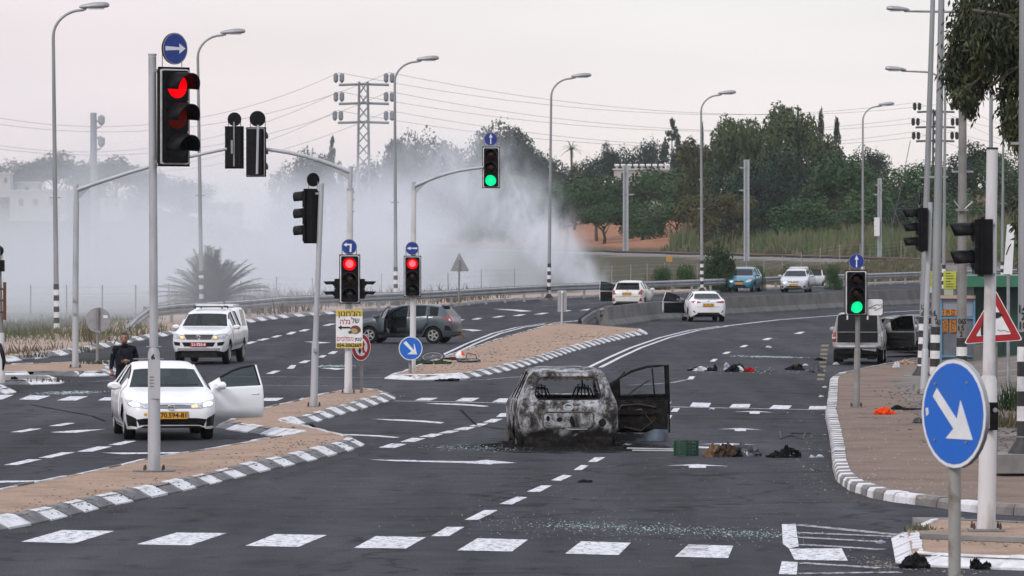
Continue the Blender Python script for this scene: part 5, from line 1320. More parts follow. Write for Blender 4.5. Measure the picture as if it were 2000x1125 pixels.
blades('dry_weeds', 'dry weeds on the railway bank behind the guardrail', spread(12000, 900, 1820, 315, 440, lambda px, X, Y: Y > edge_Y(X) + 7 and -26 < dtk(X, Y) < -4), .25, .75, .09, 'dry', .6)
blades('weeds', 'low green weeds on the railway bank behind the guardrail', spread(14000, 1180, 1820, 320, 440, lambda px, X, Y: Y > edge_Y(X) + 7 and -20 < dtk(X, Y) < -4), .25, .7, .12, 'weed', .6)
blades('dry_weeds', 'sparse weeds seen through the smoke behind the guardrail', spread(3500, 330, 1000, 235, 300, lambda px, X, Y: Y > edge_Y(X) + 7), .4, 1.3, .06, 'dry', .5)
def tuft(px, py, n_, r, h, mat, label, z=.12):
    c_ = G(px, py, z); blades('grass_tuft', label, [(c_.x + random.gauss(0, r), c_.y + random.gauss(0, r), z - .02) for i in range(n_)], h * .6, h * 1.3, .025, mat, .6)
tuft(72, 697, 70, .22, .22, 'dry', 'dry tuft on the kerb of the left verge'); tuft(173, 688, 80, .25, .25, 'weed', 'dry green tuft by the verge kerb behind the round sign')
tuft(195, 711, 120, .30, .16, 'bush', 'green tuft at the foot of the round sign'); tuft(1792, 1036, 90, .10, .10, 'weed', 'small green tuft on the corner kerb'); tuft(110, 744, 60, .3, .12, 'dry', 'dry tuft on the narrow pale island')
tuft(172, 668, 30, .2, .75, 'dry', 'tall dry stalks on the left verge')
tuft(1992, 800, 260, .30, .55, 'bush', 'green weeds at the foot of the right edge lamp post', .5); tuft(1975, 832, 200, .35, .35, 'dry', 'dry weeds on the dirt bank at the right', .45)
# ------------------------------------------------------------------ near eucalyptus at the upper right
YE = 98.0; kE = YE / FPX
tb = at(2140, 880, YE); tb.z = .2
te = empty('eucalyptus_tree', tb, 0, 'drooping eucalyptus hanging into the upper right corner from outside the picture', 'tree')
rel = lambda px, py, dy=0: at(px, py, YE + dy) - tb
MB().tube([(0, 0, -.3), rel(2140, 600), rel(2125, 330), rel(2110, 120), rel(2090, -90)], [.28, .22, .18, .15, .08], 10).build('trunk', M['bark'], te, True)
for i, pts in enumerate([[(2118, 240), (2060, 150), (2000, 110), (1940, 95), (1880, 100)], [(2110, 140), (2040, 60), (1960, 30), (1900, 20)], [(2122, 300), (2050, 215), (2000, 205), (1960, 230)], [(2125, 420), (2060, 370), (2005, 380), (1990, 420)], [(2000, 110), (1930, 140), (1880, 180)], [(2040, 60), (1990, 130), (1930, 170)]]):
    MB().tube([rel(x, y, .6 * math.sin(i * 2 + j)) for j, (x, y) in enumerate(pts)], [.07 * (1 - .17 * j) if i < 4 else .03 for j in range(len(pts))], 6).build('limb', M['bark'], te, True)
cl = [(1905, 20, 44), (1955, 15, 48), (2000, 10, 50), (1880, 60, 34), (1925, 65, 42), (1975, 60, 46), (2020, 60, 50), (1868, 105, 28), (1900, 110, 36), (1945, 110, 38), (1990, 105, 44), (2030, 120, 50), (1862, 150, 26), (1890, 150, 30), (1920, 150, 26), (1878, 185, 24), (1895, 205, 20), (1990, 160, 34), (2030, 180, 44),
      (1975, 145, 26), (1970, 215, 26), (1995, 225, 30), (1985, 262, 24), (2010, 270, 34), (1965, 250, 14), (1995, 395, 18), (2012, 420, 30), (1990, 440, 13), (2005, 470, 20), (1998, 510, 14), (1858, 128, 18), (1905, 180, 20), (2040, 20, 50), (2060, 90, 60), (2050, 240, 50), (1940, 60, 30), (1965, 180, 18), (2055, 470, 45)]
CC, NN, AX = [], [], []
for x, y, r in cl:
    n_ = int(r * r * .50); d = rng.normal(size=(n_, 3)); d /= np.linalg.norm(d, axis=1, keepdims=True); q = d * (rng.uniform(.05, 1, (n_, 1)) ** .5) * (1 + .25 * rng.normal(size=(n_, 1))) * r * kE
    q[:, 2] *= 1.05; c0 = np.array(rel(x, y, random.uniform(-.7, .7))); CC.append(q + c0)
    nn = rng.normal(size=(n_, 3)); nn[:, 2] *= .4; nn[:, 1] -= .4; NN.append(nn / np.linalg.norm(nn, axis=1, keepdims=True))
    ax = rng.normal(size=(n_, 3)) * .5; ax[:, 2] -= 1.0; AX.append(ax)
CC, NN, AX = map(np.concatenate, (CC, NN, AX))
u = AX / np.linalg.norm(AX, axis=1, keepdims=True); NN = NN - u * (NN * u).sum(1, keepdims=True)
NN /= np.linalg.norm(NN, axis=1, keepdims=True)
sd = np.cross(NN, u); ln = rng.uniform(.10, .19, (len(CC), 1)); wd = ln * .15
Vv = np.stack([CC, CC + u * ln * .5 + sd * wd, CC + u * ln, CC + u * ln * .5 - sd * wd], 1).reshape(-1, 3); n_ = len(CC)
me = bpy.data.meshes.new('crown'); me.vertices.add(4 * n_); me.vertices.foreach_set('co', Vv.astype(np.float32).ravel()); me.loops.add(4 * n_); me.loops.foreach_set('vertex_index', np.arange(4 * n_, dtype=np.int32))
me.polygons.add(n_); me.polygons.foreach_set('loop_start', np.arange(0, 4 * n_, 4, dtype=np.int32)); me.materials.append(LM['near']); me.update(calc_edges=True)
link(bpy.data.objects.new('crown', me), te)

# ================================================================== HOUSES
M['plaster'] = pmat('pale_plaster', (.40, .37, .35), (.33, .31, .30), .4, .9); M['roofgrey'] = pmat('pale_roof', (.45, .42, .40), None, rough=.9); M['winglass'] = pmat('dark_window', (.03, .035, .04), None, rough=.2)
def house(px, Y, yb, yt, wpx, label, wins=(), floors=1, tanks=0, depth=10):
    k = Y / FPX; b = at(px, yb, Y); e_ = empty('house', b, R(random.uniform(-6, 6)), label, 'house', 'pale flat roofed houses'); W_ = wpx * k; H = (yb - yt) * k
    MB().box((0, depth / 2, H / 2 - 1), (W_, depth, H + 2)).build('wall', M['plaster'], e_)
    r_ = MB().box((0, depth / 2, H + .15), (W_ + .5, depth + .5, .3)).build('roof', M['roofgrey'], e_)
    for x, z, w_, h in wins:
        f = MB().box((x * W_, -.02, z * H), (w_ * W_, .1, h * H)).build('window', M['winglass'], e_); MB().box((x * W_, -.06, z * H - h * H / 2), (w_ * W_ * 1.15, .14, .12)).build('sill', M['roofgrey'], f)
    for i in range(tanks):
        x = (i / (tanks - 1) - .5) * W_ * .92
        MB().lathe([(.1, -.9), (.42, -.85), (.45, 0), (.42, .85), (.1, .9)], 10, Matrix.Translation((x, 2, H + .95)) @ Matrix.Rotation(PI / 2, 4, 'Y') @ Matrix.Scale(.52, 4)).build('water_tank', M['whitepaint'], r_, 50)
        MB().box((x, 2, H + .5), (.5, .5, .7)).build('tank_stand', M['greymetal'], r_)
    return e_
house(1253, 1000, 392, 332, 108, 'pale flat roofed house with a row of white water tanks on the wooded rise', [(-.3, .45, .1, .3), (.1, .45, .1, .3)], tanks=9)
house(75, 980, 418, 374, 112, 'long pale house in the haze at the far left', [(-.3, .5, .08, .3), (-.05, .5, .08, .3), (.25, .5, .1, .3)])
house(53, 1010, 380, 358, 40, 'upper pale house block behind the long house', [(0, .5, .2, .4)])
house(5, 1000, 365, 340, 30, 'small pale house at the left edge in the haze', [(.2, .5, .2, .4)])
house(218, 960, 412, 390, 46, 'small pale house in the haze right of the concrete mast', [(-.2, .5, .12, .4), (.2, .5, .12, .4)])
house(430, 980, 420, 398, 60, 'very faint pale house in the smoke behind the palm', [(-.2, .5, .12, .4), (.2, .5, .12, .4)])
# ================================================================== CARS
def ip(tab, x):
    xs_ = [p[0] for p in tab]; ys_ = [p[1] for p in tab]
    if xs_[0] > xs_[-1]: xs_, ys_ = xs_[::-1], ys_[::-1]
    return float(np.interp(x, xs_, ys_))
class Car:
    """x forward, y to the car's left, z up; lofted shell split into body, doors and glass"""
    def __init__(s, P, label, px, py, rz, scale=1.0, axle='front', paint='white_car', glass='glass', group=None, cat='car', name='parked_car', doors_open=None, zb=0.0, burned=False, z=0.0):
        s.P = P; s.paint = M[paint]; s.glass = M[glass] if glass else None; s.burned = burned
        s.open = doors_open or {}
        fwd = Vector((math.cos(R(rz)), math.sin(R(rz)), 0))
        o = G(px, py, z) - fwd * ((P['xf'] if axle == 'front' else P['xr']) * scale)
        s.e = empty(name, o, R(rz), label, cat, group); s.e.scale = (scale,) * 3
        s.build()
    def st(s):
        P = s.P; X = set()
        for k in ('zt', 'zs', 'zb', 'w', 'wt'): X |= {round(p[0], 3) for p in P[k]}
        for c in (P['xf'], P['xr']):
            for i in range(-8, 9): X.add(round(c + P['Ra'] * math.sin(i / 8 * PI / 2) * .999, 3))
        for d in P['doors']: X |= {round(d[0], 3), round(d[1], 3)}
        for a, b in P['win']: X |= {round(a, 3), round(b, 3)}
        for a in np.arange(-P['L'] + .1, P['L'], .14): X.add(round(float(a), 3))
        X = sorted(x for x in X if -P['L'] <= x <= P['L']); o = [X[0]]
        for x in X[1:]:
            if x - o[-1] > .012: o.append(x)
        return o
    def ring(s, x):
        P = s.P; zs, zt, w, wt = (ip(P[k], x) for k in ('zs', 'zt', 'w', 'wt'))
        zb = ip(P['zb'], x); ar = 0
        for c in (P['xf'], P['xr']):
            d = abs(x - c)
            if d < P['Ra']:
                za = P['R'] + math.sqrt(P['Ra'] ** 2 - d * d); 
                if za > zb: ar = min(1, (za - zb) / .1); zb = min(za, zs - .08)
        h = max(zt - zs, .02); k = min(1, h / .25); zr = zs - zb
        return [(w * (.92 + .07 * ar), zb), (w * (.975 + .02 * ar), zb + .22 * zr), (w, zb + .5 * zr), (w * .995, zb + .76 * zr), (w * .965, zs),
                (w * (.945 * k + .90 * (1 - k)), zs + .03 * k + .2 * h * (1 - k)), (wt + .035, zs + (.86 * k + .72 * (1 - k)) * h), (wt - .02, zs + .945 * h), (wt * .7, zs + .985 * h), (wt * .35, zt - .003), (0, zt)]
    def build(s):
        P = s.P; X = s.st(); J = 21; rings = []
        for x in X:
            r = s.ring(x); rings.append([Vector((x, -y, z)) for y, z in r] + [Vector((x, y, z)) for y, z in r[-2::-1]])
        s.X = X; s.rings = rings
        buckets = {}
        def cls(xm, j):
            side = 'R' if j < 10 else 'L'; h = j if j < 10 else 19 - j
            for n_, d in enumerate(P['doors']):
                if d[1] < xm < d[0] and 1 <= h <= 5: 
                    inw = h == 5 and any(a < xm < b for a, b in P['win'])
                    return ('door' + side + str(n_), 'glass' if inw else 'panel')
            if h == 5 and any(a < xm < b for a, b in P['win']): return ('side' + side, 'glass')
            if h in (7, 8, 9) and P['ws'][0] < xm < P['ws'][1]: return ('ws', 'glass')
            if h in (7, 8, 9) and P['rw'][0] < xm < P['rw'][1]: return ('rw', 'glass')
            return ('body', 'panel')
        for i in range(len(X) - 1):
            for j in range(J - 1):
                c_ = cls((X[i] + X[i + 1]) / 2, j); buckets.setdefault(c_, []).append((i * J + j, i * J + j + 1, (i + 1) * J + j + 1, (i + 1) * J + j))
        V = [p for r in rings for p in r]; s.V = V
        cap = []
        for b in (0, (len(X) - 1) * J):
            for j in range(10):
                q = (b + j, b + 20 - j, b + 19 - j, b + j + 1) if j < 9 else (b + 9, b + 11, b + 10)
                cap.append(q if b == 0 else q[::-1])
        allf = [f for k, v in buckets.items() for f in v] + cap
        s.bvh = BVHTree.FromPolygons([tuple(v) for v in V], allf)
        def sub(faces, shift=None):
            ids = sorted({i for f in faces for i in f}); mp_ = {a: n_ for n_, a in enumerate(ids)}
            return [V[i] - shift if shift else V[i] for i in ids], [tuple(mp_[i] for i in f) for f in faces]
        v, f = sub(buckets[('body', 'panel')] + (cap if not P.get('nocap') else cap[10:]))
        bo = mesh_obj('body', v, f, s.paint, s.e, 38); s.body = bo
        if s.burned: bo.modifiers.new('thick', 'SOLIDIFY').thickness = .03
        def glass(key, nm, par, shift=None):
            if key not in buckets or not s.glass: return
            v, f = sub(buckets[key], shift); mesh_obj(nm, v, f, s.glass, par, True)
        glass(('ws', 'glass'), 'windscreen', s.e)
        glass(('rw', 'glass'), 'rear_window', s.e)
        for sd in 'RL': glass(('side' + sd, 'glass'), 'side_window', s.e)
        for n_, d in enumerate(P['doors']):
            for sd in 'RL':
                key = 'door' + sd + str(n_)
                if (key, 'panel') not in buckets: continue
                if sd + str(n_) in s.open and s.open[sd + str(n_)] is None: continue
                sg = 1 if sd == 'L' else -1; ang = s.open.get(sd + str(n_), 0)
                hz = Vector((d[0], sg * ip(P['w'], d[0]) * .97, 0))
                v, f = sub(buckets[(key, 'panel')], hz)
                if ang == 0: v = [Vector((p.x * .992 - .004, p.y, p.z)) for p in v]
                dm = s.paint
                do = mesh_obj('door', v, f, dm, s.e, 38); do.location = hz; do.rotation_euler = (0, 0, -sg * R(ang))
                do.modifiers.new('thick', 'SOLIDIFY').thickness = .03 if not s.burned else .02
                if s.open: do['label'] = ('open ' if ang else 'closed ') + ('front door' if n_ == 0 else 'rear door')
                glass((key, 'glass'), 'window', do, hz)
                ln = d[0] - d[1]; zs = ip(P['zs'], (d[0] + d[1]) / 2)
                # window surround
                if (key, 'glass') in buckets:
                    gs = {i for q in buckets[(key, 'glass')] for i in q}; top = sorted((V[i] - hz for i in gs), key=lambda p: p.x)
                    xs_ = sorted({round(p.x, 4) for p in top}); up = [max((p for p in top if abs(p.x - x) < 1e-3), key=lambda p: p.z) for x in xs_]; lo = [min((p for p in top if abs(p.x - x) < 1e-3), key=lambda p: p.z) for x in xs_]
                    MB().tube(lo + up[::-1] + [lo[0]], .022 if ang else .016, 5, False).build('window_surround', M['darktrim'] if not s.burned else M['char'], do, True)
                if not s.burned:
                    MB().tube([(-ln + .28, sg * .005 + sg * .01, zs - .10), (-ln + .24, sg * .045, zs - .10), (-ln + .10, sg * .045, zs - .095), (-ln + .07, sg * .01, zs - .095)], .014, 6).build('handle', s.paint, do, True)
                if ang:
                    tr = MB(); y0 = -sg * .07
                    tr.box((-ln / 2, y0, (zs + P['sill']) / 2 + .02), (ln * .94, .05, zs - P['sill'] - .14)); tr.box((-ln / 2, y0 - sg * .04, zs - .25), (ln * .6, .06, .07))
                    tr.build('inner_trim', M['darktrim'] if not s.burned else M['char'], do)
                if n_ == 0 and not s.burned:
                    mc = Vector((-.12, sg * .12, zs + .07)); v = []
                    for t_, a, b in ((-.09, .10, .06), (-.07, .13, .08), (.03, .12, .075), (.08, .08, .045)):
                        for k in range(12): v.append(mc + Vector((t_, a * math.cos(k * PI / 6), b * math.sin(k * PI / 6))))
                    f = [(i * 12 + k, i * 12 + (k + 1) % 12, (i + 1) * 12 + (k + 1) % 12, (i + 1) * 12 + k) for i in range(3) for k in range(12)] + [tuple(range(12))[::-1], tuple(range(36, 48))]
                    mi = MB().add(v, f).box((-.12, sg * .04, zs + .06), (.06, .10, .04)).build('mirror', M[P.get('mirror', 'x')] if P.get('mirror') else s.paint, do, 50)
        # dark inner volumes
        zc = P['sill']; ib = MB()
        ib.box(((P['xf'] + P['L']) / 2 - .15, 0, .42), (P['L'] - P['xf'] + .2, ip(P['w'], P['xf']) * 1.3, .36))
        ib.box((0, 0, .30), (P['L'] * 1.75, ip(P['w'], 0) * 1.5, .14)); ib.box(((P['xr'] - P['L']) / 2 + .25, 0, .5), (P['L'] + P['xr'] - .35, ip(P['w'], 0) * 1.3, .42))
        ib.build('underbody', M['darktrim'] if not s.burned else M['char'], s.e)
        if not s.burned:
            for xx in P['seats']:
                for yy in (-.37, .37):
                    st_ = MB().box((xx, yy, .50), (.50, .48, .16)).box((xx - .27, yy, .82), (.14, .46, .62)).box((xx - .30, yy, 1.20), (.09, .26, .17)).build('seat', M['seat'], s.e)
                    bv = st_.modifiers.new('round', 'BEVEL'); bv.width = .04; bv.segments = 2
            MB().box((P['ws'][1] - .3, 0, .78), (.34, 1.3, .22)).build('dashboard', M['seat'], s.e)
            tq = [(P['ws'][1] - .52 - .08 * math.sin(a), .37 + .18 * math.cos(a), .86 + .17 * math.sin(a)) for a in np.linspace(0, 2 * PI, 15)]
            MB().tube(tq, .016, 6, False).build('steering_wheel', M['darktrim'], s.e)
        s.wheels()
    def wheels(s):
        P = s.P; r = P['R']; wd = .21
        if P.get('nowheels'): return
        for xc in (P['xf'], P['xr']):
            for sg in (-1, 1):
                yo = ip(P['w'], xc) * .97
                Mx = Matrix.Translation((xc, sg * (yo - wd / 2 - .01), r)) @ Matrix.Rotation(-sg * PI / 2, 4, 'X')
                t_ = MB().lathe([(r * .60, -wd / 2), (r * .93, -wd / 2), (r, -wd / 2 + .03), (r, wd / 2 - .03), (r * .94, wd / 2), (r * .64, wd / 2), (r * .62, wd / 2 - .04)], 28, Mx).build('wheel', M['tyre'], s.e, 40)
                b = MB().lathe([(r * .645, wd / 2 - .05), (r * .645, wd / 2 + .004), (r * .58, wd / 2 + .004), (r * .56, wd / 2 - .04), (r * .56, wd / 2 - .05)], 24, Mx)
                for k in range(P.get('spokes', 5)):
                    a = 2 * PI * k / P.get('spokes', 5)
                    b.prism([(r * .12 * math.cos(a + .9), r * .12 * math.sin(a + .9)), (r * .12 * math.cos(a - .9), r * .12 * math.sin(a - .9)), (r * .60 * math.cos(a - .16), r * .60 * math.sin(a - .16)), (r * .60 * math.cos(a + .16), r * .60 * math.sin(a + .16))], Mx @ Matrix.Translation((0, 0, wd / 2 - .03)), .028)
                b.build('rim', M[P.get('rim', 'alloy')], t_)
    def decal(s, name, poly, mat, face='front', off=.008, nu=10, nv=4, parent=None):
        """a thin fitted piece on the shell: poly = outline in (y or x, z)"""
        us = [p[0] for p in poly]; u0, u1 = min(us), max(us); n_ = len(poly); rows = []
        for i in range(nu + 1):
            u = u0 + (u1 - u0) * (i / nu * .998 + .001); zz = []
            for k in range(n_):
                (a, b), (c, d) = poly[k], poly[(k + 1) % n_]
                if (a <= u <= c or c <= u <= a) and abs(c - a) > 1e-9: zz.append(b + (d - b) * (u - a) / (c - a))
            z0, z1 = min(zz), max(zz); col = []
            for j in range(nv + 1):
                z = z0 + (z1 - z0) * j / nv
                if face in ('front', 'rear'):
                    sg = 1 if face == 'front' else -1; h = s.bvh.ray_cast(Vector((sg * 6, u, z)), Vector((-sg, 0, 0)))
                    p = h[0] + Vector((sg * off, 0, 0)) if h[0] else None
                    if p is not None and h[1]: p = h[0] + (h[1] if h[1].x * sg > 0 else -h[1]) * off
                else:
                    sg = 1 if face == 'left' else -1; h = s.bvh.ray_cast(Vector((u, sg * 3, z)), Vector((0, -sg, 0)))
                    p = h[0] + Vector((0, sg * off, 0)) if h[0] else None
                col.append(p)
            rows.append(col)
        flat = [p for c_ in rows for p in c_ if p is not None]
        if not flat: return None
        last = flat[0]; v = []
        for c_ in rows:
            for p in c_:
                if p is None: p = last
                v.append(p); last = p
        m_ = nv + 1
        f = [(i * m_ + j, i * m_ + j + 1, (i + 1) * m_ + j + 1, (i + 1) * m_ + j) for i in range(nu) for j in range(nv)]
        if face in ('front', 'right'): pass
        o = mesh_obj(name, v, f, M[mat] if isinstance(mat, str) else mat, parent or s.e, True)
        return o
    def both(s, name, poly, mat, face='front', **k):
        return [s.decal(name, poly, mat, face, **k), s.decal(name, [(-u, z) for u, z in poly][::-1], mat, face, **k)]
    def plate(s, y, z, w_, h_, face, mat='plate_y', text=None, tmat='ink'):
        sg = 1 if face == 'front' else -1
        h = s.bvh.ray_cast(Vector((sg * 6, y, z)), Vector((-sg, 0, 0))); x = (h[0].x if h[0] else sg * s.P['L']) + sg * .03
        p = MB().box((x - sg * .012, y, z), (.024, w_ + .02, h_ + .02)).build('number_plate', M['ink'], s.e)
        MB().box((x + sg * .001, y, z), (.006, w_, h_)).build('plate_face', M[mat], p)
        if text:
            Mt = Matrix.Translation((x + sg * .006, y, z)) @ Matrix.Rotation(PI / 2 if sg > 0 else -PI / 2, 4, 'Z') @ Matrix.Rotation(PI / 2, 4, 'X')
            text_obj('lettering', text, h_ * .98, Mt, M[tmat], p, .004, w_ * .9)
        else:                                                # figures too far away to read
            for i in range(7):
                if i not in (2, 5): MB().box((x + sg * .006, y + (i - 3) * w_ * .12, z), (.004, w_ * .07, h_ * .5)).build('figure', M['rust'], p)
        return p
    def emblem(s, y, z, r, face='front'):
        sg = 1 if face == 'front' else -1
        h = s.bvh.ray_cast(Vector((sg * 6, y, z)), Vector((-sg, 0, 0))); x = (h[0].x if h[0] else sg * s.P['L']) + sg * .028
        b = MB()
        for a, b_, oy, oz in ((r, r * .68, 0, 0), (r * .36, r * .64, 0, 0), (r * .62, r * .26, 0, r * .32)):
            b.tube([(x, y + oy + a * math.cos(q), z + oz + b_ * math.sin(q)) for q in np.linspace(0, 2 * PI, 21)], r * .085, 6, False)
        return b.build('emblem', M['chrome'], s.e, True)

SEDAN = dict(L=2.31, R=.315, Ra=.37, xf=1.36, xr=-1.34, sill=.30, spokes=10, seats=(.0, -.95),
    zt=[(2.31, .60), (2.28, .66), (2.2, .73), (2.0, .80), (1.6, .89), (1.05, .975), (.35, 1.31), (.15, 1.375), (-.1, 1.42), (-.6, 1.435), (-1.0, 1.39), (-1.25, 1.33), (-1.85, 1.085), (-2.15, 1.06), (-2.27, 1.02), (-2.31, .90)],
    zs=[(2.31, .53), (2.28, .60), (2.2, .66), (2.0, .74), (1.6, .83), (1.05, .90), (.2, .925), (-1.1, .96), (-1.85, .99), (-2.2, .96), (-2.31, .80)],
    zb=[(2.31, .28), (2.25, .22), (1.8, .2), (-1.9, .22), (-2.2, .28), (-2.31, .36)],
    w=[(2.31, .56), (2.28, .66), (2.2, .75), (2.05, .82), (1.75, .865), (1, .885), (-1.2, .885), (-1.8, .87), (-2.1, .82), (-2.25, .72), (-2.31, .60)],
    wt=[(2.31, .46), (2.2, .58), (1.8, .68), (1.05, .73), (.35, .60), (-.1, .565), (-.8, .555), (-1.25, .56), (-1.85, .66), (-2.31, .5)],
    doors=[(.92, -.20), (-.24, -1.15)], win=[(-.98, -.27), (-.17, .66), (-1.40, -1.06)], ws=(.34, 1.04), rw=(-1.86, -1.24))
def variant(base, **k):
    d = dict(base); d.update(k); return d
def scaled(base, sx=1, sz=1, **k):
    d = dict(base)
    for q in ('zt', 'zs', 'zb'): d[q] = [(x * sx, z * sz) for x, z in base[q]]
    for q in ('w', 'wt'): d[q] = [(x * sx, y) for x, y in base[q]]
    for q in ('L', 'xf', 'xr'): d[q] = base[q] * sx
    d['doors'] = [(a * sx, b * sx) for a, b in base['doors']]; d['win'] = [(a * sx, b * sx) for a, b in base['win']]
    for q in ('ws', 'rw'): d[q] = tuple(a * sx for a in base[q])
    d['seats'] = tuple(a * sx for a in base['seats']); d.update(k); return d
HATCH = dict(L=1.93, R=.30, Ra=.355, xf=1.22, xr=-1.20, sill=.30, spokes=5, seats=(.0, -.85),
    zt=[(1.93, .62), (1.9, .70), (1.8, .78), (1.5, .90), (1.05, 1.0), (.35, 1.38), (.1, 1.46), (-.4, 1.50), (-1.1, 1.47), (-1.5, 1.41), (-1.56, 1.38), (-1.83, 1.02), (-1.88, .94), (-1.93, .84)],
    zs=[(1.93, .55), (1.8, .70), (1.5, .82), (1.05, .92), (.2, .95), (-1.1, 1.02), (-1.7, 1.0), (-1.88, .90), (-1.93, .74)],
    zb=[(1.93, .30), (1.85, .23), (1.5, .21), (-1.5, .23), (-1.8, .28), (-1.93, .34)],
    w=[(1.93, .54), (1.9, .64), (1.8, .74), (1.55, .82), (1, .845), (-1.2, .85), (-1.6, .83), (-1.83, .79), (-1.9, .72), (-1.93, .66)],
    wt=[(1.93, .46), (1.6, .64), (1.05, .70), (.35, .60), (-.1, .57), (-1.1, .57), (-1.56, .59), (-1.83, .66), (-1.93, .55)],
    doors=[(.86, -.22), (-.26, -1.02)], win=[(-.92, -.30), (-.18, .62), (-1.38, -1.06)], ws=(.34, 1.04), rw=(-1.82, -1.55))
PICKUP = dict(L=2.60, R=.385, Ra=.45, xf=1.62, xr=-1.45, sill=.48, spokes=6, seats=(.25, -.55),
    zt=[(2.60, .98), (2.56, 1.05), (2.4, 1.11), (1.9, 1.18), (1.30, 1.24), (.70, 1.66), (.5, 1.74), (0, 1.79), (-.9, 1.79), (-1.0, 1.82), (-1.2, 1.86), (-2.2, 1.85), (-2.45, 1.80), (-2.52, 1.74), (-2.60, 1.18)],
    zs=[(2.60, .90), (2.4, 1.02), (1.9, 1.08), (1.30, 1.13), (.3, 1.15), (-1.0, 1.17), (-2.5, 1.18), (-2.60, 1.06)],
    zb=[(2.60, .46), (2.5, .42), (2.2, .44), (-2.2, .50), (-2.60, .56)],
    w=[(2.60, .70), (2.56, .80), (2.4, .89), (2.1, .915), (1.0, .925), (-1.2, .925), (-2.4, .91), (-2.56, .88), (-2.60, .84)],
    wt=[(2.60, .62), (2.2, .74), (1.30, .78), (.7, .66), (.2, .63), (-.9, .64), (-1.1, .72), (-2.45, .70), (-2.60, .74)],
    doors=[(1.12, .0), (-.04, -.98)], win=[(-.86, -.10), (.06, .88), (-2.2, -1.25)], ws=(.69, 1.29), rw=(-2.595, -2.47))
M['char'] = pmat('charred_metal', (.007, .0065, .0065), (.030, .026, .024), 9, .9, 0, bump=.5, contrast=(.45, .75), spec=.2)

# ---------- white sedan, near left
c = Car(SEDAN, 'white sedan with headlights on and its driver door open at the near left', 328, 857, -81.8, 1.0, 'front', 'white_car', 'glass_clear', doors_open={'L0': 66}, name='white_sedan')
P = SEDAN
c.both('headlight', [(.36, .600), (.50, .605), (.80, .65), (.84, .76), (.74, .75), (.55, .70), (.36, .665)], 'lampglass', nu=16, off=.012)
M['lamp_on'] = pmat('headlamp_lit', (1.0, .93, .80), None, emit=2.2); M['lamp_warm'] = pmat('indicator_lit', (1.0, .45, .18), None, emit=1.5)
c.both('lit_lamp', [(.60, .635), (.73, .65), (.78, .70), (.70, .715), (.60, .69)], 'lamp_on', nu=6, off=.018)
c.decal('indicator', [(.38, .615), (.48, .62), (.48, .67), (.38, .655)], 'lamp_warm', nu=4, off=.018)
c.decal('upper_grille', [(-.42, .605), (.42, .605), (.42, .662), (0, .60 + .075), (-.42, .662)], 'darktrim', nu=14)
for z in (.618, .640): c.decal('grille_bar', [(-.40, z), (.40, z), (.40, z + .008), (-.40, z + .008)], 'chrome', nu=10, nv=1, off=.016)
c.decal('chrome_strip', [(-.62, .675), (0, .690), (.62, .675), (.62, .690), (0, .705), (-.62, .690)], 'chrome', nu=18, nv=1, off=.014)
c.emblem(0, .628, .075)
c.decal('lower_grille', [(-.60, .27), (.60, .27), (.66, .40), (.50, .425), (-.50, .425), (-.66, .40)], 'darktrim', nu=20)
for z in (.295, .33, .365, .395): c.decal('grille_slat', [(-.62, z), (.62, z), (.62, z + .010), (-.62, z + .010)], 'black', nu=16, nv=1, off=.020)
c.both('fog_surround', [(.64, .25), (.80, .27), (.83, .50), (.72, .45), (.66, .42)], 'darktrim', nu=10, off=.012)
c.both('bumper_blade', [(.52, .225), (.80, .235), (.76, .29), (.60, .265), (.52, .255)], 'white_car', nu=10, off=.03)
c.decal('lower_lip', [(-.70, .205), (.70, .205), (.70, .222), (-.70, .222)], 'darktrim', nu=14, nv=1, off=.012)
c.plate(0.03, .475, .54, .125, 'front', 'plate_y', '70.594-81')
c.decal('wiper', [(-.55, .985), (.6, .992), (.6, 1.005), (-.55, .998)], 'black', nu=12, nv=1, off=.02)
c.decal('tow_cover', [(-.52, .47), (-.46, .47), (-.46, .52), (-.52, .52)], 'plate_y', nu=2, nv=2)
for sd in ('left', 'right'): c.decal('sill_trim', [(-1.0, .235), (1.0, .235), (1.0, .265), (-1.0, .265)], 'darktrim', sd, nu=8, nv=1, off=.004)

# ---------- white pickup with canopy, lights on
c = Car(PICKUP, 'white canopied pickup with red plate and headlights on driving up behind the sedan', 397, 711, -95.5, .90, 'front', 'white_car', 'glass', name='pickup_truck', cat='pickup')
c.both('headlight', [(.46, .83), (.86, .86), (.90, .99), (.80, 1.03), (.48, .97)], 'lampglass', nu=12, off=.012)
c.both('lit_lamp', [(.50, .87), (.60, .87), (.60, .94), (.50, .94)], 'lamp_warm', nu=4, off=.02)
c.decal('grille', [(-.46, .83), (.46, .83), (.48, .985), (-.48, .985)], 'darktrim', nu=12)
for z in (.86, .90, .94): c.decal('grille_bar', [(-.45, z), (.45, z), (.45, z + .014), (-.45, z + .014)], 'greymetal', nu=10, nv=1, off=.02)
c.decal('chrome_strip', [(-.50, .985), (.50, .985), (.50, 1.005), (-.50, 1.005)], 'chrome', nu=12, nv=1, off=.014); c.emblem(0, .91, .085)
c.decal('lower_grille', [(-.50, .60), (.50, .60), (.56, .74), (-.56, .74)], 'darktrim', nu=14); c.both('fog_surround', [(.62, .62), (.80, .64), (.84, .76), (.62, .74)], 'darktrim', nu=8)
c.decal('skid_plate', [(-.80, .47), (.80, .47), (.74, .55), (-.74, .55)], 'greymetal', nu=14, off=.012)
c.plate(0, .66, .52, .12, 'front', 'plate_r', '21-723-8', 'whitesign')
rk = MB()
for y in (-.45, .45): rk.tube([(.45, y, 1.80), (.45, y, 1.87), (-.8, y, 1.87), (-.8, y, 1.80)], .022, 6)
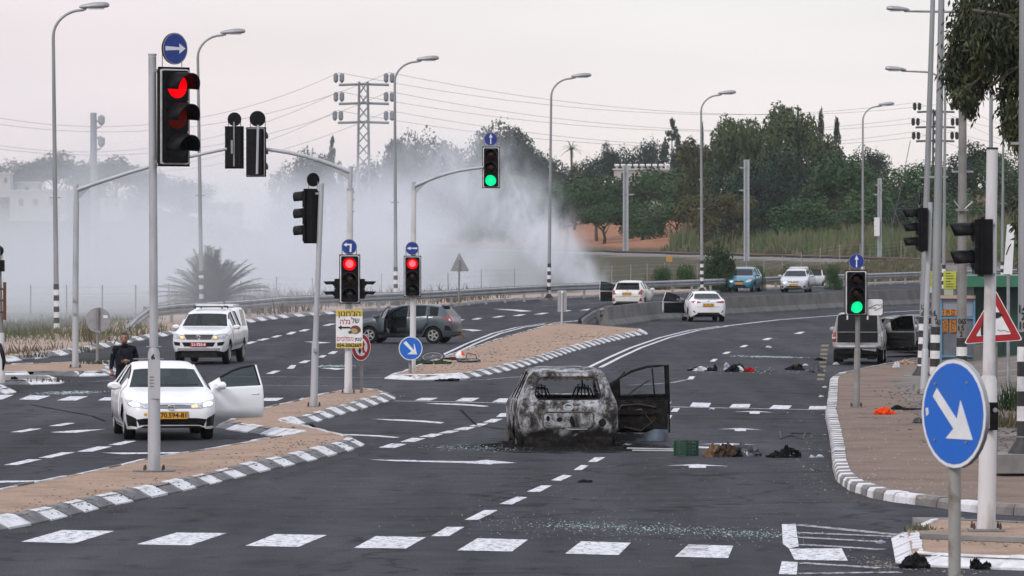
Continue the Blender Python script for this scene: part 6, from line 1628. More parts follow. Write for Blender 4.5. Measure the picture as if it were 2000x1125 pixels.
for x in (.42, .0, -.45): rk.tube([(x, -.5, 1.88), (x, .5, 1.88)], .022, 6)
rk.build('roof_rack', M['darktrim'], c.e); MB().box((.1, 0, 1.93), (.22, .95, .07)).build('light_bar', M['whitesign'], c.e)
MB().box((-1.7, 0, 1.90), (1.3, 1.2, .06)).build('canopy_lid', M['white_car'], c.e)
MB().tube([(-.3, .4, 1.86), (-.3, .4, 2.05)], .012, 5).build('aerial', M['black'], c.e)
for sd in ('left', 'right'): c.decal('wheel_arch_trim', [(1.14, .60), (2.1, .60), (2.1, .66), (1.14, .66)], 'darktrim', sd, nu=2, nv=1, off=.004)

# ---------- grey hatchback, side on
AV = scaled(HATCH, 1.04, 1.0, R=.315, Ra=.365, xf=1.26, xr=-1.26)
c = Car(AV, 'damaged grey hatchback standing sideways in the smoke with its driver door open', 732, 669.5, 166, .93, 'front', 'grey_car', 'glass', doors_open={'L0': 62}, name='grey_hatchback')
c.both('tail_light', [(.52, .86), (.80, .80), (.80, 1.02), (.60, 1.06)], 'tail_red', 'rear', off=.012)
for q in ('left',):
    c.decal('tail_light', [(-1.99, .80), (-1.80, .88), (-1.86, 1.04), (-1.95, 1.02)], 'tail_red', q, off=.01); c.decal('lamp_lens', [(-1.94, .84), (-1.86, .88), (-1.88, .95), (-1.94, .93)], 'lampglass', q, off=.018, nu=4)
    c.decal('sill_trim', [(-.95, .235), (.9, .235), (.9, .27), (-.95, .27)], 'darktrim', q, nu=8, nv=1, off=.004)
    c.decal('scrape', [(-1.95, .48), (-1.7, .52), (-1.72, .70), (-1.9, .66)], 'darktrim', q, off=.006)
    c.decal('headlight', [(1.55, .74), (1.85, .64), (1.88, .72), (1.6, .86)], 'lampglass', q, off=.01)
c.decal('rear_valance', [(-.7, .33), (.7, .33), (.7, .45), (-.7, .45)], 'darktrim', 'rear', off=.01)
MB().box((-1.62, 0, 1.43), (.2, 1.1, .04)).build('spoiler', M['grey_car'], c.e); MB().tube([(-1.2, 0, 1.48), (-1.36, 0, 1.68)], .008, 5).build('aerial', M['black'], c.e)

# ---------- white hatchback behind the barrier
c = Car(HATCH, 'off white small hatchback seen from behind beyond the concrete barrier with one door open', 1229, 604, 80, .98, 'rear', 'cream_car', 'glass', doors_open={'L0': 72}, name='white_hatchback')
c.both('tail_light', [(.56, .80), (.78, .76), (.82, .98), (.72, 1.04), (.64, .94)], 'tail_red', 'rear', off=.014, nu=8)
c.plate(.02, .82, .46, .12, 'rear'); c.emblem(0, .98, .05, 'rear')
c.both('reflector', [(.62, .44), (.76, .44), (.74, .62), (.70, .62)], 'tail_red', 'rear', off=.012, nu=4)
c.decal('rear_valance', [(-.7, .33), (.7, .33), (.62, .42), (-.62, .42)], 'darktrim', 'rear', off=.012)
c.decal('bumper_line', [(-.76, .66), (.76, .66), (.76, .675), (-.76, .675)], 'darktrim', 'rear', off=.006, nu=12, nv=1)
MB().box((-1.60, 0, 1.40), (.18, 1.1, .035)).build('spoiler', M['cream_car'], c.e)

# ---------- white sedan on the curve, from behind
c = Car(SEDAN, 'clean white sedan seen from behind against the concrete barrier with its left door open', 1379, 628, 94.5, .93, 'rear', 'white_car', 'glass', doors_open={'L0': 64}, name='white_sedan')
c.both('tail_light', [(.36, .90), (.70, .88), (.80, .96), (.66, .99), (.40, .955)], 'tail_red', 'rear', off=.012, nu=10)
c.decal('boot_strip', [(-.36, .915), (.36, .915), (.36, .935), (-.36, .935)], 'chrome', 'rear', off=.012, nu=8, nv=1)
c.plate(0, .80, .50, .12, 'rear'); c.emblem(0, .985, .05, 'rear')
c.decal('rear_valance', [(-.62, .34), (.62, .34), (.56, .44), (-.56, .44)], 'darktrim', 'rear', off=.012)
c.both('bumper_vent', [(.58, .42), (.70, .46), (.72, .54), (.66, .52)], 'darktrim', 'rear', off=.01, nu=4)
c.decal('boot_edge', [(-.62, .70), (.62, .70), (.62, .71), (-.62, .71)], 'darktrim', 'rear', off=.006, nu=10, nv=1)
c.decal('boot_lip', [(-.6, 1.045), (.6, 1.045), (.6, 1.06), (-.6, 1.06)], 'darktrim', 'rear', off=.008, nu=10, nv=1)

# ---------- teal hatchback
c = Car(HATCH, 'teal hatchback parked facing the camera on the far verge', 1447, 570.5, -102, 1.10, 'front', 'teal_car', 'glass', name='teal_hatchback')
c.both('headlight', [(.42, .60), (.72, .62), (.76, .76), (.62, .76), (.44, .70)], 'lampglass', nu=8, off=.012)
c.decal('grille', [(-.34, .62), (.34, .62), (.30, .70), (-.30, .70)], 'darktrim', nu=8); c.decal('lower_grille', [(-.46, .32), (.46, .32), (.42, .44), (-.42, .44)], 'darktrim', nu=8)
c.decal('bonnet_strip', [(-.3, .70), (.3, .70), (.3, .715), (-.3, .715)], 'chrome', nu=6, nv=1, off=.014)
c.both('indicator', [(.66, .62), (.74, .63), (.76, .72), (.70, .70)], pmat('amber_indicator', (.6, .2, .03), None, rough=.3), nu=4, off=.018)
c.plate(0, .52, .46, .11, 'front')

# ---------- silver saloon with open door and raised boot
SV = scaled(SEDAN, 1.0, 1.03)
c = Car(SV, 'silver saloon facing the camera with its left door open and boot lid raised', 1552, 571, -98, 1.05, 'front', 'silver_car', 'glass', doors_open={'L0': 12, 'L1': 72}, name='silver_saloon')
c.both('headlight', [(.42, .60), (.72, .62), (.84, .78), (.70, .76), (.46, .70)], 'lampglass', nu=10, off=.012)
c.decal('grille', [(-.36, .60), (.36, .60), (.42, .70), (-.42, .70)], 'greymetal', nu=8); c.emblem(0, .66, .07)
for z in (.62, .65, .68): c.decal('grille_bar', [(-.36, z), (.36, z), (.36, z + .01), (-.36, z + .01)], 'darktrim', nu=8, nv=1, off=.014)
c.decal('lower_grille', [(-.56, .28), (.56, .28), (.50, .40), (-.50, .40)], 'darktrim', nu=10); c.both('fog_surround', [(.62, .30), (.74, .32), (.74, .42), (.62, .40)], 'darktrim', nu=4)
c.plate(0, .47, .50, .115, 'front')
bl = MB().box((0, 0, .24), (.05, 1.22, .46)).box((-.06, 0, .46), (.16, 1.10, .06)).build('boot_lid', M['silver_car'], c.e); bl.location = (-1.82, 0, 1.08); bl.rotation_euler = (0, R(8), 0)
bv = bl.modifiers.new('round', 'BEVEL'); bv.width = .03; bv.segments = 2

# ---------- white pickup from behind, right
c = Car(PICKUP, 'dirty white pickup with dark tailgate and open door seen from behind at the right kerb', 1677, 711, 84, .83, 'rear', 'dirty_car', 'glass_dark', doors_open={'R0': 74}, name='pickup_truck', cat='pickup')
c.decal('tailgate', [(-.72, .80), (.72, .80), (.72, 1.16), (-.72, 1.16)], 'darktrim', 'rear', off=.012)
c.decal('tail_light', [(.76, .82), (.90, .82), (.90, 1.16), (.76, 1.16)], 'tail_red', 'rear', off=.014, nu=4, nv=6); c.decal('reverse_lamp', [(.77, .93), (.89, .93), (.89, .99), (.77, .99)], 'lampglass', 'rear', off=.022, nu=3, nv=2)
c.decal('broken_tail_light', [(-.88, .82), (-.76, .82), (-.76, 1.14), (-.88, 1.14)], 'lampglass', 'rear', off=.014, nu=4, nv=6)
MB().tube([(-2.63, -.84, .66), (-2.70, -.60, .64), (-2.70, .60, .64), (-2.63, .84, .66)], .075, 8).build('bumper', M['greymetal'], c.e, True)
MB().box((-2.62, 0, .50), (.1, 1.5, .22)).build('under_panel', M['black'], c.e)
MB().box((-2.60, -.35, .64), (.26, .5, .16), Matrix.Rotation(R(7), 4, 'X')).build('bent_bracket', M['greymetal'], c.e)
for y in (-.5, .5): MB().box((-2.55, y, .36), (.03, .30, .34)).build('mud_flap', M['black'], c.e)
for y in (-.36, .36): MB().box((-2.58, y, 1.72), (.05, .05, .22)).build('window_strut', M['white_car'], c.e)
MB().box((-2.4, 0, 1.83), (.2, 1.2, .05)).build('canopy_lid', M['white_car'], c.e)

# ================================================================== BURNED CARS
def burn_mat(nm, stops, zlo, k=.9):
    m = bpy.data.materials.new(nm); m.use_nodes = True
    n = m.node_tree.nodes; l = m.node_tree.links; b = n['Principled BSDF']; b.inputs['Roughness'].default_value = .85; b.inputs['Specular IOR Level'].default_value = .25
    t = n.new('ShaderNodeTexCoord')
    def noi(sc_, d=6, dist=0, rough=.6):
        z = n.new('ShaderNodeTexNoise'); z.inputs['Scale'].default_value = sc_; z.inputs['Detail'].default_value = d; z.inputs['Distortion'].default_value = dist; z.inputs['Roughness'].default_value = rough
        l.new(t.outputs['Object'], z.inputs['Vector']); return z.outputs[0]
    def ramp(src, stops):
        r = n.new('ShaderNodeValToRGB'); l.new(src, r.inputs[0])
        while len(r.color_ramp.elements) < len(stops): r.color_ramp.elements.new(.5)
        for e_, (p, c_) in zip(r.color_ramp.elements, stops): e_.position = p; e_.color = (*c_, 1)
        return r.outputs[0]
    ash = ramp(noi(3.4, 10, .5, .72), stops)
    soot = ramp(noi(8, 9, .8, .78), [(.36, (.04, .035, .03)), (.46, (.75, .72, .68)), (.60, (1, 1, 1))])
    x = n.new('ShaderNodeMix'); x.data_type = 'RGBA'; x.blend_type = 'MULTIPLY'; x.inputs['Factor'].default_value = k
    l.new(ash, x.inputs['A']); l.new(soot, x.inputs['B'])
    # the foot of the shell is charred black (tyres and bumper burned there)
    sp = n.new('ShaderNodeSeparateXYZ'); l.new(t.outputs['Object'], sp.inputs[0])
    ad = n.new('ShaderNodeMath'); ad.operation = 'MULTIPLY_ADD'; l.new(noi(3.5, 6, .5), ad.inputs[0]); ad.inputs[1].default_value = .55; l.new(sp.outputs[2], ad.inputs[2])
    lo = ramp(ad.outputs[0], [(zlo, (.03, .028, .027)), (zlo + .2, (1, 1, 1))])
    y = n.new('ShaderNodeMix'); y.data_type = 'RGBA'; y.blend_type = 'MULTIPLY'; y.inputs['Factor'].default_value = 1
    l.new(x.outputs['Result'], y.inputs['A']); l.new(lo, y.inputs['B']); l.new(y.outputs['Result'], b.inputs['Base Color'])
    bp = n.new('ShaderNodeBump'); bp.inputs['Strength'].default_value = .6; bp.inputs['Distance'].default_value = .02
    l.new(noi(14, 6), bp.inputs['Height']); l.new(bp.outputs[0], b.inputs['Normal'])
    return m
M['burn'] = burn_mat('burned_car_metal', [(.30, (.012, .011, .011)), (.42, (.030, .026, .024)), (.49, (.14, .135, .135)), (.55, (.33, .35, .375)), (.61, (.44, .46, .49)), (.68, (.16, .115, .085)), (.75, (.015, .013, .012))], .66, .85)
BURN_TG = burn_mat('ashen_tailgate', [(.30, (.03, .03, .032)), (.40, (.16, .18, .205)), (.48, (.34, .38, .43)), (.60, (.48, .53, .58)), (.70, (.22, .23, .24)), (.78, (.05, .045, .04))], .50, .65)
M['ash_pale'] = pmat('pale_ash_film', (.42, .45, .48), (.16, .165, .17), 3.5, .9, 0, bump=.3, contrast=(.48, .62), detail=9)
M['tailgate_ash'] = BURN_TG
M['char_brown'] = pmat('scorched_brown', (.10, .075, .055), (.02, .018, .017), 6, .9, 0, bump=.5)
SUV = dict(L=2.15, R=.27, Ra=.40, xf=1.30, xr=-1.25, sill=.30, seats=(), nowheels=True,
    zt=[(2.15, .72), (2.1, .80), (1.9, .87), (1.1, .98), (.45, 1.42), (.2, 1.51), (-.4, 1.56), (-1.5, 1.55), (-1.78, 1.51), (-1.83, 1.48), (-2.06, .97), (-2.10, .93), (-2.15, .86)],
    zs=[(2.15, .62), (1.9, .78), (1.1, .90), (.2, .92), (-1.2, .95), (-1.9, .95), (-2.06, .90), (-2.15, .80)],
    zb=[(2.15, .26), (1.9, .16), (-1.7, .16), (-2.0, .14), (-2.15, .18)],
    w=[(2.15, .56), (2.0, .78), (1.7, .87), (1, .91), (-1.2, .925), (-1.6, .92), (-1.9, .90), (-2.06, .86), (-2.15, .76)],
    wt=[(2.15, .5), (1.7, .68), (1.1, .74), (.45, .64), (.1, .61), (-1.0, .61), (-1.78, .64), (-1.83, .65), (-2.06, .74), (-2.15, .62)],
    doors=[(.92, -.16), (-.20, -1.05)], win=[(-.98, -.26), (-.10, .66), (-1.62, -1.12)], ws=(.44, 1.09), rw=(-2.05, -1.85))
c = Car(SUV, 'burned out SUV shell with ashen tailgate and open charred door on the asphalt', 1103, 870, 93.5, 1.0, 'rear', 'burn', None, doors_open={'R0': 80, 'R1': None}, name='burned_suv', burned=True); c.e.location.z -= .09; c.e.scale.z = .965
X0 = -2.15
# tailgate: pale ashen pressed panel with recessed plate bay, lamp holes, ring of the lost badge
tg = c.decal('tailgate', [(-.70, .30), (-.62, .27), (.62, .27), (.70, .30), (.745, .60), (.75, .90), (.70, .945), (-.70, .945), (-.75, .90), (-.745, .60)], 'tailgate_ash', 'rear', off=.012, nu=26, nv=14)
def rear_pt(y, z, off=.03):
    h = c.bvh.ray_cast(Vector((-6, y, z)), Vector((1, 0, 0))); return (h[0] if h[0] else Vector((X0, y, z))) + Vector((-off, 0, 0))
def rear_loop(pts, r, mat, name, off=.03, closed=True):
    q = [rear_pt(y, z, off) for y, z in pts]
    return MB().tube(q + ([q[0]] if closed else []), r, 6, not closed).build(name, M[mat], tg, True)
rear_loop([(-.46, .50), (-.46, .72), (-.40, .76), (.40, .76), (.46, .72), (.46, .50), (.40, .46), (-.40, .46)], .012, 'char_brown', 'plate_bay_edge')
c.decal('plate_bay', [(-.42, .49), (.42, .49), (.44, .73), (-.44, .73)], pmat('bay_ash', (.26, .28, .30), (.09, .085, .08), 5, .9, 0, bump=.4), 'rear', off=.024, parent=tg)
rear_loop([(.085 * math.cos(a), .855 + .06 * math.sin(a)) for a in np.linspace(0, 2 * PI, 17)[:-1]], .010, 'ash_pale', 'badge_ring')
for (y, z, a, b_) in [(.37, .64, .035, .055), (.16, .62, .06, .045), (-.62, .56, .075, .08)]:
    c.decal('lamp_hole', [(y + a * math.cos(t_), z + b_ * math.sin(t_)) for t_ in np.linspace(0, 2 * PI, 13)[:-1]], 'char', 'rear', off=.030, nu=6, parent=tg)
c.decal('torn_metal', [(-.13, .48), (-.05, .52), (-.02, .62), (-.06, .70), (-.11, .60)][::-1], 'char', 'rear', off=.034, nu=6, parent=tg)
c.decal('scorch', [(-.50, .32), (-.04, .32), (-.10, .43), (-.25, .46), (-.44, .40)], 'char', 'rear', off=.026, nu=10, parent=tg)
for y, z in [(-.5, .78), (-.38, .79), (-.25, .80), (-.1, .80), (.1, .80), (.25, .79), (.4, .78), (.5, .70), (.52, .58), (-.52, .62)]:
    c.decal('bolt_hole', [(y + .012 * math.cos(t_), z + .012 * math.sin(t_)) for t_ in np.linspace(0, 2 * PI, 7)[:-1]], 'char', 'rear', off=.03, nu=3, nv=2, parent=tg)
rear_loop([(-.35, .44), (-.1, .435), (.05, .445)], .010, 'ash_pale', 'bent_trim', .04, False)
# rear window reveal, roof underside remains
def rw_pt(y, z, o=.0): return Vector((-2.06 + (z - .97) * (.23 / .51) - .012 - o, y, z))
def rrect(y0, y1, z0, z1, r, taper, n_=5):
    q = []
    for cy, cz, a0 in ((y1 - r, z0 + r, -90), (y1 - r, z1 - r, 0), (y0 + r, z1 - r, 90), (y0 + r, z0 + r, 180)):
        for i in range(n_): a = R(a0 + 90 * i / (n_ - 1)); q.append((cy + r * math.cos(a), cz + r * math.sin(a)))
    return [(y * (1 - taper * (z - z0) / (z1 - z0)), z) for y, z in q]
OUT_, INN_ = rrect(-.72, .72, .955, 1.485, .05, .13), rrect(-.615, .615, 1.0, 1.415, .12, .13)
n_ = len(OUT_); bv_ = [rw_pt(*q) for q in OUT_] + [rw_pt(*q, .012) for q in INN_] + [rw_pt(*q, -.05) for q in INN_]
mesh_obj('window_frame', bv_, [(i, (i + 1) % n_, n_ + (i + 1) % n_, n_ + i) for i in range(n_)] + [(n_ + i, n_ + (i + 1) % n_, 2 * n_ + (i + 1) % n_, 2 * n_ + i) for i in range(n_)], M['burn'], c.e, 40)
MB().tube([rw_pt(*q, .02) for q in INN_] + [rw_pt(*INN_[0], .02)], .012, 6, False).build('seal_remains', M['char'], c.e, True)
sc_ = MB()
for i in range(26):
    y = -.52 + i * .041; z = 1.405 - .035 * random.random(); sc_.box(rw_pt(y, z, .02), (.02, .045, .03 + .05 * random.random()))
sc_.build('headliner_remains', M['char_brown'], c.e)['kind'] = 'stuff'
MB().box((-1.80, 0, 1.42), (.05, 1.02, .10)).build('roof_rail_remains', M['char_brown'], c.e)
MB().tube([(-1.70, -.28, 1.46), (-1.72, -.30, 1.22), (-1.72, -.26, 1.36)], .010, 5).build('hanging_wire', M['char'], c.e)
# lower crash beam and wreckage behind the lost bumper
MB().box((-2.13, 0, .19), (.10, 1.60, .22)).build('crash_beam', M['char'], c.e); MB().box((-2.19, -.28, .25), (.03, .34, .05), Matrix.Rotation(R(3), 4, 'X')).build('bent_plate', M['char'], c.e)
# seats reduced to wire hoops
for x, ys_ in ((-.75, (.40, -.40)), (.15, (.40, -.40))):
    for y in ys_:
        s_ = MB(); s_.tube([(x, y - .20, .45), (x - .10, y - .18, .95), (x - .12, y - .10, 1.16), (x - .12, y + .10, 1.16), (x - .10, y + .18, .95), (x, y + .20, .45)], .016, 6)
        s_.tube([(x - .12, y - .07, 1.0), (x - .13, y - .06, 1.22), (x - .13, y + .06, 1.22), (x - .12, y + .07, 1.0)], .012, 6)
        s_.build('seat_frame', M['char'], c.e, True)
MB().box((-1.1, 0, .90), (.10, 1.3, .12)).build('rear_seat_remains', M['char'], c.e); MB().tube([(.75, .2, .9), (.6, .55, .93), (.62, .42, 1.08), (.75, .2, .9)], .014, 5).build('steering_column', M['char'], c.e); MB().box((.80, 0, .78), (.2, 1.3, .2)).build('dashboard_remains', M['char'], c.e)
for xc in (1.30, -1.25):
    for sg in (-1, 1):
        Mx = Matrix.Translation((xc, sg * .80, .21)) @ Matrix.Rotation(-sg * PI / 2, 4, 'X')
        MB().lathe([(.05, -.1), (.21, -.1), (.215, -.08), (.19, -.05), (.19, .05), (.215, .08), (.205, .1), (.06, .06)], 20, Mx).build('bare_rim', M['char_brown'], c.e, 40)
# open front door: charred frame, holes in the pressing, bluish lower corner
dr = [o for o in c.e.children if o.name.split('.')[0] == 'door' and o.get('label') == 'open front door'][0]
dr.data.materials.clear(); dr.data.materials.append(M['char'])
for pts, mm, nm in [([(-.35, -.0, .42), (-.62, 0, .36), (-.80, 0, .50), (-.62, 0, .72), (-.38, 0, .66)], 'char_brown', 'pressing_rib'), ([(-.86, 0, .75), (-.60, 0, .80), (-.30, 0, .78), (-.2, 0, .60), (-.26, 0, .36)], 'char_brown', 'pressing_rib'), ([(-.05, 0, .98), (-.36, 0, 1.34)], 'char', 'quarter_bar'), ([(-.84, 0, .95), (-.80, 0, 1.40)], 'char', 'window_guide')]:
    MB().tube([(x, .12, z) for x, y, z in pts], .014, 5).build(nm, M[mm], dr, True)
dr.location.z -= .13; dr.scale = (1.16, 1, 1.17)
sk_ = MB().prism([(-.14, .16), (-1.05, .13), (-1.075, .62), (-1.02, .66), (-.90, .42), (-.62, .30), (-.40, .34), (-.16, .30)], Matrix.Translation((0, .06, 0)) @ FACE, .03).build('scorched_skin', pmat('blue_grey_heat_tint', (.012, .012, .013), (.15, .19, .25), 3.2, .75, contrast=(.42, .66), detail=8), dr)
M['soot'] = pmat('soot', (.004, .004, .004), (.02, .018, .017), 8, .95, spec=.05)
# scattered ash and melted wreckage round the shell
def scatter(name, pts, label, mat, n_, size, zf=.5, seed=1, kind='stuff', z0=.006, w_=None, taper=2.2):
    """small irregular flakes strewn round a line of ground points"""
    rd = random.Random(seed); v = []; f = []
    for i in range(n_):
        t_ = rd.random() * (len(pts) - 1); a = pts[int(t_)]; b = pts[min(int(t_) + 1, len(pts) - 1)]; p = a.lerp(b, t_ - int(t_))
        g_ = rd.gauss(0, 1); p = p + Vector((rd.gauss(0, w_[0]), rd.gauss(0, w_[1]), 0)); r = size * rd.uniform(.35, 1.3) ** 1.5; n0 = len(v); q = rd.uniform(0, PI)
        k_ = rd.choice((3, 4, 5)); zz = r * zf * rd.uniform(.3, 1)
        for j in range(k_): v.append((p.x + r * rd.uniform(.6, 1.2) * math.cos(q + 2 * PI * j / k_), p.y + r * rd.uniform(.6, 1.2) * math.sin(q + 2 * PI * j / k_), p.z + z0))
        v.append((p.x + rd.uniform(-.3, .3) * r, p.y + rd.uniform(-.3, .3) * r, p.z + z0 + zz))
        f += [(n0 + j, n0 + (j + 1) % k_, n0 + k_) for j in range(k_)]
    o = mesh_obj(name, v, f, mat); return tag(o, label, kind=kind)
scatter('ash_debris', [G(985, 874), G(1080, 877), G(1200, 877), G(1250, 875)], 'black ash and melted wreckage lying under and behind the burned SUV', M['soot'], 3200, .030, .45, 3, w_=(.22, .55))
scatter('ash_debris', [G(1000, 868), G(1195, 870)], 'black ash under the burned SUV shell', M['soot'], 1800, .06, .5, 4, w_=(.2, .8))
st_ = sheet('scorch_stain', [tuple(G(x, y)[:2]) for x, y in [(880, 873), (960, 866), (1080, 860), (1210, 862), (1300, 870), (1315, 878), (1240, 884), (1130, 886), (1010, 885), (930, 878)]], .0065, None, road)
st_.data.materials.append(stain_mat('scorched_asphalt', (.012, .012, .012)))
# two more burned wrecks behind the right hand pickup
BH = variant(HATCH, nowheels=True)
M['burn2'] = M['burn']
c = Car(BH, 'burned grey car wreck without glass behind the pickup with the open door', 1752, 697, 62, .86, 'rear', 'burn', None, name='burned_wreck', burned=True, group='burned wrecks beside the bus stop')
c = Car(scaled(SEDAN, .95, 1.0, nowheels=True), 'burned pale wreck partly hidden behind the slim striped lamp posts', 1806, 690, 100, .86, 'rear', 'burn', None, name='burned_wreck', burned=True, group='burned wrecks beside the bus stop')
# ================================================================== PERSON
M['skin'] = pmat('tanned_skin', (.30, .155, .105), (.24, .115, .075), 14, .55); M['uniform'] = pmat('black_navy_cloth', (.006, .007, .011), (.014, .015, .021), 9, .9, 0, bump=.4, spec=.1)
M['vest'] = pmat('dark_vest', (.010, .011, .015), (.018, .019, .024), 14, .85, 0, bump=.4, spec=.1); M['hair'] = pmat('short_dark_hair', (.012, .009, .008), (.03, .024, .02), 40, .8)
def skin_body(name, J, E, mats, pick, parent, sub=2):
    me = bpy.data.meshes.new(name); me.from_pydata([j[0] for j in J], E, []); o = bpy.data.objects.new(name, me); C.objects.link(o)
    sk = o.modifiers.new('skin', 'SKIN'); sk.use_smooth_shade = True
    for i, j in enumerate(J):
        r = j[1]; me.skin_vertices[0].data[i].radius = r if hasattr(r, '__len__') else (r, r)
    me.skin_vertices[0].data[0].use_root = True
    o.modifiers.new('sub', 'SUBSURF').levels = sub
    dg = bpy.context.evaluated_depsgraph_get(); nm = bpy.data.meshes.new_from_object(o.evaluated_get(dg)); bpy.data.objects.remove(o)
    nm.name = name; nm.materials.clear()
    for m in mats: nm.materials.append(m)
    for p in nm.polygons: p.material_index = pick(p.center); p.use_smooth = True
    return link(bpy.data.objects.new(name, nm), parent)
pp = at(243, 812, 109.0); pp.z = 0
per = empty('person', pp, R(8), 'man in dark uniform and vest walking behind the white sedan', 'person')
# joints: x to the picture's right, y away from the viewer; he faces -y
J = [((0, 0, .98), (.16, .115)), ((0, .0, 1.12), (.155, .11)), ((0, .01, 1.28), (.185, .125)), ((0, .02, 1.42), (.17, .105)), ((0, .02, 1.50), (.075, .07)), ((0, 0, 1.56), (.058, .06)),
     ((-.20, .02, 1.435), .075), ((-.255, .04, 1.22), .058), ((-.285, -.02, 1.02), .042), ((-.275, -.05, .95), .030),
     ((.20, .02, 1.435), .075), ((.265, .03, 1.22), .060), ((.17, -.20, 1.16), .045), ((.06, -.25, 1.18), .030),
     ((-.10, 0, .90), .105), ((-.12, -.04, .50), .072), ((-.13, .03, .10), .050), ((-.13, -.10, .045), .042), ((.10, 0, .90), .105), ((.12, .06, .50), .072), ((.12, .20, .12), .050), ((.12, .08, .05), .042)]
E = [(0, 1), (1, 2), (2, 3), (3, 4), (4, 5), (3, 6), (6, 7), (7, 8), (8, 9), (3, 10), (10, 11), (11, 12), (12, 13), (0, 14), (14, 15), (15, 16), (16, 17), (0, 18), (18, 19), (19, 20), (20, 21)]
skin_body('body', J, E, [M['uniform'], M['skin']], lambda c_: 1 if (c_.z > 1.495 and abs(c_.x) < .09) or (c_.x < -.2 and c_.z < 1.0 and c_.z > .85) or (c_.x < .10 and c_.y < -.2 and c_.z > 1.0) else 0, per)
def head_mesh():
    v = []; f = []; n_ = 22; rows = [(-.115, .045, .055, -.012), (-.10, .056, .075, -.014), (-.07, .066, .088, -.008), (-.03, .073, .098, 0), (.01, .077, .102, 0), (.05, .077, .101, .004), (.08, .070, .092, .008), (.105, .053, .070, .010), (.12, .025, .034, .012)]
    for z, a, b, oy in rows:
        for k in range(n_):
            q = 2 * PI * k / n_; x = a * math.cos(q); y = b * math.sin(q) + oy
            fr = max(0, -math.sin(q)) ** 10                                   # face midline
            if -.06 < z < .02: y -= fr * .024 * (1 - abs(z + .025) / .05 if abs(z + .025) < .05 else 0)
            if .0 < z < .06 and math.sin(q) < -.5: y -= .004
            if -.10 < z < -.06: y -= fr * .008
            v.append(Vector((x, y, z)))
    f = [(i * n_ + k, i * n_ + (k + 1) % n_, (i + 1) * n_ + (k + 1) % n_, (i + 1) * n_ + k) for i in range(len(rows) - 1) for k in range(n_)] + [tuple(range(n_))[::-1], tuple(range((len(rows) - 1) * n_, len(rows) * n_))]
    return v, f
v, f = head_mesh(); hd = mesh_obj('head', v, f, M['skin'], per, True); hd.location = (0, -.01, 1.655); hd.rotation_euler = (R(4), 0, R(-10))
hd.modifiers.new('sub', 'SUBSURF').levels = 1
for sx in (-1, 1):
    MB().lathe([(.004, -.012), (.022, -.008), (.026, 0), (.020, .01), (.006, .013)], 10, Matrix.Translation((sx * .080, .012, -.01)) @ Matrix.Rotation(PI / 2, 4, 'Y') @ Matrix.Scale(1.35, 4, (1, 0, 0))).build('ear', M['skin'], hd, True)
    MB().lathe([(.002, -.006), (.011, 0), (.002, .006)], 10, Matrix.Translation((sx * .030, -.092, .012)) @ Matrix.Rotation(PI / 2, 4, 'X')).build('eye', M['ink'], hd, True)
    MB().tube([(sx * .048, -.088, .030), (sx * .030, -.097, .034), (sx * .014, -.099, .031)], .0045, 5).build('eyebrow', M['hair'], hd, True)
MB().tube([(-.024, -.090, -.070), (0, -.098, -.068), (.024, -.090, -.070)], .0045, 5).build('mouth', pmat('lips', (.16, .06, .05), None), hd, True)
hv = [p * 1.045 + Vector((0, .004, .003)) for p in v]; hf = [q for q in f if all((hv[i].z > .058 + .0 if hv[i].y < -.03 else hv[i].z > -.02 if hv[i].y < .02 else hv[i].z > -.05) for i in q)]
mesh_obj('hair', hv, hf, M['hair'], hd, True)
mesh_obj('stubble', [p * 1.01 for p in v], [q for q in f if all(v[i].z < -.055 and v[i].y < .03 for i in q)], pmat('stubble_skin', (.13, .075, .055), (.2, .11, .08), 60, .7), hd, True)
MB().lathe([(.095, 1.485), (.082, 1.505), (.072, 1.53), (.070, 1.525)], 16, Matrix.Translation((0, .01, 0)) @ Matrix.Scale(1, 4)).build('collar', M['uniform'], per, True)
vb = MB()
for (z, a, b) in [(1.02, .185, .145), (1.12, .195, .155), (1.28, .205, .165), (1.38, .185, .150), (1.45, .12, .11)]: vb.v += [(a * math.cos(q * PI / 10) * (1 if abs(math.cos(q * PI / 10)) < .9 else .97), b * math.sin(q * PI / 10) + .01, z) for q in range(20)]
vb.f = [(i * 20 + k, i * 20 + (k + 1) % 20, (i + 1) * 20 + (k + 1) % 20, (i + 1) * 20 + k) for i in range(4) for k in range(20)]; vs_ = vb.build('vest', M['vest'], per, True)
for x in (-.10, .0, .10): MB().box((x, -.165, 1.16), (.085, .05, .13)).build('pouch', M['vest'], vs_)
MB().tube([(-.13, -.08, 1.47), (-.05, -.155, 1.36), (.06, -.175, 1.22), (.15, -.14, 1.10)], .016, 6).build('sling_strap', M['greymetal'] if False else M['vest'], per, True)
rf = MB().tube([(-.02, -.26, 1.20), (.32, -.16, 1.10)], .020, 8).box((.10, -.23, 1.11), (.05, .04, .14)).box((.18, -.21, 1.15), (.16, .05, .06)); ro = rf.build('rifle', M['ink'], None); ro.location = pp; ro.rotation_euler = (0, 0, R(8)); tag(ro, 'short dark rifle slung across the chest of the man in uniform', 'rifle')
MB().box((-.262, .0, 1.36), (.012, .06, .055)).build('shoulder_patch', M['greymetal'], per)
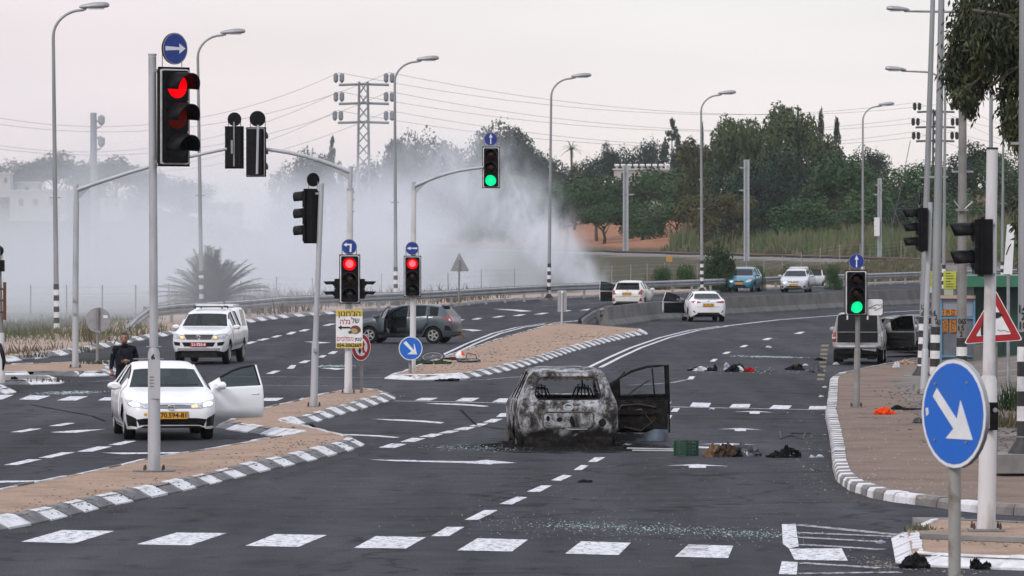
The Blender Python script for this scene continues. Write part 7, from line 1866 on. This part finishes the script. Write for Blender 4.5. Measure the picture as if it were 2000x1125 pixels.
for hx, hy, hz, sg, dn in [(-.275, -.055, .935, 1, (0, -.2, -1)), (.045, -.255, 1.185, -1, (-1, -.1, -.1))]:
    d = Vector(dn).normalized(); sd_ = d.cross(Vector((0, 1, 0))).normalized(); h_ = MB(); o_ = Vector((hx, hy, hz)); h_.tube([o_ - d * .02, o_ + d * .03, o_ + d * .07], [.026, .038, .034], 8)
    for i, ln in enumerate((.060, .072, .068, .052)):
        b_ = o_ + d * .07 + sd_ * (.024 - .016 * i); h_.tube([b_, b_ + d * ln * .5 + Vector((0, -.006, 0)), b_ + d * ln * .85 + Vector((0, -.026, 0))], [.0085, .008, .006], 6)
    h_.tube([o_ + sd_ * .03, o_ + sd_ * .05 + d * .03 + Vector((0, -.015, 0)), o_ + sd_ * .045 + d * .06 + Vector((0, -.03, 0))], [.011, .010, .007], 6)
    h_.build('hand', M['skin'], per, True)

# ================================================================== THINGS LYING ABOUT
CL = {k: pmat('cloth_' + k, a, b, 14, .92, 0, bump=.5, spec=.05) for k, a, b in [('black', (.007, .007, .008), (.022, .022, .024)), ('white', (.62, .62, .64), (.42, .42, .44)), ('red', (.38, .012, .015), (.28, .01, .012)), ('pink', (.55, .18, .20), (.5, .3, .3)),
      ('brown', (.075, .052, .034), (.03, .022, .016)), ('tan', (.20, .125, .075), (.11, .07, .045)), ('grey', (.06, .065, .075), (.12, .125, .135)), ('orange', (.85, .085, .02), (.7, .06, .015)), ('lilac', (.42, .42, .52), (.34, .34, .42)), ('beige', (.42, .28, .21), (.34, .22, .17)), ('green', (.03, .06, .035), (.02, .04, .025))]}
def lump(name, c_, w_, d_, h_, mat, parent, seed, fold=.75):
    v = []; n_, m_ = 26, 8; sd = Vector((seed * 3.7, seed * 1.3, 0))
    for j in range(m_):
        t = j / (m_ - 1)
        for k in range(n_):
            a = 2 * PI * k / n_; r = math.cos(t * PI / 2) ** .7; q = Vector((math.cos(a), math.sin(a), t * 1.4))
            nn = 1 + fold * (noise.noise(q * 1.3 + sd) * .9 + noise.noise(q * 4.2 + sd) * .9); hh = math.sin(t * PI / 2) * (1 + fold * (noise.noise(q * 2.2 + sd * 1.7) + .7 * noise.noise(q * 6 + sd)))
            v.append(Vector((c_[0] + w_ / 2 * r * nn * math.cos(a), c_[1] + d_ / 2 * r * nn * math.sin(a), c_[2] + h_ * max(0, hh) - (.01 if j == 0 else 0))))
    f = [(i * n_ + k, i * n_ + (k + 1) % n_, (i + 1) * n_ + (k + 1) % n_, (i + 1) * n_ + k) for i in range(m_ - 1) for k in range(n_)] + [tuple(range((m_ - 1) * n_, m_ * n_))]
    return mesh_obj(name, v, f, mat, parent, 35)
_sd = [0]
def heap(px, py, parts, label, cat='clothes', name='clothes_heap', z=0.004, pn='garment', depth=1.6):
    """parts: (dx px, width px, height px, cloth)"""
    b = G(px, py, z); k = b.y / FPX; e_ = empty(name, b, 0, label, cat)
    for dx, w_, h_, m_ in parts:
        _sd[0] += 1; lump(pn, (dx * k, random.uniform(-.1, .2), 0), w_ * k, max(.12, w_ * k * .8), h_ * k, CL[m_], e_, _sd[0])
    return e_
heap(1412, 892, [(-18, 32, 18, 'tan'), (8, 44, 19, 'brown'), (-4, 26, 12, 'brown')], 'brown and tan bag lying right of the green crate', 'bag', 'bag', pn='bag_body')
heap(1459, 891, [(-10, 30, 18, 'grey'), (8, 36, 14, 'grey'), (-2, 12, 9, 'white'), (16, 18, 7, 'black'), (-16, 12, 11, 'black')], 'dark grey and white clothes heap beside the brown bag')
heap(1535, 894, [(-14, 36, 9, 'black'), (4, 34, 17, 'black'), (20, 22, 8, 'black')], 'black clothes heap lying by itself near the right kerb')
heap(1373, 724, [(-14, 26, 5, 'black'), (-2, 30, 7, 'white'), (10, 26, 5, 'black'), (-20, 14, 4, 'white'), (24, 9, 8, 'black')], 'white and black clothes strewn on the road ahead of the burned SUV')
heap(1441, 726, [(-8, 26, 10, 'black'), (0, 22, 8, 'white'), (9, 12, 6, 'pink'), (22, 18, 7, 'red'), (4, 18, 12, 'black')], 'black white and red clothes heap on the road')
heap(1420, 722, [(0, 13, 10, 'lilac')], 'pale lilac cap standing beside the red and black clothes', 'cap', 'cap', pn='crown')
heap(1553, 723, [(-4, 24, 7, 'black'), (8, 18, 9, 'black')], 'flat black garment lying left of the dark grey bundle')
heap(1592, 727, [(0, 26, 12, 'grey'), (8, 16, 8, 'black')], 'dark grey bundle beside the yellow bars on the road')
heap(1601, 704, [(0, 18, 4, 'black')], 'small black rag on the road left of the right hand pickup')
heap(1729, 809, [(-4, 28, 11, 'orange'), (9, 22, 6, 'orange'), (-11, 14, 5, 'orange')], 'bright orange cloth lying on the brown pavement', 'cloth', 'orange_cloth', .14)
heap(1765, 800, [(-10, 24, 6, 'black'), (12, 34, 3, 'black')], 'black strip of cloth beside the orange cloth', 'cloth', 'black_cloth', .14)
heap(1751, 717, [(0, 14, 8, 'white'), (-3, 6, 5, 'black')], 'crumpled white bag by the open pickup door', 'bag', 'white_bag', .14, 'bag_body')
heap(1771, 711, [(-4, 16, 7, 'beige'), (8, 14, 4, 'beige')], 'beige cloth on the pavement edge beside the crumpled white bag', 'cloth', 'beige_cloth', .14)
heap(1742, 712, [(0, 12, 6, 'black')], 'small black bundle under the open pickup door', 'clothes', 'clothes_heap')
heap(1786, 1109, [(-12, 36, 10, 'black'), (2, 42, 22, 'black'), (16, 26, 14, 'black')], 'black bag lying against the white corner kerb', 'bag', 'black_bag', pn='bag_body')
heap(1912, 1112, [(-6, 22, 17, 'black'), (14, 22, 11, 'black')], 'two black pieces of plastic lying by the white kerb', 'debris', 'plastic_piece', pn='piece')
heap(1792, 826, [(0, 20, 8, 'grey')], 'grey broken stone on the dirt beside the pavement', 'stone', 'broken_stone', .14, 'stone')
heap(1143, 942, [(0, 27, 4, 'black')], 'small flat black object lying on the asphalt near the lane dashes', 'debris', 'black_object', pn='piece')
heap(901, 660, [(0, 10, 7, 'tan')], 'brown stone on the road behind the grey hatchback', 'stone', 'brown_stone', pn='stone')
heap(872, 744, [(-10, 26, 3, 'black'), (10, 28, 4, 'black')], 'black rags at the foot of the white island kerb', 'debris', 'black_rag')
heap(25, 744, [(0, 18, 6, 'black')], 'black crumpled bag beside the pole at the left edge', 'bag', 'black_bag', .1, 'bag_body')
heap(845, 711, [(-16, 40, 6, 'green'), (20, 30, 5, 'green')], 'dark green bag under the fallen bicycle', 'bag', 'green_bag', .125, 'bag_body')
heap(607, 834, [(0, 14, 4, 'black')], 'small black lump beside the striped kerb', 'debris', 'black_lump')
heap(548, 838, [(0, 10, 3, 'black'), (24, 10, 3, 'black')], 'black scraps on the sandy gap between the kerbs', 'debris', 'black_scrap', .1)
for px, py, w_, m_, lb, z in [(1586, 893, 10, 'white', 'white paper scrap near the right kerb', 0), (1600, 893, 14, 'white', 'torn white wrapper near the right kerb', 0), (1634, 712, 12, 'white', 'white paper below the bumper of the right hand pickup', 0), (1573, 714, 10, 'white', 'white scrap between the black garment and the grey bundle', 0),
                              (1611, 757, 8, 'white', 'white lump at the pavement kerb top', 0), (1604, 775, 8, 'white', 'white scrap by the kerb at the far crosswalk', 0), (1552, 712, 9, 'tan', 'tan scrap behind the black garment', 0), (1502, 679, 10, 'white', 'white scrap beside a lane dash', 0), (1391, 800, 9, 'white', 'white scrap on the stop line', 0), (1973, 775, 26, 'white', 'white plastic bottle litter on the dirt bank', .5), (1967, 765, 12, 'beige', 'beige litter on the dirt bank', .5), (1720, 1060, 16, 'lilac', 'pale blue scrap on the hatched road marking', 0)]:
    heap(px, py, [(0, w_, w_ * .28, m_)], lb, 'litter', 'litter_scrap', z + .004, 'scrap')
# green crate
b_ = G(1340, 890); k = b_.y / FPX; cr = empty('crate', b_, R(43), 'green plastic crate standing on the road behind the burned SUV door', 'crate')
M['crate'] = pmat('dark_green_plastic', (.006, .055, .025), (.004, .04, .018), 9, .5); S_ = 31 * k; H_ = 30 * k; q = MB()
for sx in (-1, 1):
    for sy in (-1, 1): MB().box((sx * S_ / 2, sy * S_ / 2, H_ / 2), (.035, .035, H_)).build('corner_post', M['crate'], cr)
for z in (.04, .28, .52, .76, .96):
    for sg in (-1, 1):
        MB().box((0, sg * S_ / 2, z * H_), (S_ * .98, .014, H_ * (.17 if z < .9 else .08))).build('slat', M['crate'], cr); MB().box((sg * S_ / 2, 0, z * H_), (.014, S_ * .98, H_ * (.17 if z < .9 else .08))).build('slat', M['crate'], cr)
for i in (-.3, 0, .3):
    for sg in (-1, 1): MB().box((i * S_, sg * (S_ / 2 - .01), H_ / 2), (.02, .012, H_ * .9)).build('rib', M['crate'], cr); MB().box((sg * (S_ / 2 - .01), i * S_, H_ / 2), (.012, .02, H_ * .9)).build('rib', M['crate'], cr)
MB().box((0, 0, .012), (S_, S_, .02)).build('base', M['crate'], cr)
# bent wire frame and rods on the road
wf = empty('bent_wire', G(1552, 858), 0, 'bent black wire frame lying on the road above the black clothes heap', 'wire'); w0 = G(1552, 858)
MB().tube([G(x, y) - w0 + Vector((0, 0, h)) for x, y, h in [(1523, 852, .10), (1525, 858, .01), (1545, 855, .04), (1568, 858.5, .01), (1573, 849, .03), (1545, 848, .02), (1583, 848, .02)]], .012, 5).build('wire', M['ink'], wf)
rb_ = MB().tube([G(1225, 879) + Vector((0, 0, .03)), G(1320, 881) + Vector((0, 0, .03))], .018, 6).build('metal_strip', M['greymetal']); tag(rb_, 'upper thin metal strip on the road between the SUV and the crate', 'metal strip', 'metal strips by the crate')
rb_ = MB().tube([G(1235, 883) + Vector((0, 0, .03)), G(1318, 884) + Vector((0, 0, .03))], .015, 6).build('metal_strip', M['greymetal']); tag(rb_, 'lower thin metal strip on the road between the SUV and the crate', 'metal strip', 'metal strips by the crate')
rb_ = MB().tube([G(1365, 876) + Vector((0, 0, .02)), G(1450, 880) + Vector((0, 0, .02))], .02, 6).build('metal_strip', M['whitepaint']); tag(rb_, 'white strip behind the brown bag', 'metal strip')
# bicycle lying on its side
b_ = G(880, 708, .13); k = b_.y / FPX; bk = empty('bicycle', b_, R(-4), 'dark bicycle lying on its side on the sandy island', 'bicycle')
M['bike'] = pmat('black_bicycle', (.008, .008, .009), (.02, .02, .02), 8, .5, .2)
def bwheel(c_, tilt, r):
    Mx = Matrix.Translation(c_) @ Matrix.Rotation(R(tilt), 4, 'X'); pts = [Mx @ Vector((r * math.cos(a), r * math.sin(a), 0)) for a in np.linspace(0, 2 * PI, 29)]
    wh = MB().tube(pts, .028, 6, False).build('wheel', M['bike'], bk, True); s_ = MB()
    MB().tube([Mx @ Vector(((r - .04) * math.cos(a), (r - .04) * math.sin(a), 0)) for a in np.linspace(0, 2 * PI, 29)], .012, 5, False).build('rim', M['greymetal'], wh, True)
    for i in range(18): a = i * PI / 9; s_.tube([Mx @ Vector((.03 * math.cos(a + 1), .03 * math.sin(a + 1), 0)), Mx @ Vector(((r - .03) * math.cos(a), (r - .03) * math.sin(a), 0))], .0035, 3)
    s_.build('spokes', M['greymetal'], wh)['kind'] = 'stuff'; MB().tube([Mx @ Vector((0, 0, -.05)), Mx @ Vector((0, 0, .05))], .025, 8).build('hub', M['greymetal'], wh)
bwheel((-.52, .0, .16), 24, .33); bwheel((.52, .1, .06), 5, .33)
fr = MB()
for a, b in [((-.52, 0, .14), (-.12, .0, .12)), ((-.12, 0, .12), (.0, .5, .08)), ((-.12, 0, .12), (.40, .35, .08)), ((.0, .5, .08), (.42, .42, .08)), ((.42, .45, .08), (.52, .1, .06)), ((-.52, 0, .14), (0, .45, .08))]: fr.tube([a, b], .022, 6)
fr.build('frame', M['bike'], bk, True); MB().tube([(.40, .50, .05), (.44, .56, .25), (.70, .40, .22), (.74, .30, .10)], .014, 6).build('handlebar', M['bike'], bk, True)
MB().box((-.02, .58, .11), (.28, .13, .07)).build('saddle', M['bike'], bk); MB().lathe([(.09, -.01), (.09, .01)], 14, Matrix.Translation((-.12, 0, .15))).build('chainring', M['greymetal'], bk)
b_ = G(899, 704, .13); he = empty('helmet', b_ + Vector((0, -.1, .12)), R(30), 'white and red helmet lying on the fallen bicycle', 'helmet')
v = [(.15 * math.cos(a) * math.cos(t), .13 * math.sin(a) * math.cos(t), .15 * math.sin(t)) for t in np.linspace(-.3, PI / 2, 8) for a in np.linspace(0, 2 * PI, 19)[:-1]]
mesh_obj('shell', v, [(i * 18 + j, i * 18 + (j + 1) % 18, (i + 1) * 18 + (j + 1) % 18, (i + 1) * 18 + j) for i in range(7) for j in range(18)], M['whitepaint'], he, True)
mesh_obj('red_flash', [(x * 1.03, y * 1.03, z * 1.03) for x, y, z in v], [(i * 18 + j, i * 18 + (j + 1) % 18, (i + 1) * 18 + (j + 1) % 18, (i + 1) * 18 + j) for i in range(2, 6) for j in (13, 14, 15)], CL['orange'], he, True)
# glass, gravel and litter that nobody could count
M['shard'] = pmat('greenish_glass_crumbs', (.17, .29, .26), (.36, .47, .44), 30, .3); M['grit'] = pmat('pale_grit', (.30, .27, .24), (.14, .12, .10), 18, .9); M['darkgrit'] = pmat('dark_grit', (.045, .04, .036), (.10, .085, .07), 18, .9)
scatter('glass_shards', [G(1075, 1026), G(1160, 1029), G(1300, 1035), G(1420, 1041), G(1520, 1047)], 'greenish broken glass strewn across the near lane', M['shard'], 1000, .011, .8, 11, w_=(.25, .45))
scatter('glass_shards', [G(950, 1015), G(1250, 1040), G(1560, 1050)], 'sparse broken glass crumbs on the near asphalt', M['shard'], 700, .009, .8, 12, w_=(.8, 1.6))
scatter('glass_shards', [G(1455, 696), G(1560, 699)], 'greenish glass crumbs on the far road', M['shard'], 300, .03, .5, 13, w_=(.3, .5))
scatter('glass_shards', [G(95, 769), G(180, 766)], 'greenish glass crumbs beside the left crosswalk', M['shard'], 500, .022, .5, 14, w_=(.25, .6))
scatter('glass_shards', [G(622, 716), G(680, 715)], 'greenish glass crumbs by the prohibition sign', M['shard'], 260, .028, .5, 15, w_=(.2, .5))
scatter('glass_shards', [G(850, 873), G(1000, 877)], 'greenish glass crumbs left of the burned SUV', M['shard'], 420, .014, .6, 16, w_=(.3, .6))
scatter('glass_shards', [G(1400, 722), G(1600, 728)], 'sparse glass crumbs round the strewn clothes', M['shard'], 120, .025, .5, 17, w_=(.8, 2.0))
for i, (a, n_, sz, lb, z, w_) in enumerate([([(40, 1008), (300, 950), (600, 870), (690, 865)], 1500, .022, 'loose grit on the long traffic island', .125, (.5, 1.2)), ([(560, 815), (640, 790), (740, 775)], 500, .025, 'loose grit on the island end by the signal poles', .125, (.4, 1.2)),
        ([(820, 728), (950, 700), (1100, 665), (1200, 650)], 1400, .035, 'loose grit on the sandy island with the bicycle', .125, (.9, 3.0)), ([(1660, 790), (1680, 860), (1720, 930), (1880, 970)], 900, .022, 'loose grit on the brown pavement', .135, (.6, 1.5)),
        ([(1800, 760), (1860, 820), (1990, 880)], 1600, .04, 'stones on the grey dirt bank', .35, (.5, 1.6)), ([(1612, 890), (1614, 930), (1640, 965), (1700, 985)], 900, .020, 'dirt and grit along the foot of the right kerb', .004, (.25, .6)),
        ([(1780, 1045), (1900, 1052), (2000, 1060)], 400, .02, 'dirt on the near right island', .13, (.3, .5)), ([(1690, 1090), (1740, 1108), (1900, 1118)], 400, .016, 'dirt along the near corner kerb', .004, (.15, .3)), ([(30, 1042), (220, 994), (450, 944), (690, 888)], 900, .016, 'dirt along the foot of the long island kerb', .004, (.15, .4)),
        ([(100, 690), (250, 660), (420, 625)], 700, .04, 'grit on the left verge', .12, (.5, 2))]):
    scatter('gravel', [G(x, y, z) for x, y in a], lb, M['darkgrit'] if i % 2 == 0 or i == 5 else M['grit'], n_ * 2 // 3, sz, .7, 40 + i, w_=w_, z0=.0)
scatter('litter', [G(700, 950), G(1100, 980), G(1500, 930)], 'small dark scraps scattered over the near asphalt', M['darkgrit'], 160, .03, .4, 61, w_=(2.5, 5))
scatter('litter', [G(750, 960), G(1200, 960), G(1500, 870)], 'small pale specks scattered over the near asphalt', M['grit'], 700, .010, .6, 62, w_=(2.5, 6))
scatter('litter', [G(1500, 690), G(1620, 660)], 'dark scraps on the road by the right hand pickup', M['darkgrit'], 90, .07, .4, 63, w_=(1.5, 4))
# ================================================================== HAZE AND SMOKE
def vol_box(name, lo, hi, label):
    v = [(x, y, z) for x in (lo[0], hi[0]) for y in (lo[1], hi[1]) for z in (lo[2], hi[2])]
    o = mesh_obj(name, v, [(0, 1, 3, 2), (4, 6, 7, 5), (0, 4, 5, 1), (2, 3, 7, 6), (0, 2, 6, 4), (1, 5, 7, 3)])
    return tag(o, label, kind='stuff')
hz_ = vol_box('haze', (-950, -80, -8), (950, 1960, 62), 'thin pale haze lying over the whole place')
m = bpy.data.materials.new('haze_air'); m.use_nodes = True; n = m.node_tree.nodes; l = m.node_tree.links; n.clear()
o_ = n.new('ShaderNodeOutputMaterial'); pv = n.new('ShaderNodeVolumePrincipled'); pv.inputs['Color'].default_value = (.93, .965, 1.0, 1); pv.inputs['Density'].default_value = .00006; pv.inputs['Anisotropy'].default_value = .2
l.new(pv.outputs[0], o_.inputs['Volume']); hz_.data.materials.append(m)

def smoke(name, lo, hi, label, dens, build):
    b = vol_box(name, lo, hi, label)
    m = bpy.data.materials.new(name + '_volume'); m.use_nodes = True; nt_ = m.node_tree; nt_.nodes.clear(); N = nt_.nodes; L_ = nt_.links
    out_ = N.new('ShaderNodeOutputMaterial'); pv = N.new('ShaderNodeVolumePrincipled'); pv.inputs['Color'].default_value = (.925, .955, 1.0, 1); pv.inputs['Anisotropy'].default_value = .1
    L_.new(pv.outputs[0], out_.inputs['Volume'])
    geo = N.new('ShaderNodeNewGeometry'); pos = geo.outputs['Position']; sx = N.new('ShaderNodeSeparateXYZ'); L_.new(pos, sx.inputs[0])
    def val(x): return x
    def op(o, a, b_=None, c_=None, clamp=False):
        q = N.new('ShaderNodeMath'); q.operation = o; q.use_clamp = clamp
        for i, x in enumerate((a, b_, c_)):
            if x is None: continue
            if isinstance(x, (int, float)): q.inputs[i].default_value = x
            else: L_.new(x, q.inputs[i])
        return q.outputs[0]
    def step(x, a, b_):
        q = N.new('ShaderNodeMapRange'); q.interpolation_type = 'SMOOTHSTEP'; L_.new(x, q.inputs[0]); q.inputs[1].default_value = a; q.inputs[2].default_value = b_; return q.outputs[0]
    def noi(scale, detail, stretch=(1, 1, 1), off=(0, 0, 0), dist=0, rough=.55):
        mp2 = N.new('ShaderNodeMapping'); mp2.inputs['Scale'].default_value = stretch; mp2.inputs['Location'].default_value = off; L_.new(pos, mp2.inputs[0])
        z = N.new('ShaderNodeTexNoise'); z.inputs['Scale'].default_value = scale; z.inputs['Detail'].default_value = detail; z.inputs['Distortion'].default_value = dist; z.inputs['Roughness'].default_value = rough
        L_.new(mp2.outputs[0], z.inputs['Vector']); return z.outputs[0]
    d = build(sx.outputs, op, step, noi)
    L_.new(op('MULTIPLY', d, dens), pv.inputs['Density']); b.data.materials.append(m)
    return b
# broad bank of drifting smoke behind the guardrail, thinning upwards and to the left
def veil(S, op, step, noi):
    x, y, z = S[0], S[1], S[2]
    n1 = step(noi(.06, 4, (1, .35, 1.3), dist=1.4), .40, .62)
    top = op('MULTIPLY_ADD', noi(.03, 2, (1, .3, 1), (5, 3, 0)), 24, -2)                 # ragged upper limit
    hgt = op('SUBTRACT', 1.0, step(op('SUBTRACT', z, top), -7, 6))
    ragged = op('MULTIPLY_ADD', noi(.09, 4, (1, .3, 1), (9, 2, 5), dist=.8), 14, -7)
    side = op('MULTIPLY', op('SUBTRACT', 1.0, step(op('ADD', op('ADD', x, ragged), op('MULTIPLY', z, .58)), -17, 1)), op('MULTIPLY_ADD', step(x, -40, -17), .15, .85))       # clears to the right
    back = step(op('SUBTRACT', y, op('MULTIPLY', x, 7.0)), 285, 335)                     # stays beyond the guardrail
    return op('MULTIPLY', op('MULTIPLY', op('MULTIPLY_ADD', n1, 1.0, .16), hgt), op('MULTIPLY', side, back))
smoke('smoke', (-75, 205, -.3), (14, 470, 34), 'wide bank of pale drifting smoke over the ground behind the guardrail', .0056, veil)
# denser plumes rising where the ground smoulders
def plume(S, op, step, noi):
    x, y, z = S[0], S[1], S[2]
    w_ = op('MULTIPLY_ADD', noi(.22, 3, (1, 1, .7), dist=.8), 4.0, -2.0)
    cx = op('ADD', op('MULTIPLY_ADD', z, -.95, 5.4), w_)
    dx = op('ABSOLUTE', op('SUBTRACT', x, cx)); wd = op('MULTIPLY_ADD', z, .42, 1.5)
    core = op('SUBTRACT', 1.0, step(op('DIVIDE', dx, wd), .15, 1.15))
    fine = step(noi(.5, 6, (1, .8, .6), (2, 1, 4), dist=1.4, rough=.66), .44, .70)
    fade = op('SUBTRACT', 1.0, step(z, 2.0, 14))
    base = step(op('ABSOLUTE', op('SUBTRACT', y, 348)), 12, 4)
    return op('MULTIPLY', op('MULTIPLY', core, fine), op('MULTIPLY', fade, base))
smoke('smoke', (-14, 336, -.2), (12, 360, 16), 'white smoke plume rising from the smouldering bank', .42, plume)
def low(S, op, step, noi):
    x, y, z = S[0], S[1], S[2]
    fine = step(noi(.16, 4, (1, .6, 1), (7, 1, 4), dist=.8), .38, .70)
    fade = op('SUBTRACT', 1.0, step(op('ADD', op('ADD', z, op('MULTIPLY_ADD', noi(.14, 4, (1, .5, 1), (4, 4, 1), dist=1.0), 12, -6)), op('MULTIPLY', x, .75)), .0, 9.5))
    fade = op('MULTIPLY', fade, op('SUBTRACT', 1.0, step(op('ADD', z, op('MULTIPLY_ADD', noi(.11, 4, (1, .4, 1), (2, 9, 3), dist=1.0), 9, -4.5)), 3.0, 11.5)))
    edge = op('MULTIPLY', step(x, -34, -14), op('SUBTRACT', 1.0, step(op('ADD', x, op('MULTIPLY_ADD', noi(.3, 4, (1, .6, 1), (1, 6, 2), dist=.8), 7, -3.5)), -2.5, 5.5)))
    return op('MULTIPLY', op('MULTIPLY', fine, fade), edge)
smoke('smoke', (-34, 322, -.2), (9, 372, 15), 'low white smoke rolling along the ground left of the plume', .105, low)

def mist(S, op, step, noi):
    x, y, z = S[0], S[1], S[2]
    n1 = step(noi(.09, 3, (1, .5, 1), (3, 8, 1), dist=.7), .25, .75)
    fade = op('SUBTRACT', 1.0, step(z, 1.0, 8.0))
    back = step(op('SUBTRACT', y, op('MULTIPLY', x, 5.0)), 268, 300)
    return op('MULTIPLY', op('MULTIPLY_ADD', n1, .8, .3), op('MULTIPLY', fade, op('MULTIPLY', back, op('SUBTRACT', 1.0, step(x, -7, -2)))))
smoke('smoke', (-36, 190, -.25), (-2, 318, 9), 'low smoke hanging over the weeds and the bushy palm on the left', .016, mist)
